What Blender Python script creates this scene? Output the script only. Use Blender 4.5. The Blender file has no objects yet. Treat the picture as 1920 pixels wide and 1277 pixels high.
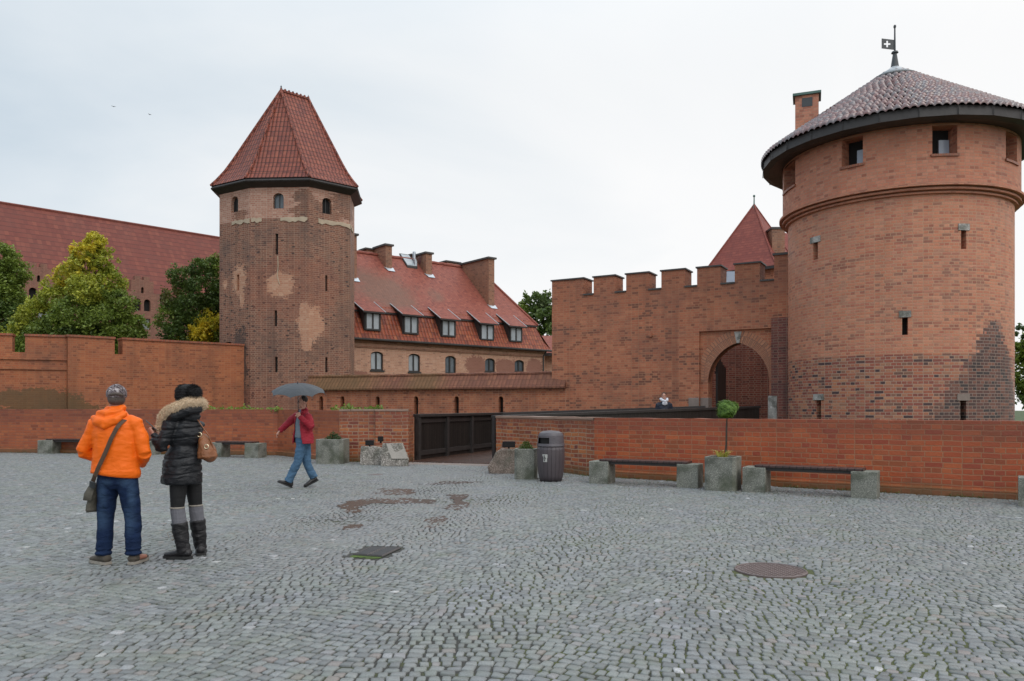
import bpy, bmesh, math, random
import numpy as np
from math import sin, cos, pi, sqrt, atan2, radians
from mathutils import Vector, Matrix, noise
from mathutils.geometry import tessellate_polygon
random.seed(7); RNG = np.random.default_rng(7)
S = bpy.context.scene
COL = S.collection
F_PX, CX, HY, EYE = 1450.0, 960.0, 765.0, 1.55

# ------------------------------------------------------------ camera, sky, sun, exposure
cam = bpy.data.cameras.new('camera'); cam_o = bpy.data.objects.new('camera', cam); COL.objects.link(cam_o)
cam_o.location = (0, 0, EYE); cam_o.rotation_euler = (pi/2, 0, 0)
cam.sensor_width = 36; cam.lens = 36*F_PX/1920; cam.shift_y = (HY-638.5)/1920
cam.clip_start = 0.1; cam.clip_end = 3000
S.camera = cam_o
SUN_EL, SUN_AZ = radians(42), radians(150)
W = bpy.data.worlds.new('World'); S.world = W; W.use_nodes = True
nt = W.node_tree; nt.nodes.clear()
def nd(nt, typ, ins=None, **at):
    n = nt.nodes.new(typ)
    for k, v in at.items(): setattr(n, k, v)
    for k, v in (ins or {}).items():
        s = n.inputs[k]
        if isinstance(v, bpy.types.NodeSocket): nt.links.new(v, s)
        elif isinstance(v, bpy.types.Node): nt.links.new(v.outputs[0], s)
        else:
            if s.type == 'RGBA' and len(v) == 3: v = (*v, 1)
            s.default_value = v
    return n
def mth(nt, op, a, b=0.0, c=None, clamp=False):
    n = nt.nodes.new('ShaderNodeMath'); n.operation = op; n.use_clamp = clamp
    for i, v in enumerate((a, b) if c is None else (a, b, c)):
        if isinstance(v, (int, float)): n.inputs[i].default_value = v
        else: nt.links.new(v if isinstance(v, bpy.types.NodeSocket) else v.outputs[0], n.inputs[i])
    return n.outputs[0]
def mixc(nt, fac, a, b, mode='MIX'):
    n = nt.nodes.new('ShaderNodeMix'); n.data_type = 'RGBA'; n.blend_type = mode
    for i, v in ((0, fac), (6, a), (7, b)):
        if isinstance(v, bpy.types.NodeSocket): nt.links.new(v, n.inputs[i])
        else: n.inputs[i].default_value = v if i == 0 else ((*v, 1) if len(v) == 3 else v)
    return n.outputs[2]
def ramp(nt, fac, stops, interp='LINEAR'):
    n = nt.nodes.new('ShaderNodeValToRGB'); n.color_ramp.interpolation = interp
    e = n.color_ramp.elements
    while len(e) < len(stops): e.new(0.5)
    for i, (p, c) in enumerate(stops):
        e[i].position = p; e[i].color = (*c, 1) if len(c) == 3 else c
    nt.links.new(fac, n.inputs[0]); return n.outputs[0]
def sstep(nt, v, lo, hi):
    n = nt.nodes.new('ShaderNodeMapRange'); n.interpolation_type = 'SMOOTHSTEP'
    nt.links.new(v, n.inputs[0]); n.inputs[1].default_value = lo; n.inputs[2].default_value = hi
    return n.outputs[0]
sky = nd(nt, 'ShaderNodeTexSky', sky_type='NISHITA', sun_disc=False, sun_elevation=SUN_EL, sun_rotation=SUN_AZ, air_density=1.0, dust_density=3.0)
tc = nd(nt, 'ShaderNodeTexCoord'); sep = nd(nt, 'ShaderNodeSeparateXYZ', {0: tc.outputs['Generated']})
zc = mth(nt, 'MAXIMUM', sep.outputs[2], 0.0)
# low cloud deck: direction projected on a flat layer, plus the brightening of an overcast sky towards its zenith
dv = mth(nt, 'ADD', zc, 0.22)
cv = nd(nt, 'ShaderNodeCombineXYZ', {0: mth(nt, 'DIVIDE', sep.outputs[0], dv), 1: mth(nt, 'DIVIDE', sep.outputs[1], dv), 2: 3.1})
n1 = nd(nt, 'ShaderNodeTexNoise', {'Vector': cv, 'Scale': 0.8, 'Detail': 6.0, 'Roughness': 0.5, 'Distortion': 0.4})
side = mth(nt, 'ADD', mth(nt, 'MULTIPLY', sep.outputs[0], 0.55), mth(nt, 'MULTIPLY', zc, -0.35))
den = mth(nt, 'ADD', n1.outputs['Fac'], side)
cloud = ramp(nt, den, [(0.0, (0.54, 0.62, 0.69)), (0.18, (0.67, 0.725, 0.77)), (0.33, (0.795, 0.815, 0.83)), (0.50, (0.87, 0.87, 0.87))])
zen = mth(nt, 'ADD', 1.0, mth(nt, 'MULTIPLY', sstep(nt, zc, 0.36, 0.95), 0.85))
cl = nd(nt, 'ShaderNodeVectorMath', {0: cloud, 1: zen}, operation='MULTIPLY')
skl = nd(nt, 'ShaderNodeVectorMath', {0: sky.outputs[0], 1: (0.08, 0.08, 0.08)}, operation='MULTIPLY')
out = mixc(nt, 0.94, skl.outputs[0], cl.outputs[0])
bg = nd(nt, 'ShaderNodeBackground', {0: out, 1: 1.0}); nd(nt, 'ShaderNodeOutputWorld', {0: bg})
sl = bpy.data.lights.new('sun', 'SUN'); sl.energy = 0.55; sl.angle = radians(35); sl.color = (1, 0.97, 0.93)
so = bpy.data.objects.new('sun', sl); COL.objects.link(so); so.rotation_euler = (pi/2-SUN_EL, 0, pi-SUN_AZ)
S.view_settings.view_transform = 'Standard'; S.view_settings.look = 'None'; S.view_settings.gamma = 1
S.view_settings.exposure = 0.22

# ------------------------------------------------------------ geometry helpers
def P(px, py, Y): return Vector(((px-CX)/F_PX*Y, Y, EYE+(HY-py)/F_PX*Y))
def G(px, py): return P(px, py, EYE*F_PX/(py-HY))
Z = Vector((0, 0, 1))
class MB:
    def __init__(s, off=(0, 0, 0)): s.v = []; s.f = []; s.uv = []; s.off = Vector(off)
    def vert(s, p): s.v.append(Vector(p)-s.off); return len(s.v)-1
    def face(s, pts, uv=None):
        s.f.append([s.vert(p) for p in pts]); s.uv.append(uv)
    def idx(s, ids, uv=None): s.f.append(list(ids)); s.uv.append(uv)
    def box(s, a, b, F=None):
        F = F or (lambda x, y, z: Vector((x, y, z)))
        (x0, y0, z0), (x1, y1, z1) = a, b
        c = [s.vert(F(x, y, z)) for z in (z0, z1) for x, y in ((x0, y0), (x1, y0), (x1, y1), (x0, y1))]
        for q in ((0, 3, 2, 1), (4, 5, 6, 7), (0, 1, 5, 4), (1, 2, 6, 5), (2, 3, 7, 6), (3, 0, 4, 7)): s.idx([c[i] for i in q])
    def tube(s, pts, radii, seg=10, ref=(1, 0, 0), cap=0.5, closed=False):
        pts = [Vector(p) for p in pts]; n = len(pts); rings = []
        if not isinstance(radii, (list, tuple)): radii = [radii]*n
        prev = None
        for i, p in enumerate(pts):
            if closed: t = pts[(i+1) % n]-pts[i-1]
            else: t = pts[min(i+1, n-1)]-pts[max(i-1, 0)]
            t.normalize(); r = Vector(ref) if prev is None else prev
            a = r-t*r.dot(t)
            if a.length < 0.05: r = Vector((0, 1, 0)); a = r-t*r.dot(t)
            a.normalize(); prev = a if ref == 'free' or closed else None
            b = t.cross(a); rr = radii[i]
            ra, rb = rr if isinstance(rr, (list, tuple)) else (rr, rr)
            rings.append([s.vert(p+a*(ra*cos(2*pi*k/seg))+b*(rb*sin(2*pi*k/seg))) for k in range(seg)])
        m = n if closed else n-1
        for i in range(m):
            A, B = rings[i], rings[(i+1) % n]
            for k in range(seg): s.idx([A[k], A[(k+1) % seg], B[(k+1) % seg], B[k]])
        if not closed:
            for A, p, q, rr in ((rings[0], pts[0], pts[1], radii[0]), (rings[-1], pts[-1], pts[-2], radii[-1])):
                d = (p-q).normalized(); r0 = min(rr) if isinstance(rr, (list, tuple)) else rr
                tip = s.vert(p+d*r0*cap)
                for k in range(seg):
                    tri = [A[k], A[(k+1) % seg], tip]
                    s.idx(tri if A is rings[-1] else tri[::-1])
    def ell(s, c, r, seg=16, rot=None):
        c = Vector(c); rows = []
        for i in range(1, seg//2):
            th = pi*i/(seg//2)
            row = []
            for k in range(seg):
                d = Vector((r[0]*sin(th)*cos(2*pi*k/seg), r[1]*sin(th)*sin(2*pi*k/seg), r[2]*cos(th)))
                if rot is not None: d = rot @ d
                row.append(s.vert(c+d))
            rows.append(row)
        dz = Vector((0, 0, r[2]))
        if rot is not None: dz = rot @ dz
        a = s.vert(c+dz); b = s.vert(c-dz)
        for i in range(len(rows)-1):
            for k in range(seg): s.idx([rows[i][k], rows[i+1][k], rows[i+1][(k+1) % seg], rows[i][(k+1) % seg]])
        for k in range(seg):
            s.idx([a, rows[0][k], rows[0][(k+1) % seg]]); s.idx([b, rows[-1][(k+1) % seg], rows[-1][k]])
    def mesh(s, name, smooth=False):
        me = bpy.data.meshes.new(name); me.from_pydata(s.v, [], s.f); 
        uvl = me.uv_layers.new(name='UVMap'); k = 0
        for pi_, f in enumerate(me.polygons):
            u = s.uv[pi_]
            if u is None:
                n = f.normal; t = Vector((-n.y, n.x, 0))
                if t.length < 0.12: t = Vector((1, 0, 0)); b = Vector((0, 1, 0))
                else:
                    t.normalize(); b = n.cross(t)
                    if b.z < 0: b = -b
                    if abs(t.x) > abs(t.y):
                        if t.x < 0: t = -t
                    elif t.y < 0: t = -t
                for li in f.loop_indices:
                    co = s.v[me.loops[li].vertex_index]+s.off
                    uvl.data[li].uv = (co.dot(t), co.dot(b))
            else:
                for j, li in enumerate(f.loop_indices): uvl.data[li].uv = u[j]
        if smooth: me.polygons.foreach_set('use_smooth', [True]*len(me.polygons))
        me.update(); return me
    def build(s, name, mat, parent=None, smooth=False, label=None, bevel=0):
        me = s.mesh(name, smooth); me.materials.append(mat)
        o = bpy.data.objects.new(name, me); COL.objects.link(o)
        if parent: o.parent = parent
        else: o.location = s.off
        if label: o['label'] = label
        if bevel:
            m = o.modifiers.new('bevel', 'BEVEL'); m.width = bevel; m.segments = 2; m.limit_method = 'ANGLE'
        return o
def tag(o, label, cat, group=None, kind=None):
    o['label'] = label; o['category'] = cat
    if group: o['group'] = group
    if kind: o['kind'] = kind
    return o
def struct(o, kind='structure'): o['kind'] = kind; return o
def empty(name, loc, label, cat, group=None, rz=0):
    o = bpy.data.objects.new(name, None); COL.objects.link(o); o.location = loc; o.rotation_euler = (0, 0, rz)
    o.empty_display_size = 0.2
    return tag(o, label, cat, group)
def copy_tree(o, parent=None):
    c = o.copy(); COL.objects.link(c); c.parent = parent
    for ch in list(o.children): copy_tree(ch, c)
    return c
def frame(A, d, inward):
    A = Vector((A[0], A[1], 0)); d = Vector((d[0], d[1], 0)).normalized(); n = Vector((inward[0], inward[1], 0)).normalized()
    return lambda u, w, z: A+d*u+n*w+Z*z
def arch(u0, u1, z0, zs, zt, seg=8, pointed=False):
    """opening outline in (u, z): straight jambs to zs then an arch to zt"""
    c = (u0+u1)/2; h = (u1-u0)/2; pts = [(u0, z0), (u1, z0)]
    if pointed:
        H = zt-zs; R = (h*h+H*H)/(2*h)
        a1 = math.asin(min(1, H/R)) if R >= H else pi/2
        for i in range(seg+1):
            a = a1*i/seg; pts.append((u1-R+R*cos(a), zs+R*sin(a)))
        for i in range(seg-1, -1, -1):
            a = a1*i/seg; pts.append((u0+R-R*cos(a), zs+R*sin(a)))
    else:
        for i in range(seg+1):
            a = pi*i/seg; pts.append((c+h*cos(a), zs+(zt-zs)*sin(a)))
    return pts
def rect(u0, u1, z0, z1): return [(u0, z0), (u1, z0), (u1, z1), (u0, z1)]
def slab(mb, F, outer, holes=(), T=0.5, hd=None, front=0.0, back=True):
    """wall slab: outline in (u,z), front face at w=front, thickness T; holes go through or are pockets hd deep"""
    loops = [outer]+list(holes)
    flat = [p for l in loops for p in l]
    tris = tessellate_polygon([[Vector((p[0], p[1], 0)) for p in l] for l in loops])
    def put(w, ls, tr):
        for t in tr: mb.face([F(ls[i][0], w, ls[i][1]) for i in t], [ls[i] for i in t])
    put(front, flat, tris)
    if back:
        if hd: put(front+T, outer, tessellate_polygon([[Vector((p[0], p[1], 0)) for p in outer]]))
        else: put(front+T, flat, tris)
    def ribbon(l, d):
        for i in range(len(l)):
            a, b = l[i], l[(i+1) % len(l)]
            hor = abs(a[1]-b[1]) < 0.3*abs(a[0]-b[0])
            uv = [(a[0], 0), (b[0], 0), (b[0], d), (a[0], d)] if hor else [(a[0], a[1]), (b[0], b[1]), (b[0]+d, b[1]), (a[0]+d, a[1])]
            mb.face([F(a[0], front, a[1]), F(b[0], front, b[1]), F(b[0], front+d, b[1]), F(a[0], front+d, a[1])], uv)
    ribbon(outer, T)
    for h in holes:
        ribbon(h, hd or T)
        if hd: put(front+hd, h, tessellate_polygon([[Vector((p[0], p[1], 0)) for p in h]]))

# ------------------------------------------------------------ materials
def newmat(name):
    m = bpy.data.materials.new(name); m.use_nodes = True; m.node_tree.nodes.clear(); return m, m.node_tree
def finish(nt, **ins):
    b = nd(nt, 'ShaderNodeBsdfPrincipled', {k.replace('_', ' '): v for k, v in ins.items()})
    nd(nt, 'ShaderNodeOutputMaterial', {0: b}); return b
def plain(name, c, rough=0.6, var=0.15, scale=6.0, metal=0.0, bump=0.0, bscale=40.0, spec=0.5):
    m, nt = newmat(name); tc = nd(nt, 'ShaderNodeTexCoord')
    n = nd(nt, 'ShaderNodeTexNoise', {'Vector': tc.outputs['Object'], 'Scale': scale, 'Detail': 5.0})
    col = mixc(nt, n.outputs['Fac'], [x*(1-var) for x in c], [min(1, x*(1+var)) for x in c])
    ins = dict(Base_Color=col, Roughness=rough, Metallic=metal)
    if bump:
        n2 = nd(nt, 'ShaderNodeTexNoise', {'Vector': tc.outputs['Object'], 'Scale': bscale, 'Detail': 4.0})
        bp = nd(nt, 'ShaderNodeBump', {'Height': n2.outputs['Fac'], 'Strength': bump, 'Distance': 0.02}); ins['Normal'] = bp.outputs[0]
    b = finish(nt, **ins); b.inputs['Specular IOR Level'].default_value = spec; return m
def speckle(name, c1, c2, c3, scale=60, rough=0.7, green=0.0):
    m, nt = newmat(name); tc = nd(nt, 'ShaderNodeTexCoord')
    v = nd(nt, 'ShaderNodeTexVoronoi', {'Vector': tc.outputs['Object'], 'Scale': float(scale)})
    sp = nd(nt, 'ShaderNodeSeparateColor', {0: v.outputs['Color']})
    col = ramp(nt, sp.outputs[0], [(0.0, c1), (0.45, c2), (0.85, c3), (1.0, [min(1, x*1.5) for x in c3])])
    n = nd(nt, 'ShaderNodeTexNoise', {'Vector': tc.outputs['Object'], 'Scale': 3.5, 'Detail': 6.0})
    col = mixc(nt, mth(nt, 'MULTIPLY', sstep(nt, n.outputs['Fac'], 0.42, 0.68), 0.75), col, (0.055, 0.06, 0.045))
    if green: 
        n3 = nd(nt, 'ShaderNodeTexNoise', {'Vector': tc.outputs['Object'], 'Scale': 2.2, 'Detail': 6.0})
        col = mixc(nt, mth(nt, 'MULTIPLY', sstep(nt, n3.outputs['Fac'], 0.45, 0.7), green), col, (0.07, 0.09, 0.035))
    bp = nd(nt, 'ShaderNodeBump', {'Height': v.outputs['Distance'], 'Strength': 0.5, 'Distance': 0.008})
    finish(nt, Base_Color=col, Roughness=rough, Normal=bp.outputs[0]); return m
def blobs(nt, pos, items, nscale=1.2, namp=0.55, soft=0.05, jit=None):
    """mask of irregular patches: items = (centre, (rx, ry, rz)) in world metres"""
    n = nd(nt, 'ShaderNodeTexNoise', {'Vector': pos, 'Scale': nscale, 'Detail': 7.0, 'Roughness': 0.7}); n9 = nd(nt, 'ShaderNodeTexNoise', {'Vector': nd(nt, 'ShaderNodeMapping', {'Vector': pos, 'Scale': (1, 1, 2.2)}), 'Scale': nscale*5.5, 'Detail': 3.0}); acc = None
    for c, r in items:
        a = nd(nt, 'ShaderNodeVectorMath', {0: pos, 1: tuple(c)}, operation='SUBTRACT')
        b = nd(nt, 'ShaderNodeVectorMath', {0: a.outputs[0], 1: tuple(1/x for x in r)}, operation='MULTIPLY')
        l = nd(nt, 'ShaderNodeVectorMath', {0: b.outputs[0]}, operation='LENGTH').outputs['Value']
        d = mth(nt, 'ADD', l, mth(nt, 'ADD', mth(nt, 'MULTIPLY', mth(nt, 'SUBTRACT', n.outputs['Fac'], 0.5), namp*2), mth(nt, 'MULTIPLY', mth(nt, 'SUBTRACT', n9.outputs['Fac'], 0.5), namp*1.1)))
        acc = d if acc is None else mth(nt, 'MINIMUM', acc, d)
    if jit is not None: acc = mth(nt, 'ADD', acc, mth(nt, 'MULTIPLY', mth(nt, 'SUBTRACT', jit, 0.5), 0.42))
    k = nd(nt, 'ShaderNodeMapRange', {0: acc, 1: 1-soft, 2: 1+soft, 3: 1.0, 4: 0.0}); return k.outputs[0]
def brick(name, cols, mortar, bw=0.28, bh=0.095, ms=0.010, rough=0.75, wob=0.012, stain=0.35, sc=(0.05, 0.035, 0.025), extra=None, sscale=0.7, bump=0.5, moss=0.0, dash=0.42):
    m, nt = newmat(name); uv = nd(nt, 'ShaderNodeUVMap'); geo = nd(nt, 'ShaderNodeNewGeometry'); pos = geo.outputs['Position']
    wn = nd(nt, 'ShaderNodeTexNoise', {'Vector': pos, 'Scale': 2.5, 'Detail': 3.0})
    wv = nd(nt, 'ShaderNodeVectorMath', {0: wn.outputs['Color'], 1: (0.5, 0.5, 0.5)}, operation='SUBTRACT')
    ws = nd(nt, 'ShaderNodeVectorMath', {0: wv.outputs[0], 1: (wob*2, wob*2, 0)}, operation='MULTIPLY')
    vec = nd(nt, 'ShaderNodeVectorMath', {0: uv.outputs[0], 1: ws.outputs[0]}, operation='ADD').outputs[0]
    bt = nd(nt, 'ShaderNodeTexBrick', {'Vector': vec, 'Color1': (0, 0, 0), 'Color2': (1, 1, 1), 'Mortar': (0.5, 0.5, 0.5), 'Scale': 1.0,
            'Mortar Size': ms, 'Mortar Smooth': 0.3, 'Bias': 0.0, 'Brick Width': bw, 'Row Height': bh}, offset=0.5, squash=0.55, squash_frequency=2)
    sp = nd(nt, 'ShaderNodeSeparateColor', {0: bt.outputs['Color']})
    k = len(cols)
    bc = ramp(nt, sp.outputs[0], [(i/(k-1)*0.9+0.05, c) for i, c in enumerate(cols)])
    fn = nd(nt, 'ShaderNodeTexNoise', {'Vector': pos, 'Scale': 22.0, 'Detail': 4.0})
    dn = nd(nt, 'ShaderNodeTexNoise', {'Vector': pos, 'Scale': 0.6, 'Detail': 4.0})
    bc = mixc(nt, mth(nt, 'MULTIPLY', mth(nt, 'GREATER_THAN', mth(nt, 'ADD', sp.outputs[0], mth(nt, 'MULTIPLY', dn.outputs['Fac'], 0.5)), 1.12), dash), bc, [x*0.38 for x in cols[k//2]])
    bc = mixc(nt, mth(nt, 'MULTIPLY', sstep(nt, fn.outputs['Fac'], 0.35, 0.75), 0.3), bc, [x*0.55 for x in cols[k//2]])
    col = mixc(nt, bt.outputs['Fac'], bc, mortar)
    ln = nd(nt, 'ShaderNodeTexNoise', {'Vector': pos, 'Scale': sscale, 'Detail': 8.0, 'Roughness': 0.65})
    col = mixc(nt, mth(nt, 'MULTIPLY', sstep(nt, ln.outputs['Fac'], 0.42, 0.75), stain), col, sc)
    st = nd(nt, 'ShaderNodeMapping', {'Vector': pos, 'Scale': (1.6, 1.6, 0.14)})
    sn = nd(nt, 'ShaderNodeTexNoise', {'Vector': st, 'Scale': 1.6, 'Detail': 6.0})
    col = mixc(nt, mth(nt, 'MULTIPLY', sstep(nt, sn.outputs['Fac'], 0.5, 0.78), stain*0.8), col, [x*0.8 for x in sc])
    if moss:
        mn = nd(nt, 'ShaderNodeTexNoise', {'Vector': pos, 'Scale': 1.8, 'Detail': 8.0, 'Roughness': 0.7})
        col = mixc(nt, mth(nt, 'MULTIPLY', sstep(nt, mn.outputs['Fac'], 0.5, 0.68), moss), col, (0.06, 0.075, 0.02))
    if extra: col = extra(nt, pos, col, bt, vec)
    hgt = mth(nt, 'SUBTRACT', mth(nt, 'MULTIPLY', fn.outputs['Fac'], 0.5), bt.outputs['Fac'])
    bp = nd(nt, 'ShaderNodeBump', {'Height': hgt, 'Strength': bump, 'Distance': 0.02})
    rr = mth(nt, 'SUBTRACT', rough, mth(nt, 'MULTIPLY', sstep(nt, ln.outputs['Fac'], 0.4, 0.7), 0.2))
    finish(nt, Base_Color=col, Roughness=rr, Normal=bp.outputs[0]); return m
def tiles(name, cols, tw=0.2, th=0.3, rough=0.45, stain=0.3, sc=(0.06, 0.05, 0.04), extra=None, bump=0.8, gap=0.5, vert=1.0):
    m, nt = newmat(name); uv = nd(nt, 'ShaderNodeUVMap'); geo = nd(nt, 'ShaderNodeNewGeometry'); pos = geo.outputs['Position']
    wn = nd(nt, 'ShaderNodeTexNoise', {'Vector': pos, 'Scale': 1.5, 'Detail': 3.0})
    wv = nd(nt, 'ShaderNodeVectorMath', {0: wn.outputs['Color'], 1: (0.5, 0.5, 0.5)}, operation='SUBTRACT')
    ws = nd(nt, 'ShaderNodeVectorMath', {0: wv.outputs[0], 1: (0.04, 0.06, 0)}, operation='MULTIPLY')
    vec = nd(nt, 'ShaderNodeVectorMath', {0: uv.outputs[0], 1: ws.outputs[0]}, operation='ADD').outputs[0]
    bt = nd(nt, 'ShaderNodeTexBrick', {'Vector': vec, 'Color1': (0, 0, 0), 'Color2': (1, 1, 1), 'Scale': 1.0, 'Mortar Size': 0.012, 'Brick Width': tw, 'Row Height': th}, offset=0.0)
    sp = nd(nt, 'ShaderNodeSeparateColor', {0: bt.outputs['Color']}); k = len(cols)
    col = ramp(nt, sp.outputs[0], [(i/(k-1)*0.9+0.05, c) for i, c in enumerate(cols)])
    xy = nd(nt, 'ShaderNodeSeparateXYZ', {0: vec})
    fu = mth(nt, 'FRACT', mth(nt, 'DIVIDE', xy.outputs[0], tw)); fv = mth(nt, 'FRACT', mth(nt, 'DIVIDE', xy.outputs[1], th))
    barrel = mth(nt, 'SINE', mth(nt, 'MULTIPLY', fu, pi)); lap = mth(nt, 'SUBTRACT', 1.0, fv)
    hgt = mth(nt, 'ADD', mth(nt, 'MULTIPLY', barrel, vert), mth(nt, 'MULTIPLY', lap, 0.7))
    groove = mth(nt, 'MULTIPLY', mth(nt, 'MAXIMUM', mth(nt, 'MULTIPLY', sstep(nt, barrel, 0.42, 0.05), vert), sstep(nt, fv, 0.80, 0.97)), gap)
    col = mixc(nt, groove, col, (0.025, 0.016, 0.014))
    ln = nd(nt, 'ShaderNodeTexNoise', {'Vector': pos, 'Scale': 0.5, 'Detail': 8.0, 'Roughness': 0.7})
    col = mixc(nt, mth(nt, 'MULTIPLY', sstep(nt, ln.outputs['Fac'], 0.42, 0.75), stain), col, sc)
    if extra: col = extra(nt, pos, col, bt, vec)
    bp = nd(nt, 'ShaderNodeBump', {'Height': hgt, 'Strength': bump, 'Distance': 0.05})
    finish(nt, Base_Color=col, Roughness=rough, Normal=bp.outputs[0], Specular_IOR_Level=0.25); return m
def leafmat(name, rough=0.55):
    m, nt = newmat(name); a = nd(nt, 'ShaderNodeAttribute', attribute_name='tint')
    geo = nd(nt, 'ShaderNodeNewGeometry')
    d = nd(nt, 'ShaderNodeBsdfPrincipled', {'Base Color': a.outputs['Color'], 'Roughness': rough})
    t = nd(nt, 'ShaderNodeBsdfTranslucent', {'Color': a.outputs['Color']})
    mx = nd(nt, 'ShaderNodeMixShader', {0: 0.35, 1: d.outputs[0], 2: t.outputs[0]}); nd(nt, 'ShaderNodeOutputMaterial', {0: mx}); return m

M = {}
def m_(k, mat): M[k] = mat; return mat
O = [(0.46, 0.17, 0.085), (0.40, 0.135, 0.07), (0.50, 0.20, 0.105), (0.36, 0.11, 0.06), (0.53, 0.23, 0.13)]
# ------------------------------------------------------------ brick and tile families
RT = Vector((13.31, 26.89, 0)); RR, RU = 3.5, 3.68
def cyl(px, R):
    k = (px-CX)/F_PX; a = k*k+1; b = -2*(k*RT.x+RT.y); c = RT.x**2+RT.y**2-R*R
    Y = (-b-sqrt(max(0, b*b-4*a*c)))/(2*a); an = atan2(Y-RT.y, k*Y-RT.x); return (an-2*pi if an > pi/2 else an), Y
def rt_extra(nt, pos, col, bt, vec):
    # lower courses rebuilt in mixed dark clinker; a stepped older patch climbs on the right
    sp = nd(nt, 'ShaderNodeSeparateXYZ', {0: pos}); z = sp.outputs[2]
    s2 = nd(nt, 'ShaderNodeSeparateColor', {0: bt.outputs['Color']}); g = s2.outputs[0]
    low = sstep(nt, z, 3.24, 3.16)
    a, Y = cyl(1862, RR); c = (RT.x+RR*cos(a), RT.y+RR*sin(a), 2.2)
    q = nd(nt, 'ShaderNodeVectorMath', {0: pos, 1: c}, operation='SUBTRACT')
    sq = nd(nt, 'ShaderNodeSeparateXYZ', {0: q})
    hd = nd(nt, 'ShaderNodeVectorMath', {0: nd(nt, 'ShaderNodeCombineXYZ', {0: sq.outputs[0], 1: sq.outputs[1]})}, operation='LENGTH').outputs['Value']
    row = mth(nt, 'SNAP', z, 0.095)
    hd = mth(nt, 'SNAP', hd, 0.14); nz = nd(nt, 'ShaderNodeTexNoise', {'Vector': nd(nt, 'ShaderNodeCombineXYZ', {2: row, 0: mth(nt, 'GREATER_THAN', sq.outputs[0], 0.0)}), 'Scale': 3.3})
    tri = mth(nt, 'ADD', mth(nt, 'ADD', mth(nt, 'ADD', hd, mth(nt, 'MULTIPLY', g, 0.45)), mth(nt, 'MULTIPLY', row, 0.62)), mth(nt, 'MULTIPLY', nz.outputs['Fac'], 1.3))
    patch = mth(nt, 'MULTIPLY', sstep(nt, tri, 3.62, 3.60), sstep(nt, z, 4.25, 4.2))
    mixb = ramp(nt, g, [(0.0, (0.46, 0.19, 0.10)), (0.3, (0.33, 0.095, 0.06)), (0.55, (0.22, 0.065, 0.05)), (0.75, (0.47, 0.22, 0.125)), (0.95, (0.07, 0.04, 0.042))])
    mixb = mixc(nt, bt.outputs['Fac'], mixb, (0.40, 0.27, 0.20))
    drk = ramp(nt, g, [(0.0, (0.22, 0.09, 0.06)), (0.4, (0.13, 0.055, 0.045)), (0.9, (0.05, 0.035, 0.035))])
    drk = mixc(nt, bt.outputs['Fac'], drk, (0.26, 0.19, 0.155))
    # thin belts of darker bricks higher up
    bn = nd(nt, 'ShaderNodeTexNoise', {'Vector': nd(nt, 'ShaderNodeMapping', {'Vector': pos, 'Scale': (0.35, 0.35, 2.4)}), 'Scale': 1.3, 'Detail': 4.0})
    belt = mth(nt, 'MULTIPLY', mth(nt, 'MULTIPLY', sstep(nt, bn.outputs['Fac'], 0.5, 0.6), sstep(nt, g, 0.5, 0.75)), 0.75)
    col = mixc(nt, mth(nt, 'MULTIPLY', mth(nt, 'MULTIPLY', belt, 0.75), mth(nt, 'SUBTRACT', 1.0, bt.outputs['Fac'])), col, (0.20, 0.085, 0.06))
    col = mixc(nt, low, col, mixb)
    return mixc(nt, patch, col, drk)
m_('round', brick('round_tower_brick', [(0.594, 0.233, 0.134), (0.526, 0.192, 0.110), (0.627, 0.274, 0.168), (0.448, 0.142, 0.089), (0.661, 0.309, 0.202)], (0.50, 0.29, 0.185), bw=0.27, bh=0.095, stain=0.22, sc=(0.2, 0.09, 0.055), extra=rt_extra, ms=0.011))
m_('round_up', brick('round_tower_upper_brick', [(0.571, 0.222, 0.127), (0.493, 0.175, 0.104), (0.594, 0.251, 0.155), (0.426, 0.134, 0.083)], (0.42, 0.23, 0.15), stain=0.3, sc=(0.17, 0.07, 0.045)))
def gate_extra(nt, pos, col, bt, vec):
    sp = nd(nt, 'ShaderNodeSeparateXYZ', {0: pos}); s2 = nd(nt, 'ShaderNodeSeparateColor', {0: bt.outputs['Color']})
    f = mth(nt, 'MULTIPLY', sstep(nt, sp.outputs[2], 5.0, 6.6), 0.35)
    nz = nd(nt, 'ShaderNodeTexNoise', {'Vector': nd(nt, 'ShaderNodeMapping', {'Vector': pos, 'Scale': (0.3, 0.3, 1.7)}), 'Scale': 1.4, 'Detail': 5.0})
    b = mth(nt, 'MULTIPLY', mth(nt, 'MULTIPLY', sstep(nt, nz.outputs['Fac'], 0.47, 0.6), sstep(nt, s2.outputs[0], 0.45, 0.8)), 0.8)
    col = mixc(nt, mth(nt, 'MULTIPLY', b, mth(nt, 'SUBTRACT', 1.0, bt.outputs['Fac'])), col, (0.15, 0.06, 0.04))
    return mixc(nt, f, col, (0.22, 0.075, 0.04))
m_('gate', brick('gate_wall_brick', [(0.486, 0.167, 0.085), (0.410, 0.127, 0.066), (0.529, 0.205, 0.109), (0.324, 0.089, 0.050)], (0.42, 0.215, 0.12), stain=0.45, sc=(0.14, 0.055, 0.035), extra=gate_extra))
m_('arch', brick('gate_arch_brick', [(0.48, 0.21, 0.115), (0.42, 0.165, 0.09), (0.52, 0.245, 0.14)], (0.2, 0.11, 0.08), bw=0.095, bh=0.30, stain=0.25, sc=(0.16, 0.07, 0.04)))
m_('dark', brick('old_dark_brick', [(0.22, 0.055, 0.04), (0.16, 0.04, 0.035), (0.27, 0.085, 0.055), (0.10, 0.03, 0.028)], (0.26, 0.15, 0.11), stain=0.6, sc=(0.05, 0.02, 0.018), wob=0.03, ms=0.014))
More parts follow.
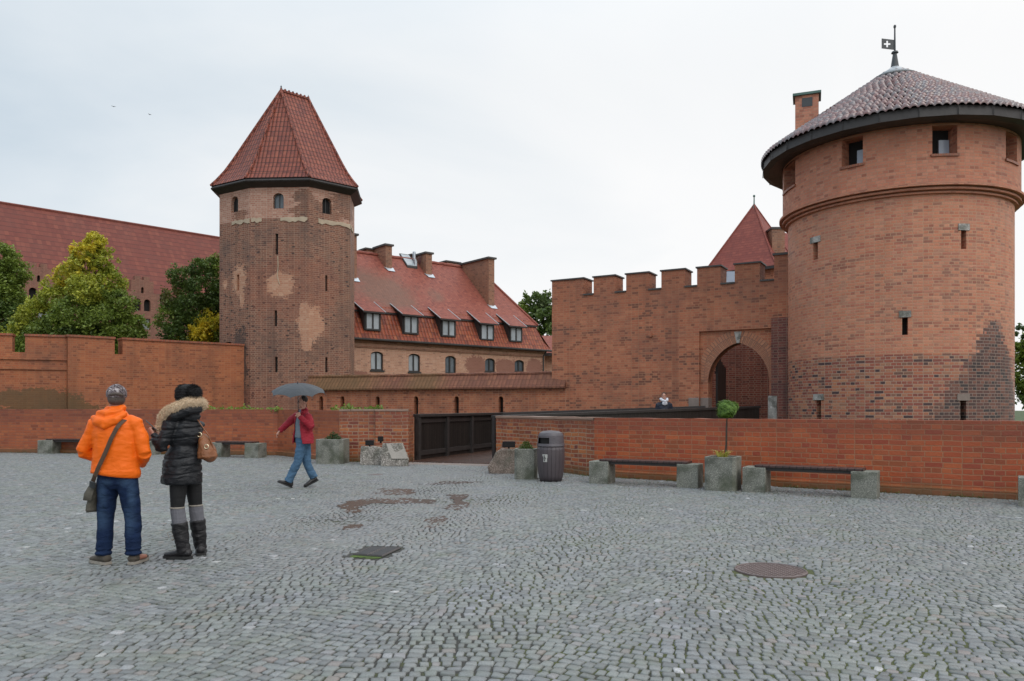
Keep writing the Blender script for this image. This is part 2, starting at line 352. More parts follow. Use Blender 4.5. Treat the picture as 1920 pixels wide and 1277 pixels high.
m_('dark2', brick('courtyard_red_brick', [(0.34, 0.10, 0.065), (0.26, 0.07, 0.05), (0.40, 0.14, 0.09), (0.18, 0.05, 0.04)], (0.42, 0.27, 0.20), stain=0.5, sc=(0.10, 0.035, 0.03), wob=0.03, ms=0.014))
TX = lambda px, py, Y: tuple(P(px, py, Y))
def oct_extra(nt, pos, col, bt, vec):
    s2 = nd(nt, 'ShaderNodeSeparateColor', {0: bt.outputs['Color']}); g = s2.outputs[0]
    new = ramp(nt, g, [(0.0, (0.50, 0.26, 0.16)), (0.5, (0.43, 0.20, 0.12)), (0.95, (0.56, 0.33, 0.22))])
    new = mixc(nt, bt.outputs['Fac'], new, (0.5, 0.32, 0.22))
    msk = blobs(nt, pos, [(TX(526, 533, 38.4), (0.72, 0.72, 0.62)), (TX(582, 606, 38.5), (0.62, 0.8, 0.92)), (TX(575, 640, 38.4), (0.28, 0.6, 0.5)), (TX(572, 585, 38.4), (0.3, 0.6, 0.55)),
        (TX(450, 525, 39.0), (0.45, 0.8, 0.75)), (TX(454, 560, 38.9), (0.16, 0.5, 0.5)), (TX(422, 533, 39.5), (0.15, 0.4, 0.22))], 2.2, 0.6, jit=g)
    # upper storey refaced in paler pink brick, with older dark areas left of and right of it
    sp = nd(nt, 'ShaderNodeSeparateXYZ', {0: pos}); z = sp.outputs[2]
    up = sstep(nt, z, 10.95, 11.0)
    pink = ramp(nt, g, [(0.0, (0.42, 0.21, 0.145)), (0.5, (0.33, 0.15, 0.10)), (0.95, (0.47, 0.27, 0.2))])
    pink = mixc(nt, bt.outputs['Fac'], pink, (0.45, 0.33, 0.26))
    old = blobs(nt, pos, [(TX(600, 398, 38.9), (1.3, 1.6, 0.62)), (TX(648, 385, 39.8), (0.8, 1.2, 0.8)), (TX(452, 405, 39.0), (0.5, 0.8, 0.35)), (TX(570, 370, 38.5), (0.5, 0.7, 0.35))], 1.4, 0.5, jit=g)
    upm = mth(nt, 'MULTIPLY', up, mth(nt, 'SUBTRACT', 1.0, old))
    # burnt headers and missing bricks, thickest on the left flank
    hn = nd(nt, 'ShaderNodeTexVoronoi', {'Vector': nd(nt, 'ShaderNodeMapping', {'Vector': pos, 'Scale': (1.0, 1.0, 1.7)}), 'Scale': 3.4})
    hs = nd(nt, 'ShaderNodeSeparateColor', {0: hn.outputs['Color']})
    dens = blobs(nt, pos, [(TX(434, 600, 39.3), (1.5, 2.5, 3.2)), (TX(450, 700, 38.9), (0.8, 1.5, 2.6))], 0.8, 0.5)
    thr = mth(nt, 'ADD', 0.24, mth(nt, 'MULTIPLY', dens, 0.5))
    pit = mth(nt, 'MULTIPLY', mth(nt, 'LESS_THAN', hs.outputs[0], thr), sstep(nt, hn.outputs['Distance'], 0.34, 0.2))
    pit = mth(nt, 'MULTIPLY', pit, sstep(nt, z, 12.4, 9.5))
    col = mixc(nt, mth(nt, 'MULTIPLY', pit, 0.85), col, (0.035, 0.022, 0.02))
    ls = blobs(nt, pos, [(TX(446, 690, 38.8), (0.5, 1.2, 2.2)), (TX(440, 745, 38.8), (0.6, 1.2, 1.0))], 2.2, 0.8)
    col = mixc(nt, mth(nt, 'MULTIPLY', ls, 0.75), col, (0.04, 0.032, 0.03))
    rd = blobs(nt, pos, [(TX(510, 745, 38.5), (2.0, 1.5, 0.6)), (TX(560, 540, 38.5), (3.0, 1.2, 1.6))], 0.8, 0.6)
    col = mixc(nt, mth(nt, 'MULTIPLY', rd, 0.22), col, (0.3, 0.09, 0.05))
    col = mixc(nt, upm, col, pink)
    return mixc(nt, mth(nt, 'MULTIPLY', msk, 0.88), col, new)
m_('oct', brick('old_tower_brick', [(0.26, 0.10, 0.06), (0.19, 0.07, 0.045), (0.30, 0.13, 0.08), (0.11, 0.042, 0.033), (0.35, 0.165, 0.105)], (0.36, 0.24, 0.165), stain=0.6, sc=(0.085, 0.05, 0.038), extra=oct_extra, wob=0.03, ms=0.012, sscale=0.9))
m_('cren', brick('crenel_wall_brick', [(0.40, 0.122, 0.046), (0.34, 0.096, 0.04), (0.44, 0.15, 0.06), (0.28, 0.076, 0.034)], (0.38, 0.17, 0.085), stain=0.5, sc=(0.13, 0.05, 0.025), ms=0.010,
    extra=lambda nt, pos, col, bt, vec: mixc(nt, mth(nt, 'MULTIPLY', blobs(nt, pos, [((-20.8, 33.5, 1.9), (1.9, 1.5, 0.5)), ((-19.6, 34, 1.6), (0.7, 1, 0.6)), ((-20.3, 34, 1.5), (2.2, 2, 0.5))], 1.5, 0.9), 0.7), col, (0.075, 0.06, 0.022))))
m_('moat', brick('moat_wall_brick', [(0.445, 0.148, 0.069), (0.371, 0.111, 0.055), (0.488, 0.185, 0.090), (0.244, 0.069, 0.042)], (0.40, 0.22, 0.14), stain=0.55, sc=(0.12, 0.05, 0.03)))
m_('mossroof', tiles('mossy_wall_cap_tiles', [(0.20, 0.08, 0.05), (0.16, 0.065, 0.045), (0.24, 0.10, 0.06)], 0.18, 0.32, 0.7, stain=0.5, sc=(0.1, 0.05, 0.03), gap=0.3, bump=0.5,
    extra=lambda nt, pos, col, bt, vec: mixc(nt, mth(nt, 'MULTIPLY', blobs(nt, pos, [((-8.3, 37, 2.7), (2.4, 2, 1.2)), ((-4, 35.5, 2.7), (0.9, 2, 1))], 1.5, 0.9, 0.5), 0.45), col, (0.12, 0.09, 0.03))))
m_('mans', brick('mansard_house_brick', [(0.56, 0.30, 0.20), (0.50, 0.25, 0.16), (0.60, 0.35, 0.245), (0.44, 0.20, 0.13)], (0.55, 0.38, 0.28), stain=0.25, sc=(0.28, 0.15, 0.09),
    extra=lambda nt, pos, col, bt, vec: mixc(nt, mth(nt, 'MULTIPLY', blobs(nt, pos, [(TX(888, 690, 51), (1.0, 1.0, 0.8)), (TX(950, 690, 52.5), (1.1, 1.1, 0.6)), (TX(672, 703, 45.5), (0.8, 0.8, 0.25)), (TX(1000, 688, 54), (0.8, 0.8, 0.5))], 1.3, 0.7), 0.85), col, (0.25, 0.105, 0.075))))
def mans_x(nt, pos, col, bt, vec):
    k = blobs(nt, pos, [(TX(720, 540, 48.5), (2.0, 2.2, 1.4)), (TX(750, 565, 48.5), (1.3, 1.5, 0.7)), (TX(820, 535, 51), (0.6, 0.8, 1.0)), (TX(690, 515, 48.5), (1.2, 1.5, 0.9))], 1.1, 0.9, 0.45)
    return mixc(nt, mth(nt, 'MULTIPLY', k, 0.6), col, (0.15, 0.105, 0.075))
m_('mroof', tiles('mansard_upper_tiles', [(0.282, 0.084, 0.058), (0.229, 0.066, 0.048), (0.317, 0.104, 0.072), (0.185, 0.053, 0.041)], 0.18, 0.17, 0.62, stain=0.2, sc=(0.19, 0.08, 0.06), extra=mans_x, gap=0.35, bump=0.5, vert=0.2))
m_('mlow', tiles('mansard_lower_pantiles', [(0.306, 0.077, 0.036), (0.243, 0.056, 0.032), (0.342, 0.104, 0.047), (0.162, 0.041, 0.027)], 0.24, 0.34, 0.45, stain=0.2, sc=(0.12, 0.05, 0.035), gap=0.6))
m_('oroof', tiles('tower_pantiles', [(0.258, 0.072, 0.046), (0.212, 0.057, 0.039), (0.294, 0.087, 0.053), (0.166, 0.046, 0.035)], 0.20, 0.31, 0.5, stain=0.2, sc=(0.10, 0.045, 0.04), gap=0.85, bump=1.0))
m_('croof', tiles('castle_roof_tiles', [(0.185, 0.054, 0.040), (0.155, 0.045, 0.035), (0.215, 0.066, 0.046)], 0.3, 0.55, 0.7, stain=0.35, sc=(0.12, 0.06, 0.05), gap=0.6, bump=0.6, vert=0.1))
m_('groof', tiles('gatehouse_roof_tiles', [(0.23, 0.06, 0.045), (0.19, 0.05, 0.04), (0.26, 0.072, 0.052)], 0.18, 0.16, 0.62, stain=0.15, sc=(0.14, 0.055, 0.05), gap=0.3, bump=0.4, vert=0.15))
m_('castle', brick('castle_brick', [(0.28, 0.12, 0.08), (0.23, 0.09, 0.065), (0.33, 0.15, 0.10)], (0.28, 0.17, 0.12), stain=0.3))
m_('chim', brick('chimney_brick', [(0.34, 0.15, 0.085), (0.28, 0.115, 0.068), (0.38, 0.18, 0.105), (0.2, 0.08, 0.05)], (0.3, 0.2, 0.14), stain=0.45, sc=(0.14, 0.08, 0.05)))
PZ = [(0.42, 0.085, 0.025), (0.36, 0.065, 0.022), (0.46, 0.11, 0.034), (0.30, 0.05, 0.022), (0.40, 0.10, 0.034)]
def plinth_x(nt, pos, col, bt, vec):
    sp = nd(nt, 'ShaderNodeSeparateXYZ', {0: pos}); z = sp.outputs[2]
    n = nd(nt, 'ShaderNodeTexNoise', {'Vector': pos, 'Scale': 1.1, 'Detail': 7.0})
    up = mth(nt, 'MULTIPLY', sstep(nt, mth(nt, 'ADD', z, mth(nt, 'MULTIPLY', n.outputs['Fac'], 0.5)), 1.18, 1.42), 0.42)
    col = mixc(nt, up, col, (0.17, 0.05, 0.03))
    lo = mth(nt, 'MULTIPLY', sstep(nt, mth(nt, 'SUBTRACT', z, mth(nt, 'MULTIPLY', n.outputs['Fac'], 0.3)), 0.12, -0.08), 0.6)
    return mixc(nt, lo, col, (0.09, 0.075, 0.03))
m_('pz', brick('plaza_wall_brick', PZ, (0.34, 0.15, 0.075), bw=0.29, bh=0.097, ms=0.010, rough=0.5, stain=0.3, sc=(0.17, 0.045, 0.022), extra=plinth_x, wob=0.016))
m_('pzl', brick('plaza_wall_brick_left', [(0.39, 0.10, 0.034), (0.33, 0.08, 0.03), (0.43, 0.125, 0.042), (0.27, 0.06, 0.027)], (0.26, 0.10, 0.055), bw=0.29, bh=0.097, ms=0.009, rough=0.5, stain=0.4, sc=(0.15, 0.05, 0.026), extra=plinth_x))
m_('pzo', brick('old_pier_brick', [(0.42, 0.11, 0.035), (0.27, 0.055, 0.03), (0.48, 0.16, 0.05), (0.16, 0.035, 0.03), (0.38, 0.09, 0.03)], (0.36, 0.22, 0.14), bw=0.29, bh=0.097, rough=0.5, stain=0.45, sc=(0.10, 0.035, 0.03), extra=plinth_x, wob=0.035, ms=0.014))
m_('coping', plain('dark_coping', (0.055, 0.05, 0.048), 0.5, 0.3, 3))
m_('cope_brick', brick('coping_brick', [(0.36, 0.10, 0.04), (0.28, 0.07, 0.035), (0.40, 0.13, 0.06)], (0.26, 0.15, 0.09), bw=0.13, bh=0.3, stain=0.5, rough=0.5))
m_('stone', speckle('grey_stone', (0.34, 0.32, 0.30), (0.38, 0.36, 0.335), (0.42, 0.40, 0.375), 30, 0.7))
m_('lime', plain('limestone_band', (0.46, 0.37, 0.27), 0.8, 0.35, 3, bump=0.4))
m_('imp', plain('granite_impost', (0.24, 0.19, 0.165), 0.7, 0.25, 4, bump=0.3))
m_('timber', plain('dark_timber', (0.030, 0.025, 0.024), 0.55, 0.5, 5, bump=0.3, bscale=12))
m_('timber2', plain('wet_black_timber', (0.020, 0.018, 0.017), 0.4, 0.5, 4, bump=0.3, bscale=18))
m_('black', plain('void_black', (0.010, 0.009, 0.009), 0.9, 0.2))
m_('lead', plain('lead_sheet', (0.42, 0.45, 0.48), 0.35, 0.2, 3))
m_('metal', plain('dark_metal', (0.05, 0.055, 0.06), 0.4, 0.3, 5))
m_('green', plain('green_copper', (0.07, 0.14, 0.12), 0.5, 0.3, 4))
m_('zinc', plain('zinc', (0.5, 0.55, 0.6), 0.3, 0.2, 3, metal=0.6))
m_('frame', plain('dark_window_frame', (0.035, 0.033, 0.032), 0.5, 0.2))
m_('glass', plain('curtain_and_sky_glass', (0.36, 0.40, 0.43), 0.12, 0.35, 2.5))  # pale base colour holds white curtains plus a painted reflection of the sky
m_('glassd', plain('dark_glass', (0.10, 0.125, 0.145), 0.08, 0.5, 2.5))
m_('glassb', plain('sky_painted_glass', (0.40, 0.46, 0.56), 0.15, 0.15, 2.5))  # bright sky seen through the pane, painted in as a pale blue base colour
m_('bark', plain('bark', (0.05, 0.04, 0.03), 0.9, 0.4, 5, bump=0.6, bscale=20))
m_('leaf', leafmat('leaves'))

# ------------------------------------------------------------ ground, terrace
WALL_L = [(-34, 28.9), (-17.9, 27.05), (-7.7, 25.4), (-5.0, 22.4)]           # inner face of the left low wall
PIER_L = [(-5.0, 22.4), (-2.95, 22.2)]
PIER_R = [(-0.44, 21.3), (1.87, 17.6)]
d2 = Vector((6.62, -4.46)).normalized()
WALL_R = [(1.87, 17.6), (1.87+d2.x*22, 17.6+d2.y*22)]
def sheet(pts, z, mat, name):
    mb = MB()
    fl = [(p[0], p[1]) for p in pts]
    for t in tessellate_polygon([[Vector((x, y, 0)) for x, y in fl]]): mb.face([(fl[i][0], fl[i][1], z) for i in t], [fl[i] for i in t])
    o = mb.build(name, mat); struct(o)
    if o.data.polygons[0].normal.z < 0: o.data.flip_normals()
    return o
grassm, nt = newmat('grass_ground'); geo = nd(nt, 'ShaderNodeNewGeometry')
n = nd(nt, 'ShaderNodeTexNoise', {'Vector': geo.outputs['Position'], 'Scale': 1.5, 'Detail': 8.0})
finish(nt, Base_Color=ramp(nt, n.outputs['Fac'], [(0.3, (0.03, 0.05, 0.015)), (0.6, (0.06, 0.09, 0.025)), (0.8, (0.09, 0.10, 0.04))]), Roughness=0.9)
sheet([(-900, -60), (900, -60), (900, 1500), (-900, 1500)], -3.2, grassm, 'ground')
terr = MB(); tp = [(-90, 26), (-21.8, 33.6), (-19.5, 34.8), (-14.2, 40.5), (-9, 40.5), (2.2, 34.2), (11, 29.6), (16, 34), (60, 40), (120, 260), (-160, 260)]
slab(terr, lambda u, w, z: Vector((u, z, 0.15-w)), tp, T=3.6); struct(terr.build('terrace', grassm))
# joints under the cobbles: dark grit with moss
jm, nt = newmat('mossy_grit'); geo = nd(nt, 'ShaderNodeNewGeometry'); pos = geo.outputs['Position']
n = nd(nt, 'ShaderNodeTexNoise', {'Vector': pos, 'Scale': 0.55, 'Detail': 6.0}); n2 = nd(nt, 'ShaderNodeTexNoise', {'Vector': pos, 'Scale': 9.0, 'Detail': 5.0})
spx = nd(nt, 'ShaderNodeSeparateXYZ', {0: pos})
rgt = mth(nt, 'MULTIPLY', sstep(nt, spx.outputs[0], -2.0, 3.0), 0.16)
gm = sstep(nt, mth(nt, 'ADD', mth(nt, 'ADD', mth(nt, 'MULTIPLY', n.outputs['Fac'], 0.5), mth(nt, 'MULTIPLY', n2.outputs['Fac'], 0.5)), rgt), 0.50, 0.64)
finish(nt, Base_Color=mixc(nt, gm, (0.040, 0.039, 0.035), (0.060, 0.072, 0.018)), Roughness=0.8)
PLZ = [(-60, -8), (40, -8), (40, -8.2+1.0), (WALL_R[1][0], WALL_R[1][1])]+[PIER_R[1], PIER_R[0], PIER_L[1], PIER_L[0], WALL_L[2], WALL_L[1], WALL_L[0], (-60, 34)]
pl = MB(); slab(pl, lambda u, w, z: Vector((u, z, -0.011-w)), PLZ, T=3.4); plaza = struct(pl.build('plaza', jm))

# ------------------------------------------------------------ cobblestones (thousands: one ground object)
def half(a, b, p): return (b[0]-a[0])*(p[1]-a[1])-(b[1]-a[1])*(p[0]-a[0])
def inside(x, y):
    if y < 2.6 or abs(x) > 0.68*y+4.0: return False
    k = 0.10
    for seg in (WALL_R, PIER_R):
        (x0, y0), (x1, y1) = seg
        if x0 <= x <= x1 and y > y0+(y1-y0)*(x-x0)/(x1-x0)-k: return False
    if x > WALL_R[1][0]: return False
    for seg in (WALL_L[:2], WALL_L[1:3], WALL_L[2:], PIER_L):
        (x0, y0), (x1, y1) = seg
        if x0 <= x <= x1 and y > y0+(y1-y0)*(x-x0)/(x1-x0)-k: return False
    if -2.95 < x < -0.44: return y < 22.3-0.5*(x+2.95)
    return y < 31
HOLES = [G(1445, 1069), G(704, 1035)]
GR = [G(655, 1043), G(710, 1047), G(753, 1026.7), G(697, 1025.2)]
MH = G(1445, 1069); MHR = 0.335
def in_quad(x, y, q, m=0.03):
    s = [half((q[i].x, q[i].y), (q[(i+1) % 4].x, q[(i+1) % 4].y), (x, y)) for i in range(4)]
    return all(v > -m for v in s) or all(v < m for v in s)
PUD = [(-1.1, 13.0), (-2.4, 12.4), (-0.4, 13.2), (-1.0, 11.3), (-2.3, 10.9), (-1.6, 14.3), (-0.8, 15.9), (-1.2, 19.5)]
V = []; FQ = []; TINT = []; nv = 0
loops_start = []; lidx = []; ltot = []
pitch_u, pitch_v = 0.074, 0.083
th = radians(-17); ct, st = cos(th), sin(th)
rr = random.Random(3)
for j in range(-200, 520):
    off = rr.random()*pitch_u; i = -340
    u = -34.0+off
    while u < 34:
        wlen = pitch_u*rr.uniform(0.72, 1.38); uc = u+wlen/2; u += wlen
        vv = j*pitch_v
        vv2 = vv+0.085*sin(uc*2*pi/1.9)+0.16*sin(uc*0.55+vv*0.3)+0.05*sin(vv*1.7+uc*0.9)
        x = uc*ct-vv2*st; y = uc*st+vv2*ct
        if not inside(x, y): continue
        if (x-MH.x)**2+(y-MH.y)**2 < (MHR+0.035)**2 or in_quad(x, y, GR): continue
        dyd = 0.085*2*pi/1.9*cos(uc*2*pi/1.9)+0.16*0.55*cos(uc*0.55+vv*0.3)
        a = th+math.atan(dyd)+rr.uniform(-0.10, 0.10); ca, sa = cos(a), sin(a)
        g = 0.0032+rr.random()**2*0.007
        hu = wlen/2-g; hv = pitch_v/2*rr.uniform(0.90, 1.03)-g*0.5
        ch = min(hu, hv)*rr.uniform(0.10, 0.34)
        dip = 0.007*max(0.0, max(1-((x-p[0])/1.1)**2-((y-p[1])/1.0)**2 for p in PUD))
        z0 = rr.gauss(0, 0.0022)+0.004*noise.noise((x*0.7, y*0.7, 0))-dip; tx, ty = rr.gauss(0, 0.045), rr.gauss(0, 0.045)
        q = []
        for sx, sy in ((1, 1), (-1, 1), (-1, -1), (1, -1)):
            jx, jy = rr.uniform(-0.006, 0.006), rr.uniform(-0.006, 0.006)
            c1 = (sx*(hu-ch)+jx, sy*hv+jy); c2 = (sx*hu+jx, sy*(hv-ch)+jy)
            q += ([c2, c1] if sx*sy > 0 else [c1, c2])
        near = y < 12
        rings = ([(1.0, -0.02), (1.0, -0.0055), (0.80, 0.0)] if near else [(1.0, -0.014), (0.85, 0.0)])
        for sc, dz in rings:
            for (lx, ly) in q:
                V.append((x+(lx*ca-ly*sa)*sc, y+(lx*sa+ly*ca)*sc, z0+dz+lx*tx+ly*ty)); 
        t = rr.random(); TINT += [t]*(8*len(rings))
        for r in range(len(rings)-1):
            b = nv+8*r
            for k in range(8):
                k2 = (k+1) % 8; lidx += [b+k, b+k2, b+8+k2, b+8+k]; ltot.append(4)
        b = nv+8*(len(rings)-1); lidx += list(range(b, b+8)); ltot.append(8)
        nv += 8*len(rings)
me = bpy.data.meshes.new('cobblestones')
me.vertices.add(nv); me.vertices.foreach_set('co', np.array(V, dtype=np.float32).ravel())
lt = np.array(ltot, dtype=np.int32); ls_ = np.concatenate(([0], np.cumsum(lt)[:-1])).astype(np.int32)
me.loops.add(len(lidx)); me.loops.foreach_set('vertex_index', np.array(lidx, dtype=np.int32))
me.polygons.add(len(lt)); me.polygons.foreach_set('loop_start', ls_); me.polygons.foreach_set('loop_total', lt)
me.polygons.foreach_set('use_smooth', np.ones(len(lt), dtype=bool))
at = me.attributes.new('tint', 'FLOAT', 'POINT'); at.data.foreach_set('value', np.array(TINT, dtype=np.float32))
me.update(calc_edges=True); me.validate()
cm, nt = newmat('granite_setts'); geo = nd(nt, 'ShaderNodeNewGeometry'); pos = geo.outputs['Position']
a = nd(nt, 'ShaderNodeAttribute', attribute_name='tint')
c = ramp(nt, a.outputs['Fac'], [(0.0, (0.15, 0.16, 0.16)), (0.3, (0.20, 0.212, 0.21)), (0.6, (0.25, 0.264, 0.26)), (0.86, (0.19, 0.208, 0.20)), (0.93, (0.25, 0.22, 0.205)), (0.985, (0.27, 0.28, 0.29)), (0.9975, (0.30, 0.31, 0.32)), (1.0, (0.5, 0.5, 0.5))])
fn = nd(nt, 'ShaderNodeTexNoise', {'Vector': pos, 'Scale': 90.0, 'Detail': 4.0}); mn = nd(nt, 'ShaderNodeTexNoise', {'Vector': pos, 'Scale': 0.45, 'Detail': 6.0})
c = mixc(nt, mth(nt, 'MULTIPLY', sstep(nt, fn.outputs['Fac'], 0.35, 0.7), 0.4), c, (0.10, 0.10, 0.10))
gn = nd(nt, 'ShaderNodeTexNoise', {'Vector': pos, 'Scale': 3.0, 'Detail': 6.0})
c = mixc(nt, mth(nt, 'MULTIPLY', sstep(nt, gn.outputs['Fac'], 0.52, 0.72), 0.3), c, (0.13, 0.15, 0.09))
wet = blobs(nt, pos, [((-1.3, 13.0, 0), (2.1, 3.4, 3)), ((-1.5, 18.5, 0), (1.9, 4.2, 3)), ((-2.0, 9.5, 0), (1.4, 2.2, 3))], 0.8, 0.6)
dry = mth(nt, 'ADD', 0.34, mth(nt, 'MULTIPLY', mn.outputs['Fac'], 0.32))
tn = nd(nt, 'ShaderNodeTexNoise', {'Vector': pos, 'Scale': 1.3, 'Detail': 4.0}); c = mixc(nt, 1.0, c, ramp(nt, tn.outputs['Fac'], [(0.35, (0.98, 0.98, 1.03)), (0.5, (1, 1, 1)), (0.65, (0.99, 1.01, 0.965))]), 'MULTIPLY')
ro = mth(nt, 'SUBTRACT', dry, mth(nt, 'MULTIPLY', wet, 0.13))
c = mixc(nt, mth(nt, 'MULTIPLY', wet, 0.25), c, (0.10, 0.10, 0.105))
bp = nd(nt, 'ShaderNodeBump', {'Height': fn.outputs['Fac'], 'Strength': 0.4, 'Distance': 0.006})
finish(nt, Base_Color=c, Roughness=ro, Normal=bp.outputs[0], Specular_IOR_Level=mth(nt, 'ADD', 0.5, mth(nt, 'MULTIPLY', wet, 0.5)))
me.materials.append(cm)
cob = bpy.data.objects.new('cobblestone_pavement', me); COL.objects.link(cob); struct(cob)

# puddle water
wm, nt = newmat('puddle_water'); nt_ = nt; geo = nd(nt, 'ShaderNodeNewGeometry')
n = nd(nt, 'ShaderNodeTexNoise', {'Vector': geo.outputs['Position'], 'Scale': 6.0}); bp = nd(nt, 'ShaderNodeBump', {'Height': n.outputs['Fac'], 'Strength': 0.04, 'Distance': 0.01})
finish(nt, Base_Color=(0.075, 0.062, 0.052), Roughness=0.26, Normal=bp.outputs[0], Specular_IOR_Level=0.35)
def puddle(pts, z=-0.002):
    g = [G(*p) for p in pts]; out = []
    for i in range(len(g)):
        a, b = g[i], g[(i+1) % len(g)]
        for k in range(8):
            p = a.lerp(b, k/8); nn = (b-a).normalized(); s = noise.noise((p.x*3.1, p.y*3.1, 1.7))*0.13+noise.noise((p.x*11, p.y*11, 4.2))*0.05
            out.append((p.x-nn.y*s, p.y+nn.x*s))
    o = sheet(out, z, wm, 'puddle'); return o
puddle([(648, 940), (700, 932), (770, 934), (818, 938), (812, 945), (760, 943), (700, 944), (672, 953), (690, 958), (660, 961), (636, 948)], -0.0022)
puddle([(838, 928), (878, 926), (872, 938), (885, 948), (858, 957), (812, 952), (850, 944), (852, 934)], -0.002)
puddle([(806, 972), (838, 966), (828, 984), (796, 990)], -0.003); puddle([(652, 984), (680, 982), (674, 992), (656, 992)], -0.003)
puddle([(655, 925), (720, 914), (780, 918), (770, 926), (700, 930)], -0.004); puddle([(770, 904), (815, 901), (905, 903), (830, 908), (780, 909)], -0.0045)
puddle([(790, 1018), (812, 1008), (806, 1020), (780, 1024)], -0.005)
# ------------------------------------------------------------ octagonal tower
Zc = -11.82; OC = Vector((-11.82, 40.98, 0))
EV = [(-15.36, 39.56), (-13.15, 38.19), (-9.96, 38.0), (-7.98, 39.75), (-8.28, 42.4), (-10.49, 43.77), (-13.68, 43.96), (-15.66, 42.2)]
EV = [Vector((x, y)) for x, y in EV]
def inset(poly, d):
    out = []; n = len(poly)
    for i in range(n):
        a, b, c = poly[i-1], poly[i], poly[(i+1) % n]
        e1 = (b-a).normalized(); e2 = (c-b).normalized(); n1 = Vector((-e1.y, e1.x)); n2 = Vector((-e2.y, e2.x))
        k = (n1+n2).normalized(); out.append(b+k*(d/max(0.3, k.dot(n1))))
    return out
BD = inset(EV, 0.34)
tower = empty('octagonal_tower', (OC.x, OC.y, -3.2), 'old octagonal brick tower with steep hipped red tile roof and pale brick patches', 'tower')
mb = MB(tower.location); wins = []
ZT, ZB = 12.78, -3.2
holes = {}
def on_edge(px, i):
    a, b = BD[i], BD[(i+1) % 8]; k = (px-CX)/F_PX; d = b-a
    t = (k*a.y-a.x)/(d.x-k*d.y); return t*d.length, a.y+t*d.y
def zat(py, Y): return EYE+(HY-py)/F_PX*Y
specs = [(1, 522, 20, 362, 391, 'w'), (0, 440, 13, 368, 398, 'w'), (2, 613, 17, 371, 401, 'w'), (1, 519, 5, 438, 477, 's'), (1, 517, 5, 582, 612, 's'), (1, 518, 5, 669, 698, 's'),
         (2, 612, 4, 516, 546, 's'), (2, 612, 4, 670, 698, 's'), (0, 446, 5, 515, 545, 's'), (0, 428, 10, 641, 651, 's')]
for e, px, w, y0, y1, k in specs:
    u0, Y = on_edge(px-w/2, e); u1, Y2 = on_edge(px+w/2, e); Y = (Y+Y2)/2
    z0, z1 = zat(y1, Y), zat(y0, Y)
    h = arch(u0, u1, z0, z1-(u1-u0)*0.42, z1, 6) if k == 'w' else rect(u0, u1, z0, z1)
    holes.setdefault(e, []).append((h, k, (u0, u1, z0, z1)))
for i in range(8):
    a, b = BD[i], BD[(i+1) % 8]; d = b-a; F = frame(a, d, (-d.y, d.x)); L = d.length
    hs = holes.get(i, [])
    # upper storey sits 4 cm back above the stone band
    slab(mb, F, rect(0, L, ZB, 10.93), [h[0] for h in hs if h[2][2] < 10.5], T=0.6, hd=0.35, back=False)
    slab(mb, F, rect(0, L, 10.93, ZT), [h[0] for h in hs if h[2][2] > 10.5], T=0.6, hd=0.28, back=False)
    for h, k, (u0, u1, z0, z1) in hs:
        q = MB(tower.location)
        if k == 'w':
            slab(q, F, [(x, z) for x, z in arch(u0+0.001, u1-0.001, z0, z1-(u1-u0)*0.42, z1-0.001, 6)], T=0.02, front=0.2)
            o = q.build('window', M['glassd'] if i == 1 else M['black'], tower)
            fr = MB(tower.location); c = (u0+u1)/2
            fr.box((c-0.02, 0.16, z0), (c+0.02, 0.198, z1-0.03), F); fr.box((u0, 0.16, z0), (u0+0.035, 0.198, z1-0.2), F); fr.box((u1-0.035, 0.16, z0), (u1, 0.198, z1-0.2), F)
            fr.build('window_frame', M['frame'], o)
            s_ = MB(tower.location); s_.box((u0-0.04, -0.03, z0-0.06), (u1+0.04, 0.1, z0), F)
        else:
            col = M['chim'] if (px == 446) else M['black']
            q.box((u0+0.002, 0.12, z0+0.002), (u1-0.002, 0.34, z1-0.002), F); q.build('loophole', M['moat'] if abs(u0-on_edge(443.5, 0)[0]) < 0.01 and i == 0 else M['black'], tower)
mb.build('wall', M['oct'], tower)
# pale stone band, broken in places
for i, parts in {0: [(0.42, 0.99)], 1: [(0.02, 0.2), (0.52, 0.98)], 2: [(0.22, 0.99)], 3: [(0.0, 0.5)]}.items():
    a, b = BD[i], BD[(i+1) % 8]; d = b-a; F = frame(a, d, (-d.y, d.x)); L = d.length
    for p, q in parts:
        n = 9; mb = MB(tower.location)
        top = [(L*(p+(q-p)*k/n), 11.02+random.uniform(-0.05, 0.04)) for k in range(n+1)]
        bot = [(L*(p+(q-p)*k/n), 10.84+random.uniform(-0.09, 0.05)) for k in range(n, -1, -1)]
        slab(mb, F, bot[::-1]+top[::-1], T=0.1, front=-0.035); mb.build('stone_band', M['lime'], tower)
mb = MB(tower.location)
a, b = BD[1], BD[2]; d = b-a; F = frame(a, d, (-d.y, d.x)); u, _ = on_edge(521, 1)
mb.tube([F(u, -0.02, 9.1), F(u+0.02, -0.02, 8.6), F(u-0.02, -0.02, 8.1), F(u+0.05, -0.02, 7.85), F(u+0.1, -0.02, 7.7)], 0.022, 5)
mb.build('crack', M['lime'], tower)
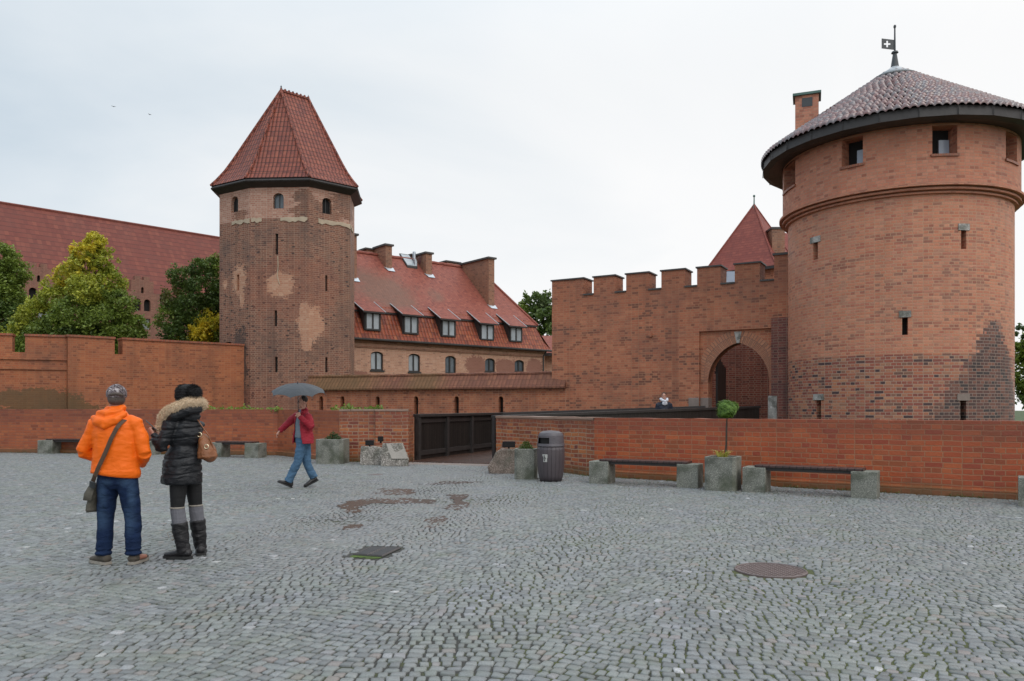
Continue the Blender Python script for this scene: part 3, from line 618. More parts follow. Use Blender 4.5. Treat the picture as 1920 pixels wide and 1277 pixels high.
# fascia, soffit
mb = MB(tower.location); ZE = 12.87
for i in range(8):
    a, b = EV[i], EV[(i+1) % 8]; c, d = BD[(i+1) % 8], BD[i]
    mb.face([(a.x, a.y, ZE), (b.x, b.y, ZE), (b.x, b.y, ZE-0.16), (a.x, a.y, ZE-0.16)])
    mb.face([(a.x, a.y, ZE-0.16), (b.x, b.y, ZE-0.16), (c.x, c.y, ZE-0.36), (d.x, d.y, ZE-0.36)])
    mb.tube([(a.x, a.y, ZE-0.1), (b.x, b.y, ZE-0.1)], 0.06, 6)
mb.build('eave', M['timber'], tower)
R1, R2 = Vector((-12.06, 40.4, 18.13)), Vector((-10.93, 41.5, 18.13))
top = [R1, R1, R1, R2, R2, R2, R1, R1]
mb = MB(tower.location); e3 = [Vector((v.x, v.y, ZE+0.03)) for v in [p+(p-OC.xy)*0.012 for p in EV]]
def ringv(i, t, zt):
    p = e3[i].lerp(top[i], t); p.z = e3[i].z+(top[i].z-e3[i].z)*zt; return p
prof = [(0, 0), (0.09, 0.062), (0.2, 0.15), (0.31, 0.26), (1.0, 1.0)]
for i in range(8):
    j = (i+1) % 8
    for (t0, s0), (t1, s1) in zip(prof[:-1], prof[1:]):
        q = [ringv(i, t0, s0), ringv(j, t0, s0), ringv(j, t1, s1), ringv(i, t1, s1)]
        if (q[2]-q[3]).length < 1e-4: q = q[:3]
        mb.face(q)
roof = mb.build('roof', M['oroof'], tower)
mb = MB(tower.location)
for i in range(8):
    mb.tube([ringv(i, t, s)+Z*0.02 for t, s in prof], 0.075, 6, ref=(0, 0, 1))
rp = [R1.lerp(R2, k/7) for k in range(8)]
mb.tube(rp, 0.09, 6, ref=(0, 0, 1))
for k in range(8): mb.ell(rp[k]+Z*0.07, (0.07, 0.07, 0.1), 6)
mb.build('ridge_tile', M['oroof'], roof)
mb = MB(tower.location); mb.tube([R1, R1+Z*0.28], [0.04, 0.01], 5); mb.ell(R1+Z*0.2, (0.05, 0.05, 0.05), 6); mb.build('finial', M['metal'], tower)
mb = MB(tower.location); mb.tube([R2, R2+Z*0.22], [0.04, 0.01], 5); mb.build('finial', M['metal'], tower)

# ------------------------------------------------------------ left crenellated wall
A = Vector((-24.3, 32.0)); B = Vector((-19.5, 34.05)); C_ = Vector((-13.95, 38.75))
wl = empty('crenellated_wall', (B.x, B.y, -3.2), 'long orange brick castle wall with narrow crenel gaps left of the octagonal tower', 'wall')
def px_u(px, A, d):
    k = (px-CX)/F_PX; t = (k*A.y-A.x)/(d.x-k*d.y); return t, A.y+t*d.y
mb = MB(wl.location); cp = MB(wl.location)
d = (B-A).normalized(); L = (B-A).length; F = frame(A, d, (-d.y, d.x)); tp_ = 4.66
u1, Y = px_u(23, A, d); u2, _ = px_u(47, A, d); zg = zat(660, Y)
slab(mb, F, [(-12, -3.2), (L, -3.2), (L, tp_), (u2, tp_), (u2, zg), (u1, zg), (u1, tp_), (-12, tp_)], T=0.55)
for a_, b_ in ((-12, u1), (u2, L)): cp.box((a_-0.03, -0.06, tp_), (b_+0.03 if b_ < L else b_-0.02, 0.62, tp_+0.09), F)
for zz in (zat(674, 33.9), zat(692, 33.9)): mb.box((-12, -0.07, zz-0.04), (L+0.0, 0.0-0.004, zz+0.09), F)
d = (C_-B).normalized(); L2 = (C_-B).length; F2 = frame(B-Vector((-d.y, d.x))*0.32, d, (-d.y, d.x))
B_ = B-Vector((-d.y, d.x))*0.32
u1, Y = px_u(215, B_, d); u2, _ = px_u(230, B_, d); zg = zat(664, Y)
slab(mb, F2, [(-0.1, -3.2), (L2+0.6, -3.2), (L2+0.6, tp_-0.0), (u2, tp_), (u2, zg), (u1, zg), (u1, tp_), (-0.1, tp_)], T=0.8)
for a_, b_ in ((-0.13, u1), (u2, L2+0.5)): cp.box((a_-0.03, -0.06, tp_+0.004), (b_+0.03, 0.86, tp_+0.095), F2)
mb.build('wall', M['cren'], wl); cp.build('coping', M['cope_brick'], wl)

# ------------------------------------------------------------ low tile-capped wall across the moat
A = Vector((2.35, 32.95)); B = Vector((-10.0, 37.7)); d = (A-B).normalized(); L = (A-B).length
mw = empty('capped_wall', (A.x, A.y, -3.2), 'low brick moat wall under a mossy tiled cap with small arched loopholes', 'wall')
F = frame(B, d, (-d.y, d.x)); mb = MB(mw.location); hs = []
for px in (602, 642, 708, 780, 856, 939):
    u, Y = px_u(px, B, d); z1 = zat(743, Y); hs.append(arch(u-0.11, u+0.11, z1-0.95, z1-0.12, z1, 6))
slab(mb, F, rect(0, L, -3.2, 2.42), hs, T=0.6, hd=0.32)
mb.build('wall', M['moat'], mw); 
for u_ in hs:
    mb = MB(mw.location); slab(mb, F, [(x, z) for x, z in u_], T=0.01, front=0.3, back=False); mb.build('loophole', M['black'], mw)
mb = MB(mw.location)
pr = [(-0.22, 2.40), (-0.22, 2.47), (0.3, 3.06), (0.82, 2.47), (0.82, 2.40)]
for k in range(4):
    (w0, z0), (w1, z1) = pr[k], pr[k+1]; mb.face([F(-0.1, w0, z0), F(L-0.05, w0, z0), F(L-0.05, w1, z1), F(-0.1, w1, z1)])
mb.face([F(L-0.05, w, z) for w, z in pr]); mb.face([F(-0.1, -0.22, 2.40), F(L-0.05, -0.22, 2.40), F(L-0.05, 0.82, 2.40), F(-0.1, 0.82, 2.40)])
cap = mb.build('roof_cap', M['mossroof'], mw)
mb = MB(mw.location); mb.tube([F(L*k/40-0.1, 0.3, 3.07+0.012*sin(k*2.1)) for k in range(41)], 0.07, 6, ref=(0, 0, 1)); mb.build('ridge_tile', M['mossroof'], cap)
mb = MB(mw.location)

# ------------------------------------------------------------ gate wall
GA = Vector((1.72, 33.3)); gd = Vector((8.42, -4.8)).normalized(); GL = 9.75
gw = empty('gate_wall', (GA.x, GA.y, -3.2), 'tall crenellated brick gate wall with pointed arch gateway beside the round tower', 'wall')
F = frame(GA, gd, (-gd.y, gd.x)); U = lambda px: px_u(px, GA, gd)[0]
ZM, ZG = 7.0, 6.29
ms_ = [(1033.7, 1094), (1113, 1153), (1174, 1216), (1240, 1284), (1307, 1351), (1377.6, 1425)]
out = [(0, -3.2), (GL, -3.2), (GL, ZG)]
for a_, b_ in ms_[::-1]:
    ua, ub = max(0, U(a_)), U(b_); out += [(ub, ZG), (ub, ZM), (ua, ZM), (ua, ZG)]
out = out[:-1]
# recessed rectangular panel around the arch
pu0, pu1 = U(1311), U(1446); pz1 = zat(619, 29.6)
au0, au1 = U(1326), U(1441); ac = U(1381); azs, azt = zat(716, 29.6), zat(642, 29.4)
ah = (au1-au0)/2; zf = 0.25
A_out = [(x, z) for x, z in arch(au0, au1, zf, azs, azt, 10, True)]
mb = MB(gw.location)
slab(mb, F, out, [rect(pu0, pu1, zf, pz1)], T=0.9)
mb.build('wall', M['gate'], gw)
mb = MB(gw.location)
slab(mb, F, rect(pu0, pu1, zf, pz1), [A_out], T=0.62, front=0.13)
mb.build('arch_panel', M['gate'], gw)
# brick voussoirs
mb = MB(gw.location); a_in = A_out[2:]; cx_ = (au0+au1)/2
def offs(p, i, d):
    a_, b_ = a_in[max(i-1, 0)], a_in[min(i+1, len(a_in)-1)]; t = Vector((b_[0]-a_[0], b_[1]-a_[1])).normalized(); n_ = Vector((t.y, -t.x))
    if n_.dot(Vector((p[0]-cx_, p[1]-azs+0.3))) < 0: n_ = -n_
    return (p[0]+n_.x*d, p[1]+n_.y*d)
acc = 0
for i in range(len(a_in)-1):
    p, q = a_in[i], a_in[i+1]; P2, Q2 = offs(p, i, 0.52), offs(q, i+1, 0.52); P2 = (min(max(P2[0], pu0+0.02), pu1-0.02), min(P2[1], pz1-0.02)); Q2 = (min(max(Q2[0], pu0+0.02), pu1-0.02), min(Q2[1], pz1-0.02))
    l = sqrt((p[0]-q[0])**2+(p[1]-q[1])**2)
    mb.face([F(p[0], 0.118, p[1]), F(q[0], 0.118, q[1]), F(Q2[0], 0.118, Q2[1]), F(P2[0], 0.118, P2[1])], [(acc, 0), (acc+l, 0), (acc+l, 0.52), (acc, 0.52)])
    mb.face([F(p[0], 0.118, p[1]), F(q[0], 0.118, q[1]), F(q[0], 0.5, q[1]), F(p[0], 0.5, p[1])], [(acc, 0), (acc+l, 0), (acc+l, 0.38), (acc, 0.38)])
    acc += l
mb.build('arch_ring', M['arch'], gw)
mb = MB(gw.location); kx = cx_
slab(mb, F, [(kx-0.05, azt-0.02), (kx+0.05, azt-0.02), (kx+0.14, azt+0.42), (kx-0.14, azt+0.42)], T=0.1, front=0.09); mb.build('keystone', M['stone'], gw)
for a_, b_, z0, z1, fr, mt in ((U(1291), pu0-0.003, 0.4, 1.95, -0.03, M['imp']), (pu0+0.003, au0+0.02, 0.1, 1.95, 0.10, M['imp']), (U(1441), U(1458), -0.1, 2.0, -0.12, M['stone'])):
    mb = MB(gw.location); mb.box((a_, fr, z0), (b_, fr+0.5, z1), F); mb.build('impost_stone', mt, gw, bevel=0.02)
cp = MB(gw.location)
for a_, b_ in ms_: 
    ua, ub = max(0, U(a_)), U(b_); cp.box((ua-0.05, -0.05, ZM), (ub+0.05, 0.95, ZM+0.055), F)
for (a0, a1), (b0, b1) in zip(ms_[:-1], ms_[1:]): cp.box((U(a1)-0.0, -0.05, ZG), (U(b0)+0.0, 0.95, ZG+0.06), F)
cp.box((U(1425), -0.05, ZG), (U(1452), 0.95, ZG+0.06), F)
cp.build('coping', M['coping'], gw)
mb = MB(gw.location); u0, u1 = U(1444), GL+0.9
mb.box((u0+0.06, -0.10, -3.2), (u1, 0.0-0.003, 4.9), F); mb.build('buttress', M['dark'], gw)
mb = MB(gw.location); mb.box((U(1452), -0.06, 4.9), (u1, 0.93, 7.2), F); mb.build('end_pier', M['gate'], gw)
mb = MB(gw.location); mb.box((U(1452)-0.05, -0.12, 7.2), (u1, 0.98, 7.28), F); mb.build('coping', M['coping'], gw)
# open door leaf against the left reveal, inner passage wall
mb = MB(gw.location)
for k in range(5): mb.box((au0+0.12+0.003*k, 0.78+0.26*k, 0.25), (au0+0.2, 1.03+0.26*k, 3.6-0.1*k), F)
mb.box((au0+0.08, 0.78, 2.9), (au0+0.12, 2.05, 3.0), F); mb.box((au0+0.08, 0.78, 1.0), (au0+0.12, 2.05, 1.1), F)
mb.build('gate_door', M['timber2'], gw)
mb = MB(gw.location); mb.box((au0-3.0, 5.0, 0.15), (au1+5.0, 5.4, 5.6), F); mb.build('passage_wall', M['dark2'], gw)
mb = MB(gw.location); u_, Y_ = px_u(1220, GA, gd); z_ = zat(632, Y_)
mb.box((u_-0.07, -0.1, z_), (u_+0.07, -0.003, z_+0.14), F); mb.build('corbel_brick', M['gate'], gw)

# ------------------------------------------------------------ round tower
rt = empty('round_tower', (RT.x, RT.y, -3.2), 'round orange brick tower with wide conical tiled roof and iron pennant', 'tower')
def ringwall(mb, R, z0, z1, opens, depth, segs=120):
    """opens: (a0, a1, z0, z1) angles; builds cells and reveals"""
    As = sorted(set([2*pi*k/segs for k in range(segs+1)]+[a % (2*pi) for o in opens for a in o[:2]])); Zs = sorted({z0, z1}|{z for o in opens for z in o[2:4]})
    pt = lambda a, r, z: Vector((RT.x+r*cos(a), RT.y+r*sin(a), z))
    for i in range(len(As)-1):
        a, b = As[i], As[i+1]
        if b-a < 1e-6: continue
        for j in range(len(Zs)-1):
            zc_, ac_ = (Zs[j]+Zs[j+1])/2, (a+b)/2; uvs = [(a*R, Zs[j]), (b*R, Zs[j]), (b*R, Zs[j+1]), (a*R, Zs[j+1])]
            hole = any((o[0] % (2*pi)) < ac_ < (o[1] % (2*pi)) and o[2] < zc_ < o[3] for o in opens)
            r = R-depth if hole else R
            if not hole: mb.face([pt(a, r, Zs[j]), pt(b, r, Zs[j]), pt(b, r, Zs[j+1]), pt(a, r, Zs[j+1])], uvs)
    for a0, a1, y0, y1 in opens:
        for a in (a0, a1): mb.face([pt(a, R, y0), pt(a, R-depth, y0), pt(a, R-depth, y1), pt(a, R, y1)], [(0, y0), (depth, y0), (depth, y1), (0, y1)])
        for z in (y0, y1):
            mb.face([pt(a0, R, z), pt(a1, R, z), pt(a1, R-depth, z), pt(a0, R-depth, z)], [(a0*R, 0), (a1*R, 0), (a1*R, depth), (a0*R, depth)])
def arcbox(mb, a0, a1, r0, r1, z0, z1, n=3):
    pt = lambda a, r, z: Vector((RT.x+r*cos(a), RT.y+r*sin(a), z))
    for k in range(n):
        a, b = a0+(a1-a0)*k/n, a0+(a1-a0)*(k+1)/n
        mb.face([pt(a, r1, z0), pt(b, r1, z0), pt(b, r1, z1), pt(a, r1, z1)]); mb.face([pt(a, r0, z0), pt(a, r1, z0), pt(b, r1, z0), pt(b, r0, z0)]); mb.face([pt(a, r0, z1), pt(b, r0, z1), pt(b, r1, z1), pt(a, r1, z1)])
    for a in (a0, a1): mb.face([pt(a, r0, z0), pt(a, r1, z0), pt(a, r1, z1), pt(a, r0, z1)])
opens = []; lint = []
for px, w, y0, y1 in ((1529, 9, 455, 487), (1807, 10, 432, 467), (1697, 11, 595, 628), (1535, 9, 750, 786), (1806, 11, 751, 790)):
    a0, Y0 = cyl(px-w/2, RR); a1, Y1 = cyl(px+w/2, RR); Y = (Y0+Y1)/2; z1, z0 = zat(y0, Y), zat(y1, Y)
    opens.append((a0, a1, z0, z1)); lint.append((a0, a1, z1, px))
mb = MB(rt.location); ringwall(mb, RR, -3.2, 8.12, opens, 0.5); mb.build('wall', M['round'], rt, smooth=False)
for a0, a1, z0, z1 in opens:
    mb = MB(rt.location); arcbox(mb, a0, a1, RR-0.5, RR-0.26, z0, z1); mb.build('loophole', M['black'], rt)
for a0, a1, z1, px in lint:
    mb = MB(rt.location); m_w = (a1-a0)*0.55; arcbox(mb, a0-m_w, a1+m_w, RR-0.1, RR+0.03, z1, z1+0.2)
    mb.build('lintel', M['stone'] if px not in (1806,) else M['imp'], rt)
up = []
for x0, x1 in ((1470, 1491), (1578, 1618), (1748, 1795), (1886, 1907)):
    a0, Y0 = cyl(x0, RU); a1, Y1 = cyl(x1, RU); up.append((a0, a1, 9.18, 10.04))
wa = 0.205
for k in range(1, 4):     # the same windows go round the back
    a0 = up[-1][1]+0.62*k+0.0; up.append((a0, a0+wa, 9.18, 10.04)) if a0 < up[0][0]+2*pi-0.5 else None
up = [(a0, a1, z0, z1) for a0, a1, z0, z1 in up if (a0 % (2*pi)) < (a1 % (2*pi))]
mb = MB(rt.location); ringwall(mb, RU, 8.3, 10.14, up, 0.5); mb.build('upper_wall', M['round_up'], rt)
for a0, a1, z0, z1 in up:
    mb = MB(rt.location); arcbox(mb, a0, a1, RU-0.56, RU-0.47, z0, z1); w_ = mb.build('window', M['black'], rt)
    am = (a0+a1)/2; lo = (am, a1-0.004) if am < -pi/2 else (a0+0.004, am)
    mb = MB(rt.location); arcbox(mb, lo[0], lo[1], RU-0.465, RU-0.40, z0+0.02, z0+0.55); mb.build('window_pane', M['glassb'], w_)
    mb = MB(rt.location); arcbox(mb, a0-0.012, a1+0.012, RU-0.3, RU+0.05, z0-0.07, z0+0.003, 4); mb.build('sill', M['cope_brick'], w_)
mb = MB(rt.location)
for R_, z0, z1 in ((3.60, 8.02, 8.10), (3.70, 8.115, 8.20), (3.80, 8.215, 8.31)):
    for k in range(120): 
        a, b = 2*pi*k/120, 2*pi*(k+1)/120; pt = lambda a, r, z: Vector((RT.x+r*cos(a), RT.y+r*sin(a), z))
        rm = R_-0.045
        mb.face([pt(a, R_, z0+0.02), pt(b, R_, z0+0.02), pt(b, R_, z1), pt(a, R_, z1)], [(a*R_, z0), (b*R_, z0), (b*R_, z1), (a*R_, z1)])
        mb.face([pt(a, 3.4, z0-0.01), pt(b, 3.4, z0-0.01), pt(b, R_, z0+0.02), pt(a, R_, z0+0.02)]); mb.face([pt(a, 3.4, z1), pt(b, 3.4, z1), pt(b, R_, z1), pt(a, R_, z1)])
mb.build('cornice', M['round_up'], rt)
RE, ZEV = 4.40, 10.42
mb = MB(rt.location)
pt = lambda a, r, z: Vector((RT.x+r*cos(a), RT.y+r*sin(a), z))
for k in range(26):      # fascia boards: straight planks, 26 round the eave
    a, b = 2*pi*k/26+0.05, 2*pi*(k+1)/26+0.05
    for (r0, z0), (r1, z1) in (((RE-0.06, ZEV-0.02), (RE-0.02, ZEV-0.32)), ((RE-0.02, ZEV-0.32), (RE-0.22, ZEV-0.38)), ((RE-0.22, ZEV-0.38), (3.66, 10.12))):
        mb.face([pt(a, r0, z0), pt(b, r0, z0), pt(b, r1, z1), pt(a, r1, z1)])
    mb.tube([pt(a, RE-0.015, ZEV-0.05), pt(a, RE-0.0, ZEV-0.33)], 0.012, 4)
mb.build('eave', M['timber'], rt)
# roof: rows of barrel tiles
mb = MB(rt.location); ZAP = 13.36; rows = 19; sl_ = (ZAP-ZEV)/RE
for i in range(rows):
    r0 = RE*(1-i*0.94/rows)+0.035; r1 = RE*(1-(i+1)*0.94/rows); nc = max(12, int(2*pi*r0/0.215)); sg = 8; offa = random.random()
    zz = lambda r: ZEV+(RE-r)*sl_
    R0, R1_, R0b = [], [], []
    for k in range(nc*sg):
        a = (k/sg+offa)/nc*2*pi; x_ = ((k % sg)/sg-0.5)/0.40; h = 0.125*sqrt(max(0.0, 1-x_*x_))-0.03; jz = 0.012*noise.noise((k//sg*1.7, i*3.1, 0))
        R0.append(mb.vert(pt(a, r0, zz(r0)+0.045+h+jz))); R1_.append(mb.vert(pt(a, r1, zz(r1)-0.005+h*0.8))); R0b.append(mb.vert(pt(a, r0-0.01, zz(r0)-0.01+h*0.5)))
    m = nc*sg
    for k in range(m):
        k2 = (k+1) % m; t_ = (k//sg)*0.37+i*1.13
        mb.idx([R0[k], R0[k2], R1_[k2], R1_[k]], [(t_*7, 0)]*4); mb.idx([R0b[k], R0b[k2], R0[k2], R0[k]], [(t_*7, 0)]*4)
tm, nt = newmat('barrel_tiles'); uvn = nd(nt, 'ShaderNodeUVMap'); wn_ = nd(nt, 'ShaderNodeTexWhiteNoise', {0: uvn.outputs[0]}); geo = nd(nt, 'ShaderNodeNewGeometry')
c = ramp(nt, wn_.outputs['Value'], [(0, (0.10, 0.032, 0.028)), (0.5, (0.15, 0.046, 0.04)), (1, (0.20, 0.066, 0.058))])
ns = nd(nt, 'ShaderNodeTexNoise', {'Vector': geo.outputs['Position'], 'Scale': 3.0, 'Detail': 6.0})
c = mixc(nt, sstep(nt, ns.outputs['Fac'], 0.42, 0.65), c, (0.13, 0.10, 0.105)); finish(nt, Base_Color=c, Roughness=0.2, Specular_IOR_Level=1.0, Coat_Weight=0.55, Coat_Roughness=0.08)
roof = mb.build('roof', tm, rt, smooth=True)
mb = MB(rt.location); mb.tube([pt(0, 0, ZAP-0.40), pt(0, 0, ZAP-0.10), pt(0, 0, ZAP+0.08)], [0.80, 0.32, 0.07], 24, cap=0.1); mb.build('lead_cap', M['lead'], roof, smooth=True)
fn_ = MB(rt.location); mb = fn_
mb.tube([pt(0, 0, ZAP), pt(0, 0, ZAP+0.5), pt(0, 0, ZAP+0.53), pt(0, 0, ZAP+0.58)], [0.14, 0.065, 0.12, 0.1], 12, cap=0.2)
mb.tube([pt(0, 0, ZAP+0.5), pt(0, 0, ZAP+1.42)], [0.035, 0.025], 8); mb.ell(pt(0, 0, ZAP+1.45), (0.05, 0.05, 0.07), 8)
fin = mb.build('finial', M['metal'], rt)
mb = MB(rt.location); c0 = pt(0, 0, 0); fz = ZAP+0.85; 
FF = lambda u, w, z: Vector((RT.x-u, RT.y+w, z))
# pennant with a cross cut through
h_ = 0.17; cu = 0.26
cross = []
for sx, sy in ((1, 1),):
    a_, b_ = 0.032, 0.115
    cross = [(cu-a_, fz-b_), (cu+a_, fz-b_), (cu+a_, fz-a_), (cu+b_, fz-a_), (cu+b_, fz+a_), (cu+a_, fz+a_), (cu+a_, fz+b_), (cu-a_, fz+b_), (cu-a_, fz+a_), (cu-b_, fz+a_), (cu-b_, fz-a_), (cu-a_, fz-a_)]
slab(mb, FF, [(0.02, fz-h_-0.03), (0.45, fz-h_+0.02), (0.45, fz+h_+0.02), (0.02, fz+h_-0.03)], [cross], T=0.02); mb.build('pennant', M['metal'], fin)
# chimney of the round tower
CHX = P(1513, 765, 27.0); chd = Vector((0.93, -0.36)); F = frame(CHX.xy, chd, (0.36, 0.93))
ch = MB(rt.location); ch.box((-0.38, -0.35, 10.4), (0.38, 0.35, 12.35), F); co = ch.build('chimney', M['round_up'], rt)
ch = MB(rt.location); ch.box((-0.46, -0.43, 12.35), (0.46, 0.43, 12.43), F); ch.build('chimney_cap', M['green'], co)
ch = MB(rt.location); ch.box((-0.16, -0.36, 11.95), (0.18, -0.33, 12.25), F); ch.build('vent', M['metal'], co)
# ------------------------------------------------------------ plaza walls
def path_wall(name, pts, hts, mat, label, T=0.45, plinth=0.0, ends=(0, 0), cap=None):
    """low wall along pts (inner face), heights per point; returns root"""
    rt_ = empty(name, (pts[0][0], pts[0][1], -0.05), label, 'wall'); rt_['kind'] = 'thing'
    mb = MB(rt_.location); cp = MB(rt_.location); acc = 0
    n = len(pts); P2 = [Vector(p) for p in pts]; off = []
    for i in range(n):
        d0 = (P2[min(i+1, n-1)]-P2[i]) if i < n-1 else (P2[i]-P2[i-1]); d1 = (P2[i]-P2[i-1]) if i > 0 else d0
        n0, n1 = Vector((-d0.y, d0.x)).normalized(), Vector((-d1.y, d1.x)).normalized(); k = (n0+n1).normalized(); off.append(k/max(0.5, k.dot(n0)))
    for i in range(n-1):
        a, b = P2[i], P2[i+1]; L = (b-a).length; h0, h1 = hts[i], hts[i+1]; oa, ob = a+off[i]*T, b+off[i+1]*T
        u0, u1 = acc, acc+L; acc += L; capz = 0.0
        v = lambda p, z: (p.x, p.y, z)
        N = max(1, int(L/0.29))
        for k in range(N):      # slight waver along the top
            p, q = a.lerp(b, k/N), a.lerp(b, (k+1)/N); op, oq = oa.lerp(ob, k/N), oa.lerp(ob, (k+1)/N)
            jp = 0.014*noise.noise((p.x*3.3, p.y*3.3, 5)); jq = 0.014*noise.noise((q.x*3.3, q.y*3.3, 5))
            zp, zq = h0+(h1-h0)*k/N+jp, h0+(h1-h0)*(k+1)/N+jq; up, uq = u0+(u1-u0)*k/N, u0+(u1-u0)*(k+1)/N
            mb.face([v(p, -0.3), v(q, -0.3), v(q, zq), v(p, zp)], [(up, -0.3), (uq, -0.3), (uq, zq), (up, zp)])
            mb.face([v(op, -3.2), v(oq, -3.2), v(oq, zq), v(op, zp)], [(up, -3.2), (uq, -3.2), (uq, zq), (up, zp)])
            mb.face([v(p, zp), v(q, zq), v(oq, zq), v(op, zp)], [(up, 0), (uq, 0), (uq, T), (up, T)])
            if cap:
                i_p, i_q = p-off[i]*0.02, q-off[i+1]*0.02
                for e0, e1, c0, c1, s0, s1 in ((i_p, i_q, zp+0.003, zq+0.003, 0.05, 0.05),):
                    cp.face([v(e0, c0), v(e1, c1), v(e1, c1+0.05), v(e0, c0+0.05)], [(up, 0), (uq, 0), (uq, .05), (up, .05)])
                    cp.face([v(e0, c0+0.05), v(e1, c1+0.05), v(oq, c1+0.05), v(op, c0+0.05)], [(up, 0), (uq, 0), (uq, T), (up, T)])
                    cp.face([v(e0, c0), v(e1, c1), v(oq, c1), v(op, c0)], [(up, 0), (uq, 0), (uq, T), (up, T)])
        for j, (p, o, h) in enumerate(((a, oa, h0), (b, ob, h1))):
            if (i == 0 and j == 0) or (i == n-2 and j == 1): mb.face([v(p, -3.2), v(o, -3.2), v(o, h), v(p, h)], [(u0, -3.2), (u0+T, -3.2), (u0+T, h), (u0, h)])
        if plinth:
            nn = -off[i]; m0 = MB(rt_.location); q0, q1 = a-off[i]*0.07, b-off[i+1]*0.07
            m0.face([v(q0, -0.2), v(q1, -0.2), v(q1, plinth), v(q0, plinth)], [(u0, -0.2), (u1, -0.2), (u1, plinth), (u0, plinth)])
            m0.face([v(q0, plinth), v(q1, plinth), v(b, plinth+0.03), v(a, plinth+0.03)], [(u0, 0), (u1, 0), (u1, .08), (u0, .08)])
            m0.face([v(q0, -0.2), v(a, -0.2), v(a, plinth+0.03), v(q0, plinth)]); m0.face([v(q1, -0.2), v(b, -0.2), v(b, plinth+0.03), v(q1, plinth)])
            m0.build('plinth', mat, rt_)
    mb.build('wall', mat, rt_)
    if cap: cp.build('coping', cap, rt_)
    return rt_
m_('cap_light', plain('wet_pale_capping', (0.30, 0.20, 0.155), 0.3, 0.35, 3))
pw = path_wall('plaza_wall', WALL_R, [1.325, 1.325], M['pz'], 'long low wall of orange red brick behind the two benches on the right', plinth=0.13)
pw2 = path_wall('plaza_wall', WALL_L, [1.50, 1.505, 1.50, 1.475], M['pzl'], 'long low brick wall behind the people on the left side of the square', plinth=0.12)
p1 = path_wall('bridge_pier', [PIER_L[0], (-3.95, 22.28), (-3.9, 22.1), (-2.95, 22.05)], [1.46]*4, M['pzo'], 'patched old brick pier left of the bridge, dark bricks above the granite blocks', T=0.75, cap=M['cap_light'])
p2 = path_wall('bridge_pier', [PIER_R[0], (1.20, 18.7), (1.24, 18.62), PIER_R[1]], [1.28]*4, M['pzo'], 'old brick pier right of the bridge, behind the litter bin', T=0.6, cap=M['cap_light'])
for o, l in ((p1, 0), (p2, 0)): o['group'] = 'piers either side of the bridge'

# ------------------------------------------------------------ bridge
def plankmat(name, c1, c2, rough=0.3, w=0.16):
    m, nt = newmat(name); uvn = nd(nt, 'ShaderNodeUVMap'); xy = nd(nt, 'ShaderNodeSeparateXYZ', {0: uvn.outputs[0]})
    q = mth(nt, 'DIVIDE', xy.outputs[0], w); wn = nd(nt, 'ShaderNodeTexWhiteNoise', {1: mth(nt, 'FLOOR', q)}, noise_dimensions='1D')
    fr = mth(nt, 'FRACT', q); g = mth(nt, 'MAXIMUM', sstep(nt, fr, 0.1, 0.02), sstep(nt, fr, 0.9, 0.98))
    gn = nd(nt, 'ShaderNodeTexNoise', {'Vector': nd(nt, 'ShaderNodeMapping', {'Vector': uvn.outputs[0], 'Scale': (14, 1.2, 1)}), 'Scale': 2.0, 'Detail': 5.0})
    c = mixc(nt, wn.outputs['Value'], c1, c2); c = mixc(nt, mth(nt, 'MULTIPLY', gn.outputs['Fac'], 0.6), c, [x*0.4 for x in c1]); c = mixc(nt, g, c, (0.006, 0.005, 0.005))
    bp = nd(nt, 'ShaderNodeBump', {'Height': mth(nt, 'SUBTRACT', mth(nt, 'MULTIPLY', gn.outputs['Fac'], 0.4), g), 'Strength': 0.5, 'Distance': 0.015})
    finish(nt, Base_Color=c, Roughness=rough, Normal=bp.outputs[0]); return m
m_('deckp', plankmat('wet_deck_planks', (0.13, 0.065, 0.045), (0.085, 0.048, 0.036), 0.25, 0.2))
m_('panelp', plankmat('black_parapet_boards', (0.030, 0.024, 0.021), (0.018, 0.015, 0.014), 0.42, 0.17))
br = empty('bridge', (1.5, 26.0, -3.2), 'dark timber plank bridge with solid board parapets leading to the gateway', 'bridge')
L0, L1, L2_, Rr0, Rr1 = Vector((-2.85, 22.9)), Vector((-0.45, 29.2)), Vector((7.35, 29.55)), Vector((-0.5, 21.75)), Vector((9.15, 28.75))
dz = lambda x, y: 0.012+max(0.0, min(1.0, (x-1.0)/6.5))*0.24
mb = MB(br.location)
dk = [Vector((-2.95, 22.15)), Vector((-0.44, 21.35)), Rr1, L2_+Vector((0.2, 0.5)), L1, L0]
poly = [(p.x, p.y) for p in dk]
for t in tessellate_polygon([[Vector((x, y, 0)) for x, y in poly]]):
    mb.face([(poly[i][0], poly[i][1], dz(*poly[i])) for i in t], [((poly[i][0]*-0.35+poly[i][1]*0.94), poly[i][0]) for i in t])
for i in range(len(poly)):
    a, b = poly[i], poly[(i+1) % len(poly)]; mb.face([(a[0], a[1], dz(*a)), (b[0], b[1], dz(*b)), (b[0], b[1], dz(*b)-0.3), (a[0], a[1], dz(*a)-0.3)])
mb.build('deck', M['deckp'], br)
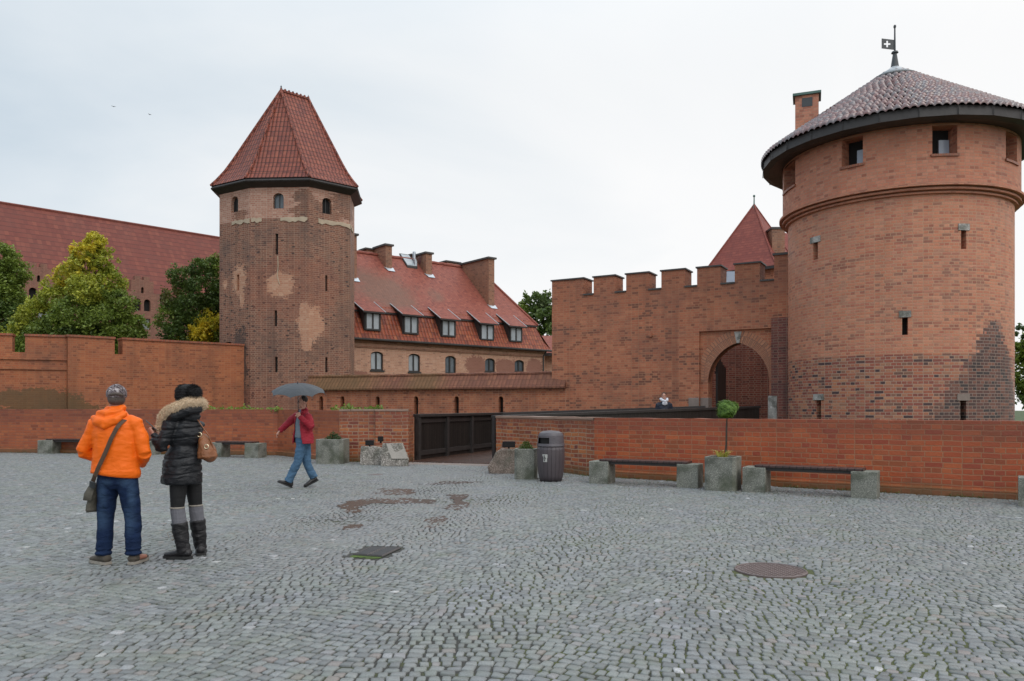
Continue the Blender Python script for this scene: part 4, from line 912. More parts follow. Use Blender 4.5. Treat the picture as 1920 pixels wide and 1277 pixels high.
def parapet(a, b, za, zb, inner, nm='parapet', first=0.0, step=1.85):
    d = (b-a).normalized(); L = (b-a).length; nin = Vector((-d.y, d.x))*inner
    F0 = frame(a, d, nin)
    H = lambda u: za+(zb-za)*u/L; D = lambda u: dz(*(a+d*u))
    mb = MB(br.location)
    mb.face([F0(0, 0, D(0)-0.25), F0(L, 0, D(L)-0.25), F0(L, 0, H(L)-0.06), F0(0, 0, H(0)-0.06)], [(0, 0), (L, 0), (L, 1.3), (0, 1.3)])
    mb.face([F0(0, -0.05, D(0)-0.25), F0(L, -0.05, D(L)-0.25), F0(L, -0.05, H(L)-0.06), F0(0, -0.05, H(0)-0.06)], [(0, 0), (L, 0), (L, 1.3), (0, 1.3)])
    for q in (0, L): mb.face([F0(q, 0, D(q)-0.25), F0(q, -0.05, D(q)-0.25), F0(q, -0.05, H(q)-0.06), F0(q, 0, H(q)-0.06)])
    o = mb.build(nm, M['panelp'], br)
    def bar(z0f, z1f, w0, w1, mat, name, u0=0, u1=None):
        u1 = L if u1 is None else u1; m2 = MB(br.location); c = []
        for u in (u0, u1):
            for w, zf in ((w0, z0f), (w1, z0f), (w1, z1f), (w0, z1f)): c.append(m2.vert(F0(u, w, zf(u))))
        for q in ((0, 1, 2, 3), (7, 6, 5, 4), (0, 4, 5, 1), (1, 5, 6, 2), (2, 6, 7, 3), (3, 7, 4, 0)): m2.idx([c[i] for i in q])
        m2.build(name, mat, o, bevel=0.006)
    bar(lambda u: H(u)-0.075, lambda u: H(u)+0.01, -0.12, 0.15, M['timber'], 'hand_rail')
    bar(lambda u: H(u)-0.26, lambda u: H(u)-0.14, 0.002, 0.05, M['timber'], 'rail')
    bar(lambda u: D(u)+0.12, lambda u: D(u)+0.26, 0.002, 0.05, M['timber'], 'rail')
    u = first
    while u < L: bar(lambda x: D(x)-0.25, lambda x: H(x)-0.078, -0.004, 0.11, M['timber'], 'post', u, u+0.14); u += step
parapet(L0, L1, 1.36, 1.37, -1, step=1.95); parapet(L1, L2_, 1.37, 1.62, -1, step=2.0); parapet(Rr0, Rr1, 1.33, 1.62, 1, step=2.0)
for p in ((0.5, 25), (3.5, 26.5), (6.0, 28.2)):
    for dx in (-1.2, 1.0):
        mb = MB(br.location); mb.tube([(p[0]+dx, p[1]-dx*0.5, -3.2), (p[0]+dx, p[1]-dx*0.5, -0.1)], 0.16, 8); mb.build('pile', M['timber2'], br)
mb = MB(); mb.box((-3.2, 21.45, -0.15), (-0.6, 22.1, 0.004), lambda x, y, z: Vector((x, y-0.3*(x+3.2), z)))
struct(mb.build('threshold_stone', M['imp'], bevel=0.01))

# ------------------------------------------------------------ mansard house
HA = Vector((-9.3, 45.0)); hd_ = Vector((11.56, 9.5)).normalized(); hn = Vector((-hd_.y, hd_.x)); HF = frame(HA, hd_, hn)
house = empty('mansard_house', (HA.x+6*hd_.x, HA.y+6*hd_.y, 0), 'long pale brick house with red mansard roof, five dormers and many chimneys', 'house')
WB, ZBK, WR, ZR, HL = 0.85, 7.72, 5.0, 11.75, 15.0; SL = (ZR-ZBK)/(WR-WB)
def fac(px, w=0.0):
    k = (px-CX)/F_PX; a = HA+hn*w; t = (k*a.y-a.x)/(hd_.x-k*hd_.y); return t, a.y+t*hd_.y
def roof_hit(px, py):
    k = (px-CX)/F_PX; m = (HY-py)/F_PX
    # w = (k*Y-ax)*hn.x+(Y-ay)*hn.y ; z = EYE+m*Y = ZBK+(w-WB)*SL
    c1 = k*hn.x+hn.y; c0 = -(HA.x*hn.x+HA.y*hn.y); Y = (ZBK-EYE+(c0-WB)*SL)/(m-c1*SL)
    x = k*Y; return (x-HA.x)*hd_.x+(Y-HA.y)*hd_.y, c0+c1*Y, Y
hl = house.location; U0 = -5.0
mb = MB(hl); hs = []; ws = []
for px in (707, 777, 845, 919, 974):
    u, Y = fac(px); w = 0.42; z0, z1 = zat(697, Y) if px > 900 else zat(694+(px-707)*0.045, Y), zat(659+(px-707)*0.06, Y)
    h = arch(u-w, u+w, z0, z1-0.22, z1, 8); hs.append(h); ws.append((u, w, z0, z1))
slab(mb, HF, rect(U0, HL, 0, 5.62), hs, T=0.4, hd=0.2, back=False)
slab(mb, lambda u, w, z: HF(HL-w, u, z), [(0.4, 0), (9.3, 0), (9.3, 5.6), (9.1, ZBK), (0.9, ZBK), (0.4, 5.6)], T=0.3)
mb.build('wall', M['mans'], house)
for (u, w, z0, z1), h in zip(ws, hs):
    mb = MB(hl); slab(mb, HF, arch(u-w+.002, u+w-.002, z0, z1-0.22, z1-.002, 8), T=0.02, front=0.15)
    pane = mb.build('window', M['glass'] if u < 6 else M['glassd'], house)
    mb = MB(hl)
    for a, b in ((u-w, u-w+0.07), (u+w-0.07, u+w)): mb.box((a, 0.09, z0), (b, 0.148, z1-0.2), HF)
    mb.box((u-0.045, 0.09, z0), (u+0.045, 0.148, z1-0.05), HF)
    mb.box((u-w, 0.092, z0), (u+w, 0.147, z0+0.07), HF); mb.tube([HF(x, 0.11, z-0.03) for x, z in h[2:]], 0.04, 4, ref=(0, 0, 1))
    mb.build('window_frame', M['frame'], pane)
    mb = MB(hl); mb.box((u-w-0.06, -0.06, z0-0.1), (u+w+0.06, 0.1, z0-0.003), HF); mb.build('sill', M['frame'], pane)
mb = MB(hl); mb.box((U0, -0.05, 5.1), (HL, -0.003, 5.2), HF); mb.box((U0, -0.12, 5.38), (HL, -0.003, 5.62), HF); mb.build('cornice', M['chim'], house)
def quad(mb, pts, F=HF): mb.face([F(*p) for p in pts])
# lower steep roof
mb = MB(hl)
quad(mb, [(U0, -0.38, 5.62), (HL+0.3, -0.38, 5.62), (HL-0.1, -0.1, 6.1), (U0, -0.1, 6.1)])
quad(mb, [(U0, -0.1, 6.1), (HL-0.1, -0.1, 6.1), (HL-0.55, 0.75, ZBK+0.0), (U0, 0.75, ZBK+0.0)])
quad(mb, [(HL+0.3, -0.38, 5.62), (HL+0.3, 9.7, 5.62), (HL-0.55, 9.2, ZBK), (HL-0.55, 0.75, ZBK)])
mb.build('lower_roof', M['mlow'], house)
mb = MB(hl); mb.tube([HF(U0, -0.42, 5.58), HF(HL+0.3, -0.42, 5.56)], 0.07, 6, ref=(0, 0, 1)); gt = mb.build('gutter', M['frame'], house)
mb = MB(hl); mb.tube([HF(HL-0.15, -0.35, 5.5), HF(HL-0.2, -0.12, 5.2), HF(HL-0.2, -0.1, 0)], 0.05, 6); mb.build('downpipe', M['frame'], house)
# upper roof with hip at the right end
mb = MB(hl); zb = ZBK+0.06; RE_ = 13.0
quad(mb, [(U0, WB-0.42, zb-0.42*SL), (HL-0.25, WB-0.42, zb-0.42*SL), (RE_, WR, ZR), (U0, WR, ZR)])
quad(mb, [(HL-0.25, WB-0.42, zb-0.42*SL), (HL-0.25, 9.6, zb-0.42*SL), (RE_, WR, ZR)])
quad(mb, [(U0, 9.6, zb-0.42*SL), (HL-0.25, 9.6, zb-0.42*SL), (RE_, WR, ZR), (U0, WR, ZR)])
up_roof = mb.build('roof', M['mroof'], house)
mb = MB(hl); quad(mb, [(U0, WB-0.42, zb-0.42*SL-0.02), (HL-0.25, WB-0.42, zb-0.42*SL-0.02), (HL-0.25, WB-0.42, zb-0.42*SL-0.12), (U0, WB-0.42, zb-0.42*SL-0.12)])
quad(mb, [(U0, WB-0.42, zb-0.42*SL-0.12), (HL-0.25, WB-0.42, zb-0.42*SL-0.12), (HL-0.3, WB+0.1, ZBK-0.05), (U0, WB+0.1, ZBK-0.05)]); mb.build('eave', M['timber'], house)
mb = MB(hl); mb.tube([HF(U0+(RE_-U0)*k/50, WR, ZR+0.04+0.02*(k % 2)) for k in range(51)], 0.11, 6, ref=(0, 0, 1)); mb.tube([HF(RE_, WR, ZR+0.03), HF(HL-0.25, WB-0.42, zb-0.42*SL+0.03)], 0.09, 6); mb.build('ridge_tile', M['mroof'], up_roof)
# dormers: the upper roof is drawn down over each window
for px0, px1, y0, y1 in ((685, 711, 587, 617), (757, 782, 593, 624), (828, 852, 601, 629), (901, 924, 609, 636), (956, 977, 614, 639)):
    u0, Y = fac(px0, -0.12); u1, _ = fac(px1, -0.12); z1, z0 = zat(y0, Y), zat(y1, Y)
    mb = MB(hl); zf = z1+0.1; wf = -0.42; ue0, ue1 = u0-0.28, u1+0.28
    top_w = 1.02; top_z = zb+(top_w-WB)*SL+0.05
    quad(mb, [(ue0, wf, zf), (ue1, wf, zf), (ue1, top_w, top_z), (ue0, top_w, top_z)]); dr = mb.build('dormer', M['mroof'], house)
    mb = MB(hl); quad(mb, [(ue0, wf, zf-0.015), (ue1, wf, zf-0.015), (ue1, wf, zf-0.1), (ue0, wf, zf-0.1)]); quad(mb, [(ue0, wf, zf-0.1), (ue1, wf, zf-0.1), (ue1, top_w, top_z-0.1), (ue0, top_w, top_z-0.1)])
    quad(mb, [(ue0, wf, zf-0.1), (ue0, wf, zf-0.015), (ue0, top_w, top_z-0.01), (ue0, top_w, top_z-0.1)])
    mb.build('soffit', M['timber'], dr)
    mb = MB(hl)
    for ue in (ue0, ue1): mb.tube([HF(ue, wf, zf+0.01), HF(ue, top_w, top_z+0.01)], 0.028, 5)
    mb.build('verge', M['lead'], dr)
    mb = MB(hl)
    for u in (u0-0.1, u1+0.1): quad(mb, [(u, -0.14, z0-0.08), (u, -0.14, zf-0.1), (u, top_w, top_z-0.12), (u, top_w, z0-0.08)])
    mb.build('cheek', M['timber'], dr)
    mb = MB(hl); quad(mb, [(u0-0.1, -0.13, z0-0.08), (u1+0.1, -0.13, z0-0.08), (u1+0.1, -0.13, zf-0.08), (u0-0.1, -0.13, zf-0.08)]); mb.build('front', M['frame'], dr)
    mb = MB(hl); um = (u0+u1)/2
    mb.box((u0, -0.17, z0), (u1, -0.145, z1), HF); wn_ = mb.build('window', M['glass'], dr)
    mb = MB(hl)
    for a, b in ((u0-0.04, u0+0.05), (um-0.05, um+0.05), (u1-0.05, u1+0.04)): mb.box((a, -0.21, z0-0.03), (b, -0.172, z1+0.03), HF)
    mb.box((u0, -0.209, z0-0.05), (u1, -0.173, z0+0.04), HF); mb.box((u0, -0.209, z1-0.02), (u1, -0.173, z1+0.05), HF); mb.build('window_frame', M['frame'], wn_)
# chimneys: (px, py of foot on the roof, px width, py of top, depth back up the slope)
def chimney(u0, u1, w0, w1, ztop, capo=0.1):
    mb = MB(hl); mb.box((u0, w0, ZBK+(w0-WB)*SL-0.4), (u1, w1, ztop), HF); c = mb.build('chimney', M['chim'], house)
    mb = MB(hl); mb.box((u0-capo, w0-capo, ztop-0.0), (u1+capo, w1+capo, ztop+0.12), HF); mb.build('chimney_cap', M['coping'], c)
    mb = MB(hl); zf = ZBK+(w0-WB)*SL; quad(mb, [(u0+0.1, w0-0.22, zf-0.22*SL+0.09), (u1+0.12, w0-0.22, zf-0.22*SL+0.09), (u1+0.12, w0+0.05, zf+0.05*SL+0.1), (u0-0.1, w0+0.05, zf+0.05*SL+0.1)]); mb.build('flashing', M['zinc'], c)
    return c
for fx, fy, wpx, ty, dep in ((669, 525, 13, 442, 1.3), (735, 506, 11, 462, 1.5), (810, 518, 11, 477, 1.5)):
    u, w, Y = roof_hit(fx, fy); wm = wpx*Y/F_PX/0.81
    chimney(u-wm, u, w, w+dep, zat(ty, Y))
u, w, Y = roof_hit(927, 576); chimney(u-0.5, u, w, WR+0.2, zat(488, Y+0.3), 0.12)
for x0, x1, ty in ((676, 699, 468), (762, 781, 479), (827, 858, 492)):
    mb = MB(hl); a, Y0 = fac(x0, WR+0.9); b, Y1 = fac(x1, WR+0.9)
    mb.box((a+0.25, WR+0.5, ZR-0.8), (b-0.1, WR+1.3, zat(ty+2, (Y0+Y1)/2)), HF); c = mb.build('chimney', M['chim'], house)
    mb = MB(hl); mb.box((a+0.1, WR+0.4, zat(ty+2, (Y0+Y1)/2)), (b, WR+1.4, zat(ty+2, (Y0+Y1)/2)+0.1), HF); mb.build('chimney_cap', M['coping'], c)
u, w, Y = roof_hit(770, 497); rz = lambda w_: ZBK+(w_-WB)*SL
mb = MB(hl)
c8 = [(u-0.45, w-0.3, rz(w-0.3)+0.12), (u+0.35, w-0.3, rz(w-0.3)+0.12), (u+0.35, w+0.75, rz(w+0.75)+0.12), (u-0.45, w+0.75, rz(w+0.75)+0.12)]
slab(mb, lambda a, b, c: HF(a, c, rz(c)+0.14-b), [(u-0.45, w-0.3), (u+0.35, w-0.3), (u+0.35, w+0.75), (u-0.45, w+0.75)], T=0.12); sk = mb.build('skylight', M['frame'], house)
mb = MB(hl); slab(mb, lambda a, b, c: HF(a, c, rz(c)+0.155-b), [(u-0.38, w-0.22), (u+0.28, w-0.22), (u+0.28, w+0.68), (u-0.38, w+0.68)], T=0.01); mb.build('pane', M['glass'], sk)
mb = MB(hl); uu, ww, YY = roof_hit(779, 500); mb.tube([HF(uu, ww, rz(ww)-0.1), HF(uu, ww, rz(ww)+0.35), HF(uu-0.1, ww, rz(ww)+0.55), HF(uu-0.1, ww, rz(ww)+1.0)], [0.13, 0.13, 0.11, 0.11], 8); mb.build('flue_pipe', M['zinc'], house)
m_('dish', plain('dish_red', (0.12, 0.05, 0.05), 0.5, 0.2))
mb = MB(hl); dc = P(795, 488, YY+0.3); R3 = Matrix.Rotation(radians(8), 3, 'Z') @ Matrix.Rotation(radians(12), 3, 'X')
mb.ell(dc, (0.40, 0.09, 0.42), 16, R3); mb.tube([dc, dc+Vector((0.25, 0.5, -0.5))], 0.03, 5); mb.build('satellite_dish', M['dish'], house)
# annex roof seen between the house and the gate wall
an = empty('annex', (4.5, 57.0, 0), 'small tiled annex with dark eave between pale house and gate wall', 'house')
F = frame((2.2, 55.9), (0.9, -0.1), (0.1, 0.9)); mb = MB(an.location)
mb.box((-0.5, 0, 0), (4, 4, 5.45), F); mb.build('wall', M['mans'], an)
mb = MB(an.location); z_e, z_t = zat(662, 55.5), zat(628, 57.5)
mb.face([F(-0.6, -0.5, z_e), F(4.3, -0.5, z_e), F(4.3, 2.2, z_t), F(-0.6, 2.2, z_t)]); mb.face([F(-0.6, 4.5, z_e), F(4.3, 4.5, z_e), F(4.3, 2.2, z_t), F(-0.6, 2.2, z_t)]); mb.build('roof', M['mroof'], an)
mb = MB(an.location); mb.box((-0.6, -0.55, z_e-0.22), (4.3, -0.45, z_e), F); mb.build('eave', M['timber'], an)

# ------------------------------------------------------------ castle hall with the huge roof
CA = Vector((-39.7, 60.0)); cd = Vector((12.4, 12.5)).normalized(); cn = Vector((-cd.y, cd.x)); CF = frame(CA, cd, cn)
castle = empty('castle_hall', (CA.x, CA.y, 0), 'huge castle hall under one steep dark red tiled roof behind the trees', 'castle')
cz = lambda w: 17.45+(w if w < 0 else -w)*1.15
mb = MB(castle.location)
for sgn in (-1, 1): mb.face([CF(-22, 0, 17.45), CF(40, 0, 17.45), CF(40, sgn*6, cz(6)), CF(-22, sgn*6, cz(6))])
cr = mb.build('roof', M['croof'], castle)
mb = MB(castle.location); mb.tube([CF(-22+k, 0, 17.47) for k in range(63)], 0.13, 5, ref=(0, 0, 1)); mb.build('ridge_tile', M['croof'], cr)
mb = MB(castle.location); slab(mb, CF, rect(-22, 40, 0, cz(6)+0.15), T=0.5, front=-5.6); slab(mb, CF, rect(-22, 40, 0, cz(6)+0.15), T=0.5, front=5.1)
mb.build('wall', M['castle'], castle)
mb = MB(castle.location); slab(mb, CF, rect(-22, 40, cz(6)-0.12, cz(6)+0.05), T=0.1, front=-6.1); mb.build('eave', M['timber'], castle)
for pxc, ytop in ((264, 519), (70, 495)):
    k = (pxc-CX)/F_PX; a = CA-cn*5.9; t = (k*a.y-a.x)/(cd.x-k*cd.y); Y = a.y+t*cd.y; zt = zat(ytop, Y)
    st = [(1.9, zt-3.2), (1.9, zt-2.35), (1.35, zt-2.35), (1.35, zt-1.3), (0.85, zt-1.3), (0.85, zt-0.35), (0.55, zt-0.35), (0.55, zt), (0.12, zt), (0.12, zt-0.28)]
    outl = [(t-x, z) for x, z in st[::-1]][::-1]; pts = [(t-1.9, 5.0), (t+1.9, 5.0)]+[(t+x, z) for x, z in st[1:]]+[(t-x, z) for x, z in st[::-1][:-1]]
    hs = [arch(t-0.62, t-0.12, zt-2.75, zt-2.05, zt-1.8, 6), arch(t+0.12, t+0.62, zt-2.75, zt-2.05, zt-1.8, 6), arch(t-0.1, t+0.1, zt-1.35, zt-1.0, zt-0.85, 4), rect(t-0.05, t+0.6, zt-4.2, zt-3.35)]
    mb = MB(castle.location); slab(mb, CF, pts, hs, T=0.5, front=-6.25, hd=0.3)
    g = mb.build('gable', M['castle'], castle)
    for n_, h in enumerate(hs):
        mb = MB(castle.location); slab(mb, CF, h, T=0.01, front=-5.99, back=False); mb.build('window', M['black'] if n_ < 3 else M['glass'], g)
    mb = MB(castle.location)
    for s_ in (-1, 1): mb.face([CF(t, -5.8, zt-0.8), CF(t, -2.2, zt-0.8), CF(t+s_*1.85, -2.2, zt-2.9), CF(t+s_*1.85, -5.8, zt-2.9)])
    mb.build('gable_roof', M['croof'], g)
# ------------------------------------------------------------ gatehouse with pyramid roof
gh = empty('gatehouse', (13.15, 42.0, 0), 'gatehouse with sharp pyramid roof and knobbed finial behind the battlements', 'tower')
c = Vector((13.15, 42.0)); ap = Vector((13.15, 42.0, 12.6)); mb = MB(gh.location); wl_ = MB(gh.location)
vs = [c+2.95*Vector((cos(radians(a)), sin(radians(a)))) for a in (-86, 4, 94, 184)]; zE = 8.78
for i in range(4):
    a, b = vs[i], vs[(i+1) % 4]
    m1 = [Vector((p.x, p.y, zE)).lerp(ap, 0.14)-Z*0.12 for p in (a, b)]
    mb.face([(a.x, a.y, zE), (b.x, b.y, zE), m1[1], m1[0]]); mb.face([m1[0], m1[1], ap])
    ai, bi = c+(a-c)*0.88, c+(b-c)*0.88; wl_.face([(ai.x, ai.y, 0), (bi.x, bi.y, 0), (bi.x, bi.y, zE), (ai.x, ai.y, zE)])
gr = mb.build('roof', M['groof'], gh); wl_.build('wall', M['gate'], gh)
mb = MB(gh.location)
for i in range(4): mb.tube([(vs[i].x, vs[i].y, zE), Vector((vs[i].x, vs[i].y, zE)).lerp(ap, 0.14)-Z*0.12, ap], 0.05, 5)
mb.build('hip_tile', M['groof'], gr)
mb = MB(gh.location); mb.tube([ap-Z*0.35, ap+Z*0.05], [0.16, 0.04], 8); mb.tube([ap, ap+Z*0.42], [0.04, 0.03], 6); mb.ell(ap+Z*0.46, (0.07, 0.07, 0.07), 8); mb.build('finial', M['green'], gh)
mb = MB(gh.location)
for i in range(4):
    a, b = vs[i], vs[(i+1) % 4]; mb.face([(a.x, a.y, zE-0.003), (b.x, b.y, zE-0.003), (b.x, b.y, zE-0.15), (a.x, a.y, zE-0.15)])
mb.build('eave', M['timber'], gh)
cc = P(1456, 765, 40.5); mb = MB(gh.location); mb.box((cc.x-0.33, cc.y-0.3, 7.5), (cc.x+0.33, cc.y+0.5, zat(431, 40.4))); cm_ = mb.build('chimney', M['chim'], gh)
mb = MB(gh.location); mb.box((cc.x-0.38, cc.y-0.35, zat(431, 40.4)), (cc.x+0.38, cc.y+0.55, zat(431, 40.4)+0.1)); mb.build('chimney_cap', M['coping'], cm_)
mb = MB(gh.location); q = P(1369, 520, 39.8); mb.box((q.x-0.28, 39.35, 7.95), (q.x+0.15, 39.7, 8.5)); mb.build('window', M['glassb'], gh)
rr_ = empty('rear_roof', (17.6, 50, 0), 'slope of red tiled roof just showing behind the round tower', 'house')
mb = MB(rr_.location); q0, q1 = P(1466, 455, 50), P(1500, 500, 50); z0 = zat(520, 50)
mb.face([(q0.x-0.4, 50, q0.z+0.8), (24, 50, q0.z-1.0), (24, 46.5, z0-0.5), (q0.x-0.4, 46.5, z0-0.5)]); mb.face([(q0.x-0.4, 50, q0.z+0.8), (24, 50, q0.z-1.0), (24, 53.5, z0-0.5), (q0.x-0.4, 53.5, z0-0.5)]); mb.build('roof', M['groof'], rr_)
mb = MB(rr_.location); mb.box((q0.x-0.1, 46.9, 0), (23.6, 53, z0-0.5)); mb.build('wall', M['gate'], rr_)
for o in (tower, wl, mw, gw, rt, house, an, castle, gh, rr_, br): o['kind'] = 'thing'

# ------------------------------------------------------------ vegetation
def leafcloud(name, mat, cent, size, cols, parent=None, off=(0, 0, 0), aspect=0.55, up=0.25, seed=1):
    """one mesh of leaf quads; cent (n,3), size (n,), cols (n,3)"""
    rg = np.random.default_rng(seed); n = len(cent); off = np.array(off)
    nr = rg.normal(size=(n, 3)); nr[:, 2] = np.abs(nr[:, 2])+up; nr /= np.linalg.norm(nr, axis=1)[:, None]
    a = rg.normal(size=(n, 3)); a -= nr*(a*nr).sum(1)[:, None]; a /= np.linalg.norm(a, axis=1)[:, None]; b = np.cross(nr, a)
    s = size[:, None]; q = np.stack([cent-a*s, cent-b*s*aspect, cent+a*s, cent+b*s*aspect], 1)-off
    me = bpy.data.meshes.new(name); me.vertices.add(4*n); me.vertices.foreach_set('co', q.reshape(-1).astype(np.float32))
    me.loops.add(4*n); me.loops.foreach_set('vertex_index', np.arange(4*n, dtype=np.int32)); me.polygons.add(n)
    me.polygons.foreach_set('loop_start', np.arange(0, 4*n, 4, dtype=np.int32)); me.polygons.foreach_set('loop_total', np.full(n, 4, np.int32))
    at = me.attributes.new('tint', 'FLOAT_COLOR', 'POINT'); c4 = np.repeat(np.concatenate([cols, np.ones((n, 1))], 1), 4, 0)
    at.data.foreach_set('color', c4.reshape(-1).astype(np.float32)); me.update(calc_edges=True); me.materials.append(mat)
    o = bpy.data.objects.new(name, me); COL.objects.link(o)
    if parent: o.parent = parent
    else: o.location = Vector(off.tolist())
    return o
def crown(bl, n_per, size, seed, shell=0.55):
    """bl = [(centre, radius, colour, colour2)]; leaves gathered in twig clumps inside each bough blob"""
    rg = np.random.default_rng(seed); C, Sz, K = [], [], []
    for c, r, c1, c2 in bl:
        n = int(n_per*r*r); m = max(6, n//26)
        d = rg.normal(size=(m, 3)); d /= np.linalg.norm(d, axis=1)[:, None]
        rad = r*(shell+(1-shell)*rg.random(m)**0.6)*(1+0.16*rg.normal(size=m)); tw = np.array(c)+d*rad[:, None]*np.array([1, 1, 0.9])
        j = rg.integers(0, m, n); p = tw[j]+rg.normal(size=(n, 3))*r*0.11
        t = rg.random(m)[j]*0.7+rg.random(n)*0.3; col = np.array(c1)*(1-t[:, None])+np.array(c2)*t[:, None]
        C.append(p); Sz.append(size*(0.6+0.8*rg.random(n))); K.append(col*(0.75+0.5*rg.random((n, 1))))
    return np.concatenate(C), np.concatenate(Sz), np.concatenate(K)
def tree(name, label, base, bl, n_per, size, seed, group=None, tr=0.28, trunk_top=None):
    base = Vector(base); t = empty(name, base, label, 'tree', group)
    C, Sz, K = crown(bl, n_per, size, seed); leafcloud('crown', M['leaf'], C, Sz, K, t, base, seed=seed)
    mb = MB(base); top = Vector(trunk_top) if trunk_top else Vector(max(bl, key=lambda b: b[0][2])[0]); rg = random.Random(seed)
    mid = base.lerp(top, 0.5)+Vector((rg.uniform(-.2, .2), rg.uniform(-.2, .2), 0)); pts = [base, base.lerp(mid, 0.5), mid, mid.lerp(top, 0.5), top]
    mb.tube(pts, [tr, tr*0.75, tr*0.55, tr*0.35, tr*0.1], 8)
    for b in bl:
        c = Vector(b[0]); f = min(0.8, max(0.12, (c.z-base.z)/(top.z-base.z)-0.22)); s = base.lerp(top, f)
        mb.tube([s, s.lerp(c, 0.5)+Vector((0, 0, -0.15)), c], [tr*0.28, tr*0.17, tr*0.05], 5)
    mb.build('trunk', M['bark'], t); return t
def blob_px(lst, Y0, seed=0):
    rg = random.Random(seed); out = []
    for px, py, rp, dy, c1, c2 in lst:
        Y = Y0+dy; out.append((tuple(P(px, py, Y)), rp*Y/F_PX, c1, c2))
    return out
g1, g2, g3 = (0.12, 0.185, 0.035), (0.23, 0.30, 0.045), (0.46, 0.46, 0.05); y1, y2 = (0.82, 0.60, 0.04), (0.64, 0.54, 0.05); dk = (0.07, 0.115, 0.028)
B1 = blob_px([(178, 455, 21, 0, y2, g3), (160, 475, 22, -0.3, y1, g3), (190, 490, 26, 0.2, g2, g3), (150, 505, 28, -0.4, y2, g2), (205, 530, 28, 0.3, g2, g3), (125, 525, 26, 0.2, y1, g2), (165, 545, 34, -0.8, g2, g3),
  (100, 560, 30, 0.0, g3, g2), (218, 570, 32, 0, g1, g2), (140, 590, 38, -0.9, g1, g2), (70, 590, 32, 0.3, g3, g2), (190, 605, 40, -0.7, g1, g2), (95, 625, 38, -0.4, dk, g2), (245, 610, 28, 0.2, g2, g1), (50, 622, 30, 0.4, g1, g3),
  (228, 640, 36, -0.3, g1, g2), (150, 640, 42, -0.6, dk, g1), (258, 640, 20, 0.3, g1, g2), (20, 640, 30, 0.3, g3, g1), (60, 655, 36, 0, g1, g2)], 42, 1)
tree('maple_tree', 'broad maple turning yellow at its top, between castle roof and crenellated wall', tuple(P(172, 765, 42).xy)+(0.1,), B1, 3400, 0.078, 11)
B2 = blob_px([(-5, 485, 34, 0, g1, g2), (22, 510, 28, 0.2, g1, g2), (-10, 540, 45, 0, g1, g2), (25, 560, 28, 0, g1, g2), (5, 600, 45, -0.5, dk, g1), (-40, 580, 50, 0, g1, g2), (-30, 640, 50, 0, g3, g2), (20, 640, 30, 0, g3, g1)], 46, 2)
tree('leafy_tree', 'dark green tree cut by the left edge of the photo', tuple(P(-15, 765, 46).xy)+(0.1,), B2, 2700, 0.085, 12)
B3 = blob_px([(378, 505, 24, 0, g1, dk), (402, 500, 22, 0.4, g1, g2), (345, 520, 26, 0, g1, (0.08, 0.12, 0.03)), (385, 545, 32, -0.3, dk, g1), (330, 560, 26, 0, g1, (0.16, 0.13, 0.04)), (360, 580, 34, -0.3, g1, dk), (405, 570, 26, 0.2, g1, dk), (320, 595, 26, 0, g2, g1),
  (345, 620, 34, -0.2, dk, g1), (390, 610, 28, -0.4, g3, y1), (375, 625, 22, -0.8, y1, y2), (408, 625, 24, 0, g1, g2), (325, 630, 22, 0, g1, dk), (400, 650, 30, 0, g3, g1), (352, 655, 26, -0.5, y1, g1)], 47, 3)
tree('linden_tree', 'rounded dark tree with one yellow branch beside the octagonal tower', tuple(P(368, 765, 47).xy)+(0.1,), B3, 2700, 0.08, 13)
B4 = blob_px([(1005, 570, 26, 0, g1, (0.07, 0.11, 0.04)), (985, 580, 20, 0, g1, g2), (1030, 575, 26, 0, g1, (0.10, 0.13, 0.06)), (1010, 605, 32, -1, dk, g1), (1045, 605, 30, 0, g1, dk), (975, 600, 20, 1, g1, dk), (1000, 630, 30, 0, dk, g1)], 78, 4)
tree('distant_tree', 'dark green tree top seen between house roof and gate wall', tuple(P(1010, 765, 78).xy)+(0.1,), B4, 420, 0.2, 14)
B5 = blob_px([(1925, 620, 16, 0, g1, (0.07, 0.12, 0.06)), (1918, 650, 16, 0, g1, g2), (1935, 680, 30, 0, g1, g2), (1920, 715, 20, 0, g1, g2), (1935, 740, 30, 0, dk, g1), (1960, 650, 40, 0, g1, g2)], 45, 5)
tree('leafy_tree', 'green tree showing in the gap right of the round tower', tuple(P(1935, 765, 45).xy)+(0.1,), B5, 1600, 0.12, 15)
# weeds growing behind the left wall's top
rg = np.random.default_rng(5); n = 1500; t = rg.random(n)
xs = np.array([P(385, 765, 25).x, ]); C = []; K = []; Sz = []
for px0, px1, h, n in ((385, 420, 0.16, 150), (425, 530, 0.14, 520), (620, 720, 0.15, 420), (455, 470, 0.22, 60), (645, 662, 0.25, 70), (700, 716, 0.2, 50)):
    for _ in range(n):
        f = random.random(); px = px0+(px1-px0)*f; Y = 26.1-(px-385)/335*2.4+random.uniform(0, 0.5)+0.2; p = P(px, 765, Y)
        C.append((p.x, p.y, 1.42+random.random()**1.6*h*(0.6+0.6*abs(noise.noise((px*0.08, 0, 0))))*1.5)); Sz.append(random.uniform(0.03, 0.07)); g = random.random()
        K.append((0.10+0.16*g, 0.20+0.14*g, 0.03+0.03*g))
o = leafcloud('weeds', M['leaf'], np.array(C), np.array(Sz), np.array(K), None, C[0], 0.5, 0.1, 9); tag(o, 'fresh green weeds growing along the top of the left plaza wall', 'weeds', kind='stuff')

